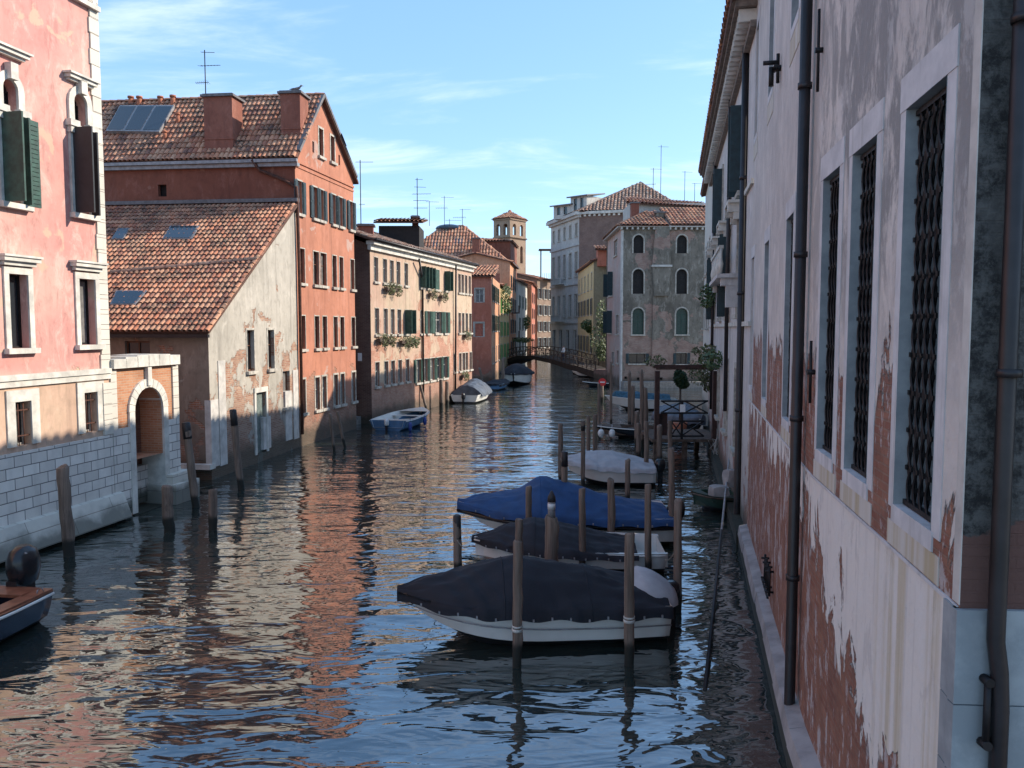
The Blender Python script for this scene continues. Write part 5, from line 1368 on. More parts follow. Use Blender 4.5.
    bm = BM(); c = F.pt(Lf, 0); poly(bm, [(c.x,c.y,-.6),(c.x,c.y+12,-.6),(c.x,c.y+12,zt),(c.x,c.y,zt)]); poly(bm, [(c.x,c.y+12,-.6),(b.x,c.y+12,-.6),(b.x,c.y+12,zt),(c.x,c.y+12,zt)]); obj('back_wall', bm, M['grey'], B)
    # aerials above
    for (px, yt, lab) in ((660.5, 145, 'tallest thin aerial above the tiled roofs on the right'), (684.5, 171, 'short aerial near the right end of the tiled roofs'), (653, 168, 'low aerial with crossbars left of the tallest one'), (694.5, 183, 'smallest aerial, nearest the right-hand palace eaves')):
        antenna(px, 204, yt, 84, lab, yagis=((.97,1.0,0.1), (.55,.8,3.0)) if px < 660 else ((.97,.9,.1),), base=AY(px, 204, 84))
    return F, FC
def white_palazzo():
    a = AY(578.5, 340, 116); b = AY(550.6, 340, 128); F = Fac((b.x, 128), (a.x, 116), side=1)
    B = thing('white_palazzo', (a.x, 116, 0), 'tall pale grey-white palazzo with rooftop dormers and a plain brick side wall, in the distance', 'building')
    L = F.L; zt = AY(578.5, 214, 116).z; h = zt
    rows = ((zt-3.0, zt-1.2, 5, .75), (zt-8.8, zt-5.3, 5, .95), (zt-14.6, zt-11.4, 5, 1.0), (2.0, 5.2, 4, 1.2))
    ops = []
    for (z0, z1, n, w) in rows:
        for i in range(n): u = L*(i+.55)/n; ops.append((u-w/2, u+w/2, z0, z1))
    bm = BM(); wall_grid(bm, F, 0, L, -.6, zt, ops, .3); obj('wall', bm, M['palazzo'], B)
    for o in ops: window(F, o, B, depth=.28, frame=.14, fout=.05, sill=True)
    bm = BM()
    for z in (zt-4.4, zt-10, zt-15.6): F.box(bm, -.1, L+.1, z, z+.28, 0, .18)
    F.box(bm, -.4, L+.5, zt-.15, zt+.3, -.2, .7); F.box(bm, -.2, L+.3, zt-.5, zt-.15, -.2, .35); fix(bm); obj('cornice', bm, M['palazzo'], B)
    # balconies
    for z in (zt-10, zt-15.6):
        bm = BM(); F.box(bm, L*.2, L*.55, z+.28, z+.4, 0, .9); F.box(bm, L*.2, L*.55, z+1.15, z+1.25, .75, .9)
        for k in range(12): F.box(bm, L*.2+L*.35*k/11-.05, L*.2+L*.35*k/11+.05, z+.4, z+1.15, .78, .88)
        fix(bm); obj('balcony', bm, M['palazzo'], B)
    # side wall of brick, facing the viewer
    c = AY(628, 340, 114); FS = Fac((a.x, 116), (c.x+1.5, 113.5), side=1); bm = BM(); wall_grid(bm, FS, 0, FS.L, -.6, zt-.1, [], .2); obj('side_wall', bm, M['palbrick'], B)
    bm = BM(); FS.box(bm, -.3, FS.L, zt-.08, zt+.3, -.3, .4); k = 0
    while k < FS.L: FS.box(bm, k, k+.3, zt-.4, zt-.1, 0, .25); k += .7
    fix(bm); obj('side_cornice', bm, M['stone'], B)
    bm = BM(); d = Vector((c.x+1.5, 113.5, 0)); e = Vector((b.x+8, 138, 0)); f0 = F.pt(0,0)
    poly(bm, [(d.x,d.y,-.6),(d.x+1,d.y+20,-.6),(d.x+1,d.y+20,zt),(d.x,d.y,zt)]); poly(bm, [(f0.x,f0.y,-.6),(d.x+1,d.y+20,-.6),(d.x+1,d.y+20,zt),(f0.x,f0.y,zt)]); obj('back_wall', bm, M['palbrick'], B)
    # hip roof
    A_ = Vector((a.x-.3, 115.5, zt+.3)); Bq = Vector((d.x+6, 113, zt+.3)); C_ = Vector((d.x+7, 135, zt+.3)); D_ = F.pt(-.4, zt+.3, .5)
    ap = AY(641, 183, 124); ap2 = ap+Vector((2.5, 4, 0))
    ap = Vector((ap.x, 124, ap.z))
    tile_roof('roof', B, [A_, Bq, ap], 'tiled', .5, .8); tile_roof('roof', B, [D_, A_, ap], 'tiled', .5, .8); tile_roof('roof', B, [Bq, C_, ap], 'tiled', .5, .8); tile_roof('roof', B, [C_, D_, ap], 'tiled', .5, .8)
    ridge(B, A_, ap, .2, 'tiled'); ridge(B, ap, Bq, .2, 'tiled')
    # dormers
    for (px0, px1, yt, yb, Y) in ((554, 570, 205, 217, 121), (571, 586, 196, 213, 119)):
        p = AY(px0, yb, Y); q = AY(px1, yb, Y); z1 = AY(px0, yt, Y).z; z0 = zt
        dF = Fac((p.x, Y), (q.x, Y), side=1) if False else Fac((p.x, Y+1), (q.x, Y-1), side=1); w = dF.L
        bm = BM(); op = [(w*.2, w*.4, z0+.6, z1-.3), (w*.6, w*.8, z0+.6, z1-.3)]; wall_grid(bm, dF, 0, w, z0, z1, op, .2)
        for s in (0, w): poly(bm, [dF.pt(s, z0), dF.pt(s, z1), dF.pt(s, z1, -4), dF.pt(s, z0, -4)])
        W = obj('dormer', bm, M['palazzo'], B)
        bm = BM(); 
        for o in op: poly(bm, [dF.pt(u, z, -.18) for u, z in pane_poly(dF, o, 0, False)])
        obj('pane', bm, M['glass'], W)
        bm = BM(); slab(bm, [dF.pt(-.4, z1, .5), dF.pt(w+.4, z1, .5), dF.pt(w*.5, z1+1.2, -1), dF.pt(w*.5, z1+1.2, -1.02)], .15) if False else slab(bm, [dF.pt(-.4, z1, .5), dF.pt(w+.4, z1, .5), dF.pt(w+.4, z1+.7, -4), dF.pt(-.4, z1+.7, -4)], .18)
        obj('dormer_roof', bm, M['leadflash'], W)
    return F
def yellow_right():
    a = AY(593, 360, 93); b = AY(577.5, 360, 112); F = Fac((b.x, 112), (a.x, 93), side=1); L = F.L; zt = AY(593, 262, 93).z
    B = thing('ochre_house', (a.x, 93, 0), 'ochre-yellow house with small shuttered windows between the white palazzo and the grey arched house', 'house')
    ops = [(L*(i+.5)/5-.5, L*(i+.5)/5+.5, z, z+1.9) for i in range(5) for z in (zt-3.0, zt-6.0, 2.6)]
    bm = BM(); wall_grid(bm, F, 0, L, -.6, zt, ops, .2); obj('wall', bm, M['faryellow'], B)
    for o in ops: window(F, o, B, depth=.2, frame=.1, fout=.03, shutters='LR' if o[2] < zt-4 else None, shmat='teal', shw=.45)
    c = AY(608, 340, 92); FS = Fac((a.x, 93), (c.x+1.5, 92.5), side=1); bm = BM(); wall_grid(bm, FS, 0, FS.L, -.6, zt+.2, [], .2); obj('side_wall', bm, M['yellowside'], B)
    bm = BM(); tube(bm, [FS.pt(FS.L*.5, zt, .1), FS.pt(FS.L*.5, 1, .1)], .09, 6); obj('downpipe', bm, M['pipe'], B)
    d = Vector((c.x+1.5, 92.5)); bm = BM(); poly(bm, [(d.x,d.y,-.6),(d.x,112,-.6),(d.x,112,zt+.2),(d.x,d.y,zt+.2)]); poly(bm, [(b.x,112,-.6),(d.x,112,-.6),(d.x,112,zt),(b.x,112,zt)]); obj('back_wall', bm, M['yellowside'], B)
    tile_roof('roof', B, [F.pt(-.2,zt+.1,.3), F.pt(L+.3,zt+.1,.3), Vector((d.x,92.3,zt+1.3)), Vector((d.x,112,zt+1.3))], 'tile', .4, .7)
    # little red dormer hut
    c = AY(605, 262, 92); bm = BM(); box(bm, (c.x, c.y+1, c.z+.5), (1.6, 1.8, 1.9)); d_ = obj('roof_hut', bm, M['red'], B)
    tile_roof('hut_roof', d_, [(c.x-1.2,c.y-.3,c.z+1.4),(c.x+1.2,c.y-.3,c.z+1.4),(c.x+1.2,c.y+2,c.z+2),(c.x-1.2,c.y+2,c.z+2)], 'tile', .36, .6)
    i = 0
    for (px, py, Y, r, lab) in ((603.5, 315, 88, (.9,.8,1.7), 'tall creeper on the wall between the ochre house and the grey house'), (599, 338, 88, (1.0,.8,1.9), 'green creeper hanging to quay level right of the ochre house'), (588, 325, 95, (.9,.7,.7), 'dark plants on a window of the ochre house')):
        p = AY(px, py, Y); o = leaves('creeper', None, [(p, r), (p+Vector((.3,0,-r[2]*.8)), (r[0]*.6, r[1]*.6, r[2]*.6))], 'leaf', .15, 380, 40+i, loc=p); tag(o, lab, 'plant'); i += 1
    return F

def hidden_house(F2):  # added house, hardly visible, tall enough to cast shadow on the left bank
    F = Fac((11.35, 46.0), (13.6, 57.0), -1); B = thing('shadow_house', F.pt(0, 0), 'pale house added out of view behind the corbelled palace, for its shadow across the canal', 'house')
    ops = [(u, u+.9, z, z+1.8) for u in (1.5, 4.5, 7.5, 10.5) for z in (2, 5.5, 9)]
    bm = BM(); wall_grid(bm, F, 0, F.L, -.6, 14.8, ops, .2); obj('wall', bm, M['farwhite'], B)
    for o in ops: window(F, o, B, depth=.2, frame=.1, fout=.03)
    side_walls(B, F, 14.8, 10, M['farwhite'])
    n_ = -F.n; e0, e1 = F.pt(-.1, 14.8, .3), F.pt(F.L+.2, 14.8, .3)
    tile_roof('roof', B, [e0, e1, e1+n_*5+Vector((0,0,1.2)), e0+n_*5+Vector((0,0,1.2))], 'tile', .4, .7)
    tile_roof('roof', B, [e1+n_*10.5, e0+n_*10.5, e0+n_*5+Vector((0,0,1.2)), e1+n_*5+Vector((0,0,1.2))], 'tile', .4, .7)
def hull_shape(L, Bm, f0, f1, rake=.22, flat=.46, p=2.3, keel=.32):
    def st(s):
        k = max(0, (s-flat)/(1-flat)); bg = Bm/2*(1-k**p)*(.90+.10*min(1, s/.2)); bg = max(bg, .07)
        zg = f0+(f1-f0)*s**1.8; zc = .13+.30*(f1)*max(0, (s-.45)/.55)**1.6; bc = bg*(.84-.22*k); zk = -keel*.6+(keel*.6+f1*.45)*max(0, (s-.62)/.38)**1.7
        xg = s*L; xc = s*L-(rake*L*.45)*k*k; xk = s*L-(rake*L)*k**1.5
        return bg, zg, xg, bc, zc, xc, zk, xk
    return st
def boat(name, label, stern, bow, Bm, f0, f1, hullmat, cat='boat', fullbow=.46, railz=0, cover=None, covermat='canvasnavy', coverspan=(0, 1), bottom='antifoul', opened=False, group=None, stripe=None, motor=None, inside='deckwood', skirt=.16, wr=.02, seed=0, floor=.12, coverw=1.04, rail='gel', motormat='motorblack', thwarts=2, railr=.028):
    stern = Vector((stern[0], stern[1], 0)); bow = Vector((bow[0], bow[1], 0)); L = (bow-stern).length
    d = (bow-stern)/L; s_ = Vector((-d.y, d.x, 0)); st = hull_shape(L, Bm, f0, f1, flat=fullbow)
    P = lambda x, y, z: stern+d*x+s_*y+Vector((0,0,z))
    T = thing(name, stern+d*L*.4, label, cat, group)
    N = 22; ss = [i/N for i in range(N+1)]
    def skin(fn, mat, nm, m=6, parent=T, smooth=True, flip=False, closeS=True):
        bm = BM(); rows = []
        for s in ss: rows.append([bm.verts.new(P(*q)) for q in fn(s)])
        for i in range(N):
            for k in range(len(rows[0])-1): f = bm.faces.new((rows[i][k], rows[i+1][k], rows[i+1][k+1], rows[i][k+1])); f.smooth = smooth
        if closeS: bm.faces.new(rows[0])
        bmesh.ops.remove_doubles(bm, verts=bm.verts, dist=.004); fix(bm)
        return obj(nm, bm, mat, parent)
    def top(s):
        bg, zg, xg, bc, zc, xc, zk, xk = st(s); out = []
        for k in range(5):
            t = k/4; out.append((xc+(xg-xc)*t, -(bc+(bg-bc)*t+.02*math.sin(math.pi*t)), zc+(zg-zc)*t))
        l = out[::-1]; r = [(x, -y, z) for x, y, z in out]
        return l, r
    for sd in (0, 1):
        pass
    bm = BM()
    for sd in (0, 1):
        rows = [[bm.verts.new(P(*q)) for q in top(s)[sd]] for s in ss]
        for i in range(N):
            for k in range(4): f = bm.faces.new((rows[i][k], rows[i+1][k], rows[i+1][k+1], rows[i][k+1])); f.smooth = True
    l, r = top(0); poly(bm, [P(*q) for q in l]+[P(*q) for q in r])
    bmesh.ops.remove_doubles(bm, verts=bm.verts, dist=.004)
    if opened:   # give the shell a thickness
        pass
    fix(bm); hull = obj('hull', bm, M[hullmat], T)
    def bot(s):
        bg, zg, xg, bc, zc, xc, zk, xk = st(s)
        return [(xc, -bc-.004, zc+.012), ((xc+xk)/2, -bc*.62, (zc*.35+zk*.65)), (xk, 0, zk), ((xc+xk)/2, bc*.62, (zc*.35+zk*.65)), (xc, bc+.004, zc+.012)]
    skin(bot, M[bottom], 'hull_bottom')
    # rub rail and gunwale
    bm = BM()
    for sg in (-1, 1):
        tube(bm, [P(st(s)[2], sg*(st(s)[0]+.01), st(s)[1]-.02-railr*.6-railz) for s in ss], railr, 6)
    fix(bm); obj('rub_rail', bm, M[stripe or rail], T)
    if opened:
        def inn(s):
            bg, zg, xg = st(s)[:3]; b = max(bg-.10, .006)
            return [(xg-.03, -bg, zg+.01), (xg-.05, -b, zg+.012), (xg-.07, -b*.86, max(floor, zg*.3)), (xg-.07, b*.86, max(floor, zg*.3)), (xg-.05, b, zg+.012), (xg-.03, bg, zg+.01)]
        skin(inn, M[inside], 'interior', closeS=False, smooth=False)
        for k in range(thwarts):
            s = .25+.33*k; bg, zg, xg = st(s)[:3]; bm = BM(); a = P(xg, 0, zg-.14); box(bm, (0,0,0), (.28, 2*bg*.9, .04), math.atan2(d.y, d.x)); bmesh.ops.translate(bm, verts=bm.verts, vec=a); obj('thwart', bm, M[inside], T)
        bg, zg, xg = st(.97)[:3]; bm = BM(); poly(bm, [P(st(.70)[2], -st(.70)[0]+.02, st(.70)[1]+.016), P(st(.85)[2], -st(.85)[0]+.02, st(.85)[1]+.018), P(st(.99)[2], 0, st(.99)[1]+.018), P(st(.85)[2], st(.85)[0]-.02, st(.85)[1]+.018), P(st(.70)[2], st(.70)[0]-.02, st(.70)[1]+.016)]); obj('foredeck', bm, M[inside if inside != 'gel' else 'gel'], T)
    if cover:
        rnd = random.Random(seed); M_ = 18
        def hgt(s):
            for (a, ha), (b, hb) in zip(cover, cover[1:]):
                if a <= s <= b: t = (s-a)/(b-a+1e-9); t = t*t*(3-2*t)*.5+t*.5; return ha+(hb-ha)*t
            return cover[-1][1]
        NS = 90; bm = BM(); rows = []
        for i in range(NS+1):
            s = coverspan[0]+(coverspan[1]-coverspan[0])*i/NS
            bg, zg, xg = st(min(s, 1))[:3]; bw = bg*coverw+.03+(railr*1.3 if coverw > 1 else 0); h = hgt(s); row = []
            if s > .97: xg += .02
            for k in range(-M_-2, M_+3):
                a = max(-1, min(1, k/M_)); z = zg+h*(1-abs(a)**1.9); y = bw*a
                if abs(k) > M_: z = zg-skirt*(abs(k)-M_)/2*(1+.15*math.sin(s*37+seed)); y = bw*a*(1+.02*(abs(k)-M_))
                q = P(xg, y, z)
                nz = noise.noise(Vector((s*L*1.6, a*2.2, seed*3.1)))*wr*1.6+noise.noise(Vector((s*L*.5+a*3, a*6, seed)))*wr*1.5 + abs(noise.noise(Vector((s*L*2.6+a*1.6, a*1.1, seed+5))))*-wr*3.2+abs(noise.noise(Vector((s*L*1.1-a*2.5, a*.7, seed+9))))*-wr*2.4
                q.z += nz*(1 if abs(k) < M_ else .12)
                if abs(k) >= M_: q += s_*(nz*.8*(1 if k > 0 else -1))
                row.append(bm.verts.new(q))
            rows.append(row)
        seams = [[v_.co.copy() for v_ in r_] for r_ in rows]
        for i in range(NS):
            for k in range(len(rows[0])-1): f = bm.faces.new((rows[i][k], rows[i+1][k], rows[i+1][k+1], rows[i][k+1])); f.smooth = True
        bm.faces.new(rows[0]); bm.faces.new(rows[-1][::-1])
        fix(bm); cv = obj('canvas_cover', bm, M[covermat], T)
        for i in (int(NS*.3), int(NS*.62)):
            sm = BM(); tube(sm, [v_ for v_ in seams[i]], .011, 5); obj('cover_seam', sm, M[covermat], cv)
        if seed in (2, 5, 9):
            for i in range(4, NS-3, 6):
                for e_ in (0, -1):
                    sm = BM(); q = seams[i][e_]; box(sm, q+Vector((0,0,.03)), (.03,.03,.045)); obj('cover_fastening', sm, M['gutter'], cv)
    if motor:
        sg, tilt, size = motor
        c = P(-.10, 0, f0-.22); u = Vector((0,0,1)); k = size*.8
        bm = BM()
        rings = [(-.30, .10), (-.27, .17), (-.12, .205), (.08, .20), (.24, .165), (.33, .09)]
        rr = []
        for (z, w) in rings:
            ring = []
            for q in range(14):
                a = 2*math.pi*q/14; x = -.13-math.cos(a)*w*1.45-z*.12; y = math.sin(a)*w
                ring.append(bm.verts.new(c+(d*x+s_*y+u*(z+.22))*k))
            rr.append(ring)
        for i in range(len(rr)-1):
            for q in range(14): f = bm.faces.new((rr[i][q], rr[i][(q+1)%14], rr[i+1][(q+1)%14], rr[i+1][q])); f.smooth = True
        bm.faces.new(rr[0][::-1]); bm.faces.new(rr[-1]); fix(bm)
        Mo = obj('outboard_motor', bm, M[motormat], T)
        bm = BM(); hexa(bm, [c+(d*x+s_*y+u*z)*k for z, w in ((-.95,.03), (-.05,.08)) for (x, y) in ((-.30,-w),(-.04,-w),(-.04,w),(-.30,w))]); hexa(bm, [c+(d*x+s_*y+u*z)*k for z in (-.72,-.69) for (x, y) in ((-.42,-.12),(-.02,-.08),(-.02,.08),(-.42,.12))]); fix(bm); obj('motor_leg', bm, M['motorblack'], Mo)
        bm = BM(); tube(bm, [c+(d*-.2)*k-u*.86*k, c+(d*-.42)*k-u*.86*k], [.05*k,.03*k], 8)
        for q in range(3):
            a = 2*math.pi*q/3; v = s_*math.cos(a)+u*math.sin(a); p0 = c+(d*-.38)*k-u*.86*k; poly(bm, [p0, p0+v*.13*k+d*.04, p0+v*.13*k+v.cross(d)*.08*k, p0+v.cross(d)*.05*k])
        obj('propeller', bm, M['iron'], Mo)
    return T, P, st
def fender(p, lab, mat='bluefender', r=.11, h=.45):
    bm = BM(); n = 8; pts = []; rad = []
    for i in range(n+1):
        t = i/n; pts.append(Vector(p)+Vector((0,0,-h*t))); rad.append(max(.03, r*math.sin(math.pi*(.08+.84*t))**.5))
    tube(bm, pts, rad, 10); tube(bm, [p, Vector(p)+Vector((0,0,.25))], .012, 5); fix(bm)
    o = obj('fender', bm, M[mat], loc=p); tag(o, lab, 'fender'); return o
def pole(px_t, yt, px_b, yb, w, label, cap=None, group='mooring poles', ring=None, Y=None, kn=0, pointed=False, mat='pole'):
    """a timber mooring pole from its waterline pixel to its top pixel, w = pixel width"""
    b = G(px_b, yb, 0) if Y is None else Vector((AY(px_b, yb, Y).x, Y, 0))
    t = AY(px_t, yt, b.y+random.uniform(-.05, .05)); r = w/FPX*b.y/2*1.0
    T = thing('mooring_pole', b, label, 'mooring pole', group)
    d = (t-b); n = 9; bm = BM(); pts = []; rad = []
    seed = random.uniform(0, 99)
    for i in range(-2, n+1):
        q = b+d*(i/n); k = noise.noise(Vector((i*.7, seed, 0)))
        pts.append(q+Vector((k*r*.25, noise.noise(Vector((seed, i*.6, 1)))*r*.25, 0))); rad.append(r*((.93 if i in (0,1) else 1.05)-.10*max(i,0)/n+k*.12))
    if pointed: pts.append(t+d.normalized()*r*2.2); rad.append(r*.35)
    else: pts.append(t+d.normalized()*r*.25); rad.append(r*.8)
    tube(bm, pts, rad, 12); fix(bm)
    obj('pile', bm, M[mat], T)
    if cap:
        bm = BM(); u = d.normalized(); k = cap
        tube(bm, [t-u*k, t+u*r*.3, t+u*r*.5], [rad[-3]*1.06, rad[-3]*1.03, r*.5], 12); obj('pole_cap', bm, M['polecap'], T)
    if ring:
        bm = BM(); u = d.normalized(); q = b+d*ring; tube(bm, [q, q+u*.05], r*1.15, 10); tube(bm, [q+u*.07, q+u*.10], r*1.13, 10)
        obj('rope_turns', bm, M['netrope'], T)
    return T, b, t
def rope(a, b, sag, label, r=.012, mat='rope'):
    a, b = Vector(a), Vector(b); pts = [a.lerp(b, i/10)-Vector((0,0,sag*4*(i/10)*(1-i/10))) for i in range(11)]
    bm = BM(); tube(bm, pts, r, 5); fix(bm); o = obj('mooring_rope', bm, M[mat], loc=a); tag(o, label, 'rope'); return o
def boats():
    # nearest moored boat under dark canvas
    bw = G(394, 600, .95); sn = G(669, 627, .60)
    # the plan axis: same depth band for both ends
    yb = G(437, 652, 0); ys = G(664, 641, 0)
    print('near boat', bw, sn, yb, ys)
    d = (Vector((bw.x, yb.y+.95, 0))-Vector((sn.x, ys.y+.95, 0)))
    A = Vector((sn.x+.12, ys.y+.62)); Bq = Vector((bw.x-.05, yb.y+.74))
    T, P, st = boat('moored_motorboat', 'white motorboat nearest the viewer under a dark navy canvas, black outboard at its stern', A, Bq, 1.90, .72, .86, 'gel', cover=[(0,.05),(.10,.25),(.28,.46),(.55,.66),(.68,.52),(.88,.25),(1.0,.06)], coverspan=(.0,1.0), covermat='canvasnavy', motor=(1, 0, .85), seed=2, wr=.022, skirt=.17, stripe='motorblack', fullbow=.58)
    # grey tonneau over the motor end
    bm = BM(); c = P(.25, -.15, .66); n = 10; rows = []
    for i in range(9):
        t = i/8; row = []
        for k in range(13):
            a = math.pi*k/12; R_ = .55*math.sin(math.pi*(.12+.76*t))**.6
            row.append(bm.verts.new(P(.70-t*.95, -math.cos(a)*R_*1.25, .56+math.sin(a)*R_*(1.25-.5*t)+noise.noise(Vector((t*4,k*.7,3)))*.03)))
        rows.append(row)
    for i in range(8):
        for k in range(12): f = bm.faces.new((rows[i][k], rows[i+1][k], rows[i+1][k+1], rows[i][k+1])); f.smooth = True
    bm.faces.new(rows[0]); bm.faces.new(rows[-1][::-1]); fix(bm); obj('motor_tarpaulin', bm, M['canvasgrey'], T)
    bm = BM()
    for sg in (-1, 1): tube(bm, [P(st(s)[2], sg*(st(s)[0]*.955+.013), .13+.30*.86*max(0,(s-.45)/.55)**1.6+(st(s)[1]-.13)*.40) for s in [i/16 for i in range(17)]], .012, 5)
    fix(bm); obj('hull_line', bm, M['gutter'], T)
    # second, charcoal cover
    A = G(668, 577, 0); Bq = G(492, 574, 0); Aq = Vector((A.x, A.y+.9)); Bw = Vector((G(468, 556, .75).x, A.y+1.1))
    boat('moored_motorboat', 'low white motorboat under a sagging charcoal canvas, between the blue and the navy covered boats', Aq, Bw, 1.9, .50, .62, 'gel', cover=[(0,.02),(.2,.10),(.5,.40),(.68,.52),(.8,.36),(1,.03)], covermat='canvasblack', seed=5, wr=.03, coverspan=(.14,1), skirt=.12, opened=True, inside='gel', thwarts=1)
    # third, royal blue
    A = G(662, 548, 0); Bw = G(460, 505, 1.05); Aq = Vector((G(680, 530, .6).x, A.y+1.0)); Bq = Vector((Bw.x-.1, A.y+1.05))
    boat('moored_motorboat', 'large motorboat under a bright royal blue canvas, black stripe along its white hull', Aq, Bq, 2.3, .76, .98, 'gel', cover=[(0,.0),(.08,.12),(.3,.38),(.52,.72),(.60,.78),(.72,.40),(.85,.24),(1,.05)], covermat='canvasblue', seed=9, wr=.022, skirt=.16, railr=.07, railz=.17, fullbow=.56, motor=(1, 0, 1.05), stripe='motorblack')
    # fourth, light grey cover
    A = G(668, 488, 0); Aq = Vector((G(667, 478, .6).x, A.y+1.1)); Bq = Vector((G(566, 468, .9).x, A.y+1.4))
    boat('moored_motorboat', 'white motorboat under a pale grey domed canvas, beyond the blue covered boat', Aq, Bq, 2.2, .66, .82, 'gel', cover=[(0,.05),(.2,.22),(.45,.40),(.7,.36),(.88,.16),(1,.02)], covermat='canvasgrey', seed=12, wr=.02, skirt=.14, stripe='motorblack', motor=(1,0,.9))
    # dark flat boat with round white fenders
    A = G(640, 440, 0); a = Vector((G(641, 432, .4).x, A.y+1)); b = Vector((G(595, 430, .5).x, A.y+1.2))
    T, P, st = boat('dark_flat_boat', 'black flat work boat with pale fenders just this side of the white and blue boat', (a.x+2.5, a.y), b, 1.8, .46, .62, 'motorblack', opened=True, inside='oldwood')
    for px, lab in ((601, 'round pale fender at the bow of the black work boat'), (612, 'round pale fender further back on the black work boat')):
        p = AY(px, 432, A.y-.1 if False else a.y-.9); fender(p+Vector((0,0,.12)), lab, 'fenderw', .16, .36)
    # white and blue boat
    A = G(640, 411, 0); a = Vector((G(655, 404, .4).x+1.5, A.y+1)); b = Vector((G(607, 399, .8).x, A.y+1.3))
    boat('moored_motorboat', 'white motorboat with a low teal-blue cover below the grey arched house', a, b, 2.1, .72, .95, 'gel', cover=[(0,.30),(.6,.42),(.85,.40),(.92,.05)], coverspan=(.1,.92), covermat='canvasteal', seed=14, wr=.03, skirt=.03, coverw=.86)
    # covered boat on the right behind the jetty rail
    a = AY(700, 405, 40); b = AY(672, 405, 41); boat('covered_small_boat', 'small boat with a glossy blue-grey cover and black motor behind the jetty rail', (b.x+.3, 44.5), (a.x+.3, 40.5), 1.6, .75, .9, 'motorblack', cover=[(0,.5),(.5,.75),(1,.2)], covermat='canvassteel', seed=21, skirt=.3)
    # dark green punt by the wall
    a = G(700, 515, 0); boat('green_dinghy', 'dark green dinghy half hidden at the foot of the right-hand wall', (G(735, 505, 0).x-.1, a.y+.9), (a.x-.1, a.y+.7), 1.3, .45, .55, 'greenhull', opened=True, inside='greenhull', rail='oldwood')
    # left, the varnished launch
    c1 = G(63, 587, .62); c2 = G(-2, 575, .62)
    dirv = Vector((-.16, -.99)).normalized(); mid = Vector((c1.x-.93, c1.y-.05))
    T, P, st = boat('varnished_launch', 'dark hulled launch with reddish varnished deck and a big black outboard, at the left edge', mid, mid+dirv*5.6, 1.9, .60, .85, 'navyhull', opened=True, inside='deckwood', motor=None, stripe='gel', floor=.25)
    # deck over the stern quarter
    bm = BM(); ln = 1.5
    for (y0, y1, x0, x1) in ((-.93, -.62, 0, 3.4), (.62, .93, 0, 3.4), (-.615, .615, 0, .45)):
        hexa(bm, [P(x, y, z) for z in (.60, .655) for (x, y) in ((x0,y0*(.92 if x0 == 0 else 1)),(x1,y0),(x1,y1),(x0,y1*(.92 if x0 == 0 else 1)))])
    fix(bm); obj('side_deck', bm, M['deckwood'], T)
    bm = BM()
    for (x, y) in ((.25,.8), (1.6,.82), (.25,-.8)): tube(bm, [P(x-.08, y, .66), P(x-.06, y, .72), P(x+.06, y, .72), P(x+.08, y, .66)], .012, 6)
    for (x, y) in ((1.1, .5),): tube(bm, [P(x, y, .6), P(x, y, 1.0), P(x+.5, y, 1.02)], .012, 6)
    fix(bm); obj('deck_cleats', bm, M['gutter'], T)
    # its outboard, at the transom centre
    boat_motor(T, P, .62)
    # blue open boat along the cream house
    A = G(372, 431, 0); b1 = G(412, 427, 0); s_pt = Vector((G(393, 431, 0).x-.3, A.y+.2)); bw = s_pt+Vector((1.3, 5.2))
    T, P, st = boat('blue_open_boat', 'open light blue boat with white gunwales moored at the near corner of the cream house', s_pt, bw, 2.3, .55, .75, 'bluehull', opened=True, inside='gel', motor=(1,0,.75), rail='gel', motormat='fenderw', bottom='bluehull')
    fender(P(.2, -1.2, .45), 'dark blue fender at the stern corner of the open blue boat'); fender(P(2.4, -1.22, .5), 'dark blue fender amidships on the open blue boat')
    # dark covered launch
    a = G(468, 404, 0); T, P, st = boat('moored_launch', 'launch with a dark grey peaked cover and white hull, far end of the cream house', (a.x-.3, a.y+.3), (a.x+1.0, a.y+6.5), 2.2, .62, .8, 'gel', cover=[(0,.1),(.15,.75),(.5,1.0),(.8,.55),(1,.05)], covermat='canvassteel', seed=31, motor=(1,0,.9), coverspan=(.12,1))
    a = G(494, 391, 0); boat('moored_skiff', 'small low dark blue skiff in front of the brick-red house', (a.x-.3, a.y+.4), (a.x+.9, a.y+5.5), 1.8, .55, .7, 'bluehull', cover=[(0,.05),(.5,.25),(1,.05)], covermat='canvasnavy', seed=33)
    a = G(514, 387, 0); boat('covered_launch', 'high-sided white boat with a big navy cover in mid-canal left, before the bridge', (a.x+.6, a.y+8.2), (a.x-.1, a.y+.4), 3.0, 1.05, 1.25, 'gel', cover=[(0,.3),(.4,.9),(.75,.85),(.93,.35),(1,.05)], covermat='canvasnavy', seed=35)
    a = G(585, 377, 0); boat('white_dinghy', 'small white dinghy at the right foot of the bridge', (a.x+1.1, a.y+.2), (a.x-1.4, a.y+.8), 1.6, .5, .7, 'gel', opened=True, inside='motorblack', motor=(1,0,.8))
    a = G(597, 387, 0); boat('dark_dinghy', 'black dinghy beside the no-entry sign', (a.x+1.2, a.y+.4), (a.x-1.3, a.y+.9), 1.4, .4, .5, 'motorblack', opened=True, inside='oldwood')
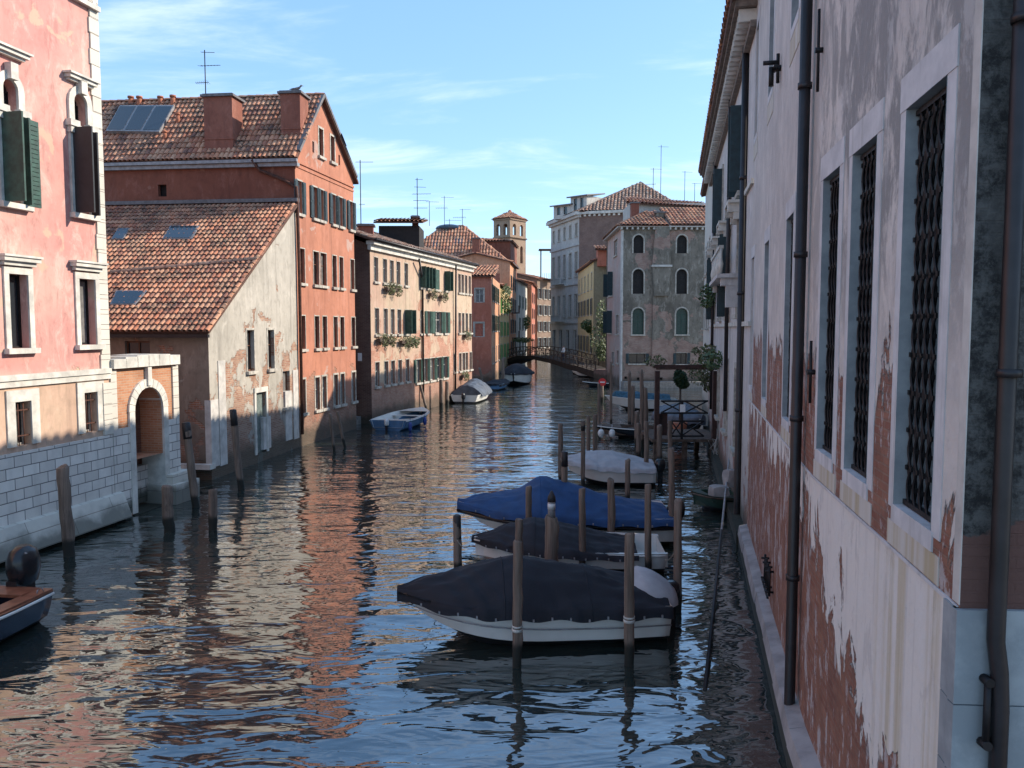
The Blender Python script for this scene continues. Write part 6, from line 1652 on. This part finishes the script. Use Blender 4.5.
def boat_motor(T, P, f0):
    bm = BM(); rings = [(-.34,.13,.18),(-.28,.22,.30),(-.05,.26,.37),(.15,.25,.37),(.32,.20,.30),(.41,.10,.14)]; rr = []
    for (z, w, l) in rings:
        rr.append([bm.verts.new(P(-.30-math.cos(2*math.pi*q/18)*l*.9, .0+math.sin(2*math.pi*q/18)*w, f0+.32+z)) for q in range(18)])
    for i in range(len(rr)-1):
        for q in range(18): f = bm.faces.new((rr[i][q], rr[i][(q+1)%18], rr[i+1][(q+1)%18], rr[i+1][q])); f.smooth = True
    bm.faces.new(rr[0]); bm.faces.new(rr[-1]); fix(bm); o = obj('outboard_motor', bm, M['motorblack'], T)
    bm = BM(); hexa(bm, [P(x, y, z) for z in (-.5, f0+.1) for (x, y) in ((-.5,-.07),(-.15,-.07),(-.15,.07),(-.5,.07))]); box(bm, P(-.1, .0, f0-.02), (.2,.3,.3), 0); fix(bm); obj('motor_leg', bm, M['motorblack'], o)
    bm = BM()
    for k in (-1, 1): tube(bm, [P(-.62, k*.11, f0+.22), P(-.45, k*.18, f0+.52), P(-.15, k*.17, f0+.63)], .018, 6)
    fix(bm); obj('motor_trim', bm, M['gutter'], o)
def poles():
    P_ = pole
    P_(62, 468, 70, 556, 12, 'thick leaning pole in front of the ashlar base of the pink palazzo')
    P_(167, 487, 169, 531, 11, 'short stub of a pole at the step of the gateway, the left one of two', kn=1)
    P_(213, 490, 213, 530, 9, 'short stub of a pole right of the leaning black-capped pole')
    P_(186, 424, 196, 507, 8, 'leaning black-capped pole right beside the gateway', cap=.45)
    P_(233, 411, 241, 489, 7, 'leaning black-capped pole against the peeling shed wall', cap=.5)
    P_(330, 414, 334.5, 453, 3, 'thin dark leaning stake before the orange house, nearer one'); P_(337.5, 412, 345, 448, 3, 'thin dark leaning stake before the orange house, further one')
    P_(419, 381, 427, 411, 2.6, 'thin leaning stake in front of the cream house green shutters'); P_(441, 380, 441.5, 408, 4, 'upright dark pole at the cream house, left of a pair'); P_(447, 382, 447, 405.5, 4, 'upright dark pole at the cream house, right of a pair'); P_(455.5, 377, 458, 398, 2.6, 'thin stake behind the dark covered launch by the cream house')
    P_(479.5, 368, 484, 388, 2.4, 'leaning stake at the wall of the brick-red house'); P_(503, 358, 503, 387, 3, 'pole left of the high-sided white boat')
    P_(457, 517, 458, 580, 8.5, 'lone pole left of the charcoal covered boat bow', cap=.55)
    P_(528.5, 487, 529, 556, 6.5, 'slim pole in front of the blue canvas, near its bow')
    P_(518, 542, 517, 667, 10, 'tall pole right in front of the navy covered boat, left of its middle', ring=.29)
    P_(519, 520, 519.5, 590, 8, 'pole just behind the tall front pole, its top showing above')
    T, b, t = P_(551.5, 518, 552, 601, 14, 'thickest pole, with a small lamp on its flat top, behind the navy canvas')
    L_ = thing('dock_lamp', t+Vector((0,0,.02)), 'small dark lamp with a white label standing on the thickest pole', 'lamp')
    bm = BM(); s = b.y/FPX; tube(bm, [t, t+Vector((0,0,8*s)), t+Vector((0,0,17*s))], [4*s, 3.7*s, 3.7*s], 10); obj('lamp_body', bm, M['gutter'], L_)
    bm = BM(); tube(bm, [t+Vector((0,0,17*s)), t+Vector((0,0,22*s)), t+Vector((0,0,28*s))], [4.4*s, 3.8*s, .8*s], 10); obj('lamp_cap', bm, M['polecap'], L_)
    bm = BM(); tube(bm, [t+Vector((0,0,9*s)), t+Vector((0,0,15*s))], 4*s, 10); obj('lamp_label', bm, M['whiteband'], L_)
    P_(564.5, 453, 565, 538, 7, 'dark-topped pole before the peak of the blue canvas', cap=.35, ring=.1)
    P_(560.5, 424, 560.5, 486, 5, 'slim pole left of the grey canvas boat bow')
    P_(582, 489, 582.5, 576, 7, 'pole in front of the blue canvas, right of its peak'); P_(583, 422, 583, 489, 4.5, 'dark slim pole at the left end of the grey canvas', cap=.3)
    P_(588.5, 417, 588.5, 462, 4, 'slim pole beyond the bow of the grey canvas boat, left of a pair'); P_(595, 415, 595, 460, 4.5, 'slim pole beyond the bow of the grey canvas boat, right of a pair')
    P_(611, 480, 611.5, 552, 7.5, 'round-topped pole between the blue canvas and the charcoal canvas'); P_(627.5, 460, 628, 507, 5.5, 'brown pole in front of the grey canvas, right half')
    P_(629.5, 534, 629, 665, 10.5, 'tall pole right in front of the navy covered boat, near its grey tarpaulin', ring=.33)
    P_(648, 485, 648, 577, 7, 'pole before the stern of the blue canvas boat'); P_(671.5, 449, 672, 545, 6.5, 'pole at the stern of the grey canvas boat with dark foot'); P_(678, 501, 677.5, 612, 8.5, 'tall pole beside the outboard of the navy covered boat')
    P_(646.5, 422, 646.5, 483, 5, 'pole right of the middle of the grey canvas'); P_(638.5, 424, 638.5, 461, 5, 'grey pole behind the grey canvas, left of two'); P_(659.5, 426, 659.5, 466, 5.5, 'grey pole with a white mark, in front of the jetty post')
    P_(670, 421, 670, 470, 4.5, 'pole standing in front of the lower jetty bars')
    P_(629.5, 374, 629.5, 428, 3.6, 'tall thin pole before the middle of the white and blue boat', pointed=True); P_(633, 386, 633, 430, 3.8, 'pole just right of the tall thin pole at the white and blue boat'); P_(641.8, 374, 642, 448, 4, 'tall pointed dark pole left of the jetty', pointed=True); P_(645.5, 388, 646, 440, 4.5, 'broad pole just right of the tall pointed one')
    P_(611, 362, 611, 426, 2.6, 'thin black stake before the bow of the white and blue boat'); P_(599, 384, 599, 432, 3.2, 'thin dark stake left of the white and blue boat'); P_(594.5, 418, 594.5, 452, 3.6, 'dark pole at the bow of the black work boat')
    P_(637, 412, 637, 446, 5, 'short broad pole at the stern of the black work boat')
    # pole leaning on the right-hand wall
    b = G(705, 690, 0); b = Vector((b.x, b.y, 0)); top = G(731, 435, 4.0); T = thing('leaning_boat_pole', b, 'long thin iron-grey pole leaning against the right-hand wall', 'pole')
    t = hitp(731, 440, (5.0, 15.6, 0), Vector((.975, -.22, 0)))
    # lean back toward the wall
    bm = BM(); m = b.lerp(t, .42); tube(bm, [b-Vector((0,0,.4)), b, m], .033, 8); obj('lower_shaft', bm, M['iron'], T)
    bm = BM(); tube(bm, [m, t], .030, 8); obj('upper_shaft', bm, M['gutter'], T)
    print('lean', b, t)
def jetty():
    Yj = 33.4; p0 = AY(656.5, 438, Yj); B = thing('timber_jetty', (p0.x+1, Yj, 0), 'reddish timber jetty with a gateway frame and crossed railings against the right bank', 'jetty')
    xa = p0.x; xb = AY(714, 438, Yj).x; z = lambda y: AY(680, y, Yj).z; zd = z(439)
    bm = BM(); box(bm, ((xa+xb)/2+.1, Yj+1.6, zd-.06), (xb-xa+.6, 3.4, .12)); obj('deck', bm, M['oldwood'], B)
    for (x, y) in ((xa, Yj), (xb, Yj), (xa, Yj+3), (xb, Yj+3), ((xa+xb)/2, Yj)):
        bm = BM(); bar(bm, (x, y+.12, -1), (x, y+.12, zd-.12), .2); obj('pile', bm, M['oldwood'], B)
    for x in (xa, xb):
        bm = BM(); bar(bm, (x, Yj, zd), (x, Yj, z(371)), .19); obj('post', bm, M['reddecks'], B)
    bm = BM(); bar(bm, (xa-.15, Yj, z(366.5)), (xb+.25, Yj, z(366.5)), .16, .14); bar(bm, (xa-.05, Yj+.01, z(369)), (xb+.25, Yj+.01, z(369)), .1, .05); obj('beam', bm, M['reddecks'], B)
    x0 = AY(661, 400, Yj).x; x1 = AY(708, 400, Yj).x
    def rail(ya, yb, xs):
        bm = BM(); bar(bm, (xs[0], Yj-.02, z(ya)), (xs[-1], Yj-.02, z(ya)), .07); bar(bm, (xs[0], Yj-.02, z(yb)), (xs[-1], Yj-.02, z(yb)), .07)
        for a, b in zip(xs, xs[1:]):
            bar(bm, (a, Yj, z(ya)), (b, Yj, z(yb)), .055); bar(bm, (b, Yj+.05, z(ya)), (a, Yj+.05, z(yb)), .055)
        obj('railing', bm, M['iron'], B)
    rail(401, 413, [x0, (x0+x1)/2-.0, x1]); rail(421, 436, [AY(671,430,Yj).x, AY(681.5,430,Yj).x, AY(704,430,Yj).x])
    bm = BM(); bar(bm, (AY(681.5,430,Yj).x, Yj-.05, zd), (AY(681.5,430,Yj).x, Yj-.05, z(401)), .09); box(bm, (AY(681.5,400,Yj).x, Yj+1.0, zd+.5), (.01,.01,.01)); obj('post', bm, M['iron'], B)
    x = AY(682, 408, Yj).x; bm = BM(); box(bm, (x, Yj-.12, z(408)), (.22, .02, .32)); o = obj('notice_plate', bm, M['signwhite'], loc=(x, Yj-.12, z(408))); tag(o, 'small white notice fixed to the jetty railing', 'sign')
    # red board
    bm = BM(); box(bm, (AY(664,420,Yj).x, Yj+.2, z(425)), (.35, .06, z(414)-z(436))); obj('side_board', bm, M['reddecks'], B)
    # clipped bush in a pot
    c = AY(680.5, 379, 38); T = thing('potted_bush', (c.x, c.y, .5), 'dark green clipped round bush behind the jetty gateway', 'plant')
    bm = BM(); tube(bm, [(c.x,c.y,.4),(c.x,c.y,1.0)], [.28,.36], 12); obj('pot', bm, M['terracotta'], T); bm = BM(); tube(bm, [(c.x,c.y,.9),(c.x,c.y,c.z)], .05, 6); obj('stem', bm, M['oldwood'], T)
    leaves('crown', T, [(c, (.33,.3,.40)), (c+Vector((.12,0,-.24)), (.30,.28,.22)), (c+Vector((-.10,0,.22)), (.2,.2,.25))], 'leafdark', .065, 1100, 60)
    c = AY(701, 372, 39); o = leaves('shrub', None, [(c, (.6,.6,.5)), (c+Vector((.35,0,-.5)), (.3,.3,.5))], 'leaf2', .09, 230, 61, loc=c); tag(o, 'loose shrub at the right end of the jetty beam', 'plant')
    c = AY(655, 361, 33.5); o = leaves('shrub', None, [(c, (.5,.3,.25))], 'leaf2', .07, 160, 63, loc=c); tag(o, 'small straggling plant at the left end of the jetty beam', 'plant')
    # fallen stones by the wall and tangled rope
    a = G(712, 503, .75)
    for (px, py, z_, s, lab) in ((719, 491, .75, (.6,.42,.30), 'beige stone block jutting over the green dinghy'), (731, 478, 1.0, (.42,.36,.55), 'rounded beige stone block against the wall above the jutting one')):
        p = G(px, py, z_); bm = BM(); box(bm, p, s, .25); bmesh.ops.subdivide_edges(bm, edges=bm.edges, cuts=4, use_grid_fill=True)
        for v in bm.verts:
            k = noise.noise(v.co*2.3); v.co += (v.co-p)*.0+Vector((k, noise.noise(v.co*2.3+Vector((5,5,5))), k*.6))*.09
            dv = v.co-p; m = max(abs(dv.x)/s[0], abs(dv.y)/s[1], abs(dv.z)/s[2])*2; v.co = p+dv*(1-.18*max(0, dv.length/(Vector(s).length/2)-.55)/.45)
        o = obj('stone_block', bm, M['ledge'], loc=p); tag(o, lab, 'stone')
    rnd = random.Random(5); bm = BM()
    pts = []
    p = hitp(722, 440, (8.0,29.6,0), Vector((.975,-.2,0)))
    for k in range(60):
        pts.append(p+Vector((rnd.gauss(-.15,.12), rnd.gauss(0,.35), rnd.gauss(0,.45)-k*.012)))
    tube(bm, pts, .012, 4); o = obj('tangled_rope', bm, M['netrope'], loc=p); tag(o, 'tangle of pale rope and twigs hanging on the wall before the jetty', 'rope')
def bridge():
    a = AY(500, 364, 106); b = AY(606, 374, 88)
    A = Vector((a.x, 106, .9)); E = Vector((b.x, 88, .9)); zt = AY(530, 349, 101).z
    B = thing('arched_footbridge', ((A.x+E.x)/2, 97, 0), 'dark arched footbridge with latticed railings crossing the canal in the distance', 'bridge')
    d = Vector((E.x-A.x, E.y-A.y, 0)); L = d.length; d = d.normalized(); s = Vector((-d.y, d.x, 0))
    def zd(t):
        pts = ((0, .95), (.12, 1.35), (.30, 2.05), (.42, 2.15), (.60, 1.9), (.8, 1.35), (1, .8))
        for (p, q), (r, w) in zip(pts, pts[1:]):
            if p <= t <= r: k = (t-p)/(r-p); k = k*k*(3-2*k)*.5+k*.5; return q+(w-q)*k
        return .8
    N = 28; W = 1.5; bm = BM(); rows = []
    for i in range(N+1):
        t = i/N; c = A+d*L*t; z = zd(t); th = .40+.7*abs(t-.4)**1.2
        rows.append([bm.verts.new(Vector((c.x, c.y, 0))+s*y+Vector((0,0,zz))) for (y, zz) in ((-W, z), (W, z), (W, z-th), (-W, z-th))])
    for i in range(N):
        for k in range(4): bm.faces.new((rows[i][k], rows[i+1][k], rows[i+1][(k+1)%4], rows[i][(k+1)%4]))
    bm.faces.new(rows[0]); bm.faces.new(rows[-1]); fix(bm); obj('arch_deck', bm, M['darkbridge'], B)
    for y in (-W, W):
        bm = BM(); prev = None
        for i in range(N+1):
            t = i/N; c = A+d*L*t+s*y; p = Vector((c.x, c.y, zd(t)))
            bar(bm, p, p+Vector((0,0,1.08)), .07 if i % 4 else .13)
            if prev is not None:
                for h in (.15, 1.08): bar(bm, prev+Vector((0,0,h)), p+Vector((0,0,h)), .09 if h > 1 else .05)
                if i % 2: bar(bm, prev+Vector((0,0,.15)), p+Vector((0,0,1.05)), .04)
                else: bar(bm, prev+Vector((0,0,1.05)), p+Vector((0,0,.15)), .04)
                bar(bm, prev+Vector((0,0,.6)), p+Vector((0,0,.6)), .04)
            prev = p
        obj('railing', bm, M['oldwood'], B)
    bm = BM(); box(bm, (A.x-.6, A.y+.5, .4), (2.4, 4, 1.6), math.atan2(d.y, d.x)); obj('abutment', bm, M['palbrick'], B); bm = BM(); box(bm, (E.x+.9, E.y-.6, .3), (2.4, 4, 1.4), math.atan2(d.y, d.x)); obj('abutment', bm, M['palbrick'], B)
    # person in a white top on the bridge
    t = ((AY(567, 350, 94).x-A.x)/(E.x-A.x)); c = A+d*L*t-s*.5; zz = zd(t); person(Vector((c.x, c.y, zz)), d)
def person(p, d):
    me = bpy.data.meshes.new('person'); s = Vector((-d.y, d.x, 0))
    J = [((0,0,.92),.14),((0,0,1.12),.13),((0,0,1.36),.15),((0,0,1.48),.07),((0,.02,1.58),.085),((0,.02,1.70),.09),
         ((-.10,0,.86),.10),((-.12,.06,.48),.07),((-.12,-.02,.08),.045),((-.12,.12,.03),.035),
         ((.10,0,.86),.10),((.12,.14,.48),.07),((.13,.16,.08),.045),((.13,.30,.03),.035),
         ((-.20,0,1.38),.065),((-.26,.02,1.10),.048),((-.22,.20,.95),.035),((-.21,.27,.93),.03),
         ((.20,0,1.38),.065),((.26,.02,1.10),.048),((.22,.20,.98),.035),((.21,.27,.97),.03)]
    E_ = [(0,1),(1,2),(2,3),(3,4),(4,5),(0,6),(6,7),(7,8),(8,9),(0,10),(10,11),(11,12),(12,13),(2,14),(14,15),(15,16),(16,17),(2,18),(18,19),(19,20),(20,21)]
    V = [d*v[0][0]+(-s)*v[0][1]+Vector((0,0,v[0][2])) for v in J]
    me.from_pydata([tuple(v) for v in V], E_, []); o = bpy.data.objects.new('person', me); COL.objects.link(o); o.location = p
    md = o.modifiers.new('skin', 'SKIN'); ly = me.skin_vertices[0].data
    for i, (q, r) in enumerate(J): ly[i].radius = (r, r); ly[i].use_root = (i == 0)
    sb = o.modifiers.new('sub', 'SUBSURF'); sb.levels = 1; sb.render_levels = 1
    n = NT('person_skin_and_clothes'); z = n.sep(n.N.new('ShaderNodeTexCoord').outputs['Object'])[2]
    c = n.mix(n.step(z, .93, .95), (.02,.03,.06,1), (.75,.75,.74,1)); c = n.mix(n.step(z, 1.50, 1.52), c, (.42,.24,.17,1)); c = n.mix(n.step(z, 1.68, 1.70), c, (.04,.025,.02,1))
    me.materials.append(n.done(c, .8)); tag(o, 'person in a white top and dark trousers walking over the footbridge', 'person')
def entry_sign():
    b = G(602, 402, 0); T = thing('no_entry_sign', b, 'round red no-entry sign with a white bar on a pole in the canal', 'sign')
    z0 = AY(602, 382, b.y).z; r = 3.6/FPX*b.y
    bm = BM(); tube(bm, [b-Vector((0,0,.5)), (b.x, b.y, z0)], .11, 8); obj('post', bm, M['pole'], T)
    bm = BM(); tube(bm, [(b.x, b.y-.14, z0), (b.x, b.y-.17, z0)], r, 24); tube(bm, [(b.x, b.y-.13, z0), (b.x, b.y-.14, z0)], r*1.08, 24); o = obj('sign_disc', bm, M['signred'], T)
    bm = BM(); box(bm, (b.x, b.y-.18, z0), (r*1.3, .012, r*.32)); obj('white_bar', bm, M['signwhite'], o)
def setting():
    bm = BM(); quad(bm, (-400,-60,0), (400,-60,0), (400,900,0), (-400,900,0)); o = obj('canal_water', bm, M['water']); tag(o, kind='structure')
    bm = BM(); quad(bm, (-400,-60,-2.5), (400,-60,-2.5), (400,900,-2.5), (-400,900,-2.5)); o = obj('canal_bed', bm, M['mud']); tag(o, kind='structure')
    def land(pts, z=.45):
        bm = BM(); slab(bm, [(x, y, z) for x, y in pts], 1.6); o = obj('ground', bm, M['ground']); tag(o, kind='structure')
    land([(-15.6,-60),(-13.9,12),(-12.2,25),(-11.6,29.6),(-10.6,37.1),(-9.4,44),(-8.6,46),(-4,63.7),(-3.6,76),(-3,90),(-2.4,104),(-.8,118),(1.5,133),(4,147),(9,153),(8,420),(-380,420),(-380,-60)])
    land([(3.6,4.9),(4.3,9.7),(6.6,20),(11,42),(20,57),(200,60),(200,-60),(5,-60)])
    land([(10.9,75.2),(10.9,86),(10.2,93),(9.9,112),(11,116.5),(7.5,128.5),(10,153),(8,420),(380,420),(380,77),(30,75.2)])

def box_pieces(): pass
def lines_and_ropes():
    def R(x1, y1, Y1, x2, y2, Y2, sag, lab): rope(AY(x1, y1, Y1), AY(x2, y2, Y2), sag, lab)
    R(399, 606, 13.2, 457, 575, 16.8, .15, 'mooring rope from the navy boat bow to the lone pole')
    R(470, 545, 17.0, 457, 540, 17.0, .1, 'rope from the charcoal boat bow to the lone pole')
    R(665, 560, 17.3, 678, 545, 15.2, .1, 'rope from the charcoal boat stern to the tall pole by the outboard')
    R(664, 524, 20.0, 671.5, 505, 20.0, .1, 'rope from the blue boat stern to the dark-footed pole')
    R(567, 470, 27.0, 560.5, 458, 27.0, .1, 'rope from the grey canvas boat bow to the slim pole')
setup_mats(); special_mats()
M['farwhite2'] = simple('chalky_stone_facing', (.48,.45,.41), .85, var=.2, scale=2.5, bump=.4)
M['redbrickdark'] = brickmat('dark_red_brick', (.16,.055,.03), (.24,.10,.06), (.20,.14,.10), dirt=.6)
M['brownwall'] = plaster('brown_plaster', (.20,.13,.09), (.25,.17,.12), peel=.0)
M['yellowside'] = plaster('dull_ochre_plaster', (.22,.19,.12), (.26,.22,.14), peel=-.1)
M['redpanel'] = simple('red_blind_panel', (.36,.11,.07), .9)
M['brightgreen'] = simple('bright_green_shutter', (.07,.28,.06), .6)
M['greenpane'] = simple('green_screened_pane', (.025,.055,.045), .5)
M['oldwood2'] = simple('weathered_eaves', (.20,.165,.14), .9, var=.3, scale=6)
M['canvasteal'] = simple('teal_canvas', (.015,.07,.11), .7, var=.3)
M['canvassteel'] = simple('steel_blue_canvas', (.06,.075,.10), .55, var=.3, scale=3, bump=.4)
M['darkbridge'] = simple('dark_bridge_timber', (.035,.024,.018), .9, var=.3)
n = NT('dark_leaf'); M['leafdark'] = n.done(n.mix(n.step(n.noise(n.geo, 7, 2), .35, .65), (.012,.035,.014,1), (.03,.06,.02,1)), .6)
M['curtain'] = simple('curtained_pane', (.16,.155,.15), .25, var=.3, scale=4, spec=.8)
M['trim'] = simple('dirty_white_trim', (.40,.365,.31), .85, var=.3, scale=5)
M['ledge'] = simple('worn_ledge_stone', (.30,.27,.255), .85, var=.25, scale=2.2, bump=.5)
setting()
FP = pink_palazzo(); FG = garden_gate(FP); TRIM[0] = 'trim'; FSH = shed_house(); FO = orange_house(FSH); FCR = cream_house(); far_left(FCR)
FA, FB, FE = near_palace(); second_palace(FB); grey_house(); white_palazzo(); yellow_right()
boats(); lines_and_ropes(); poles(); jetty(); bridge(); entry_sign()
world(); camera()
S.view_settings.view_transform = 'Standard'; S.view_settings.look = 'None'; S.view_settings.gamma = 1; S.view_settings.exposure = 1.0; S.view_settings.use_curve_mapping = False
S.render.engine = 'CYCLES'; S.cycles.use_denoising = True; S.cycles.max_bounces = 6; S.cycles.glossy_bounces = 4; S.cycles.diffuse_bounces = 3
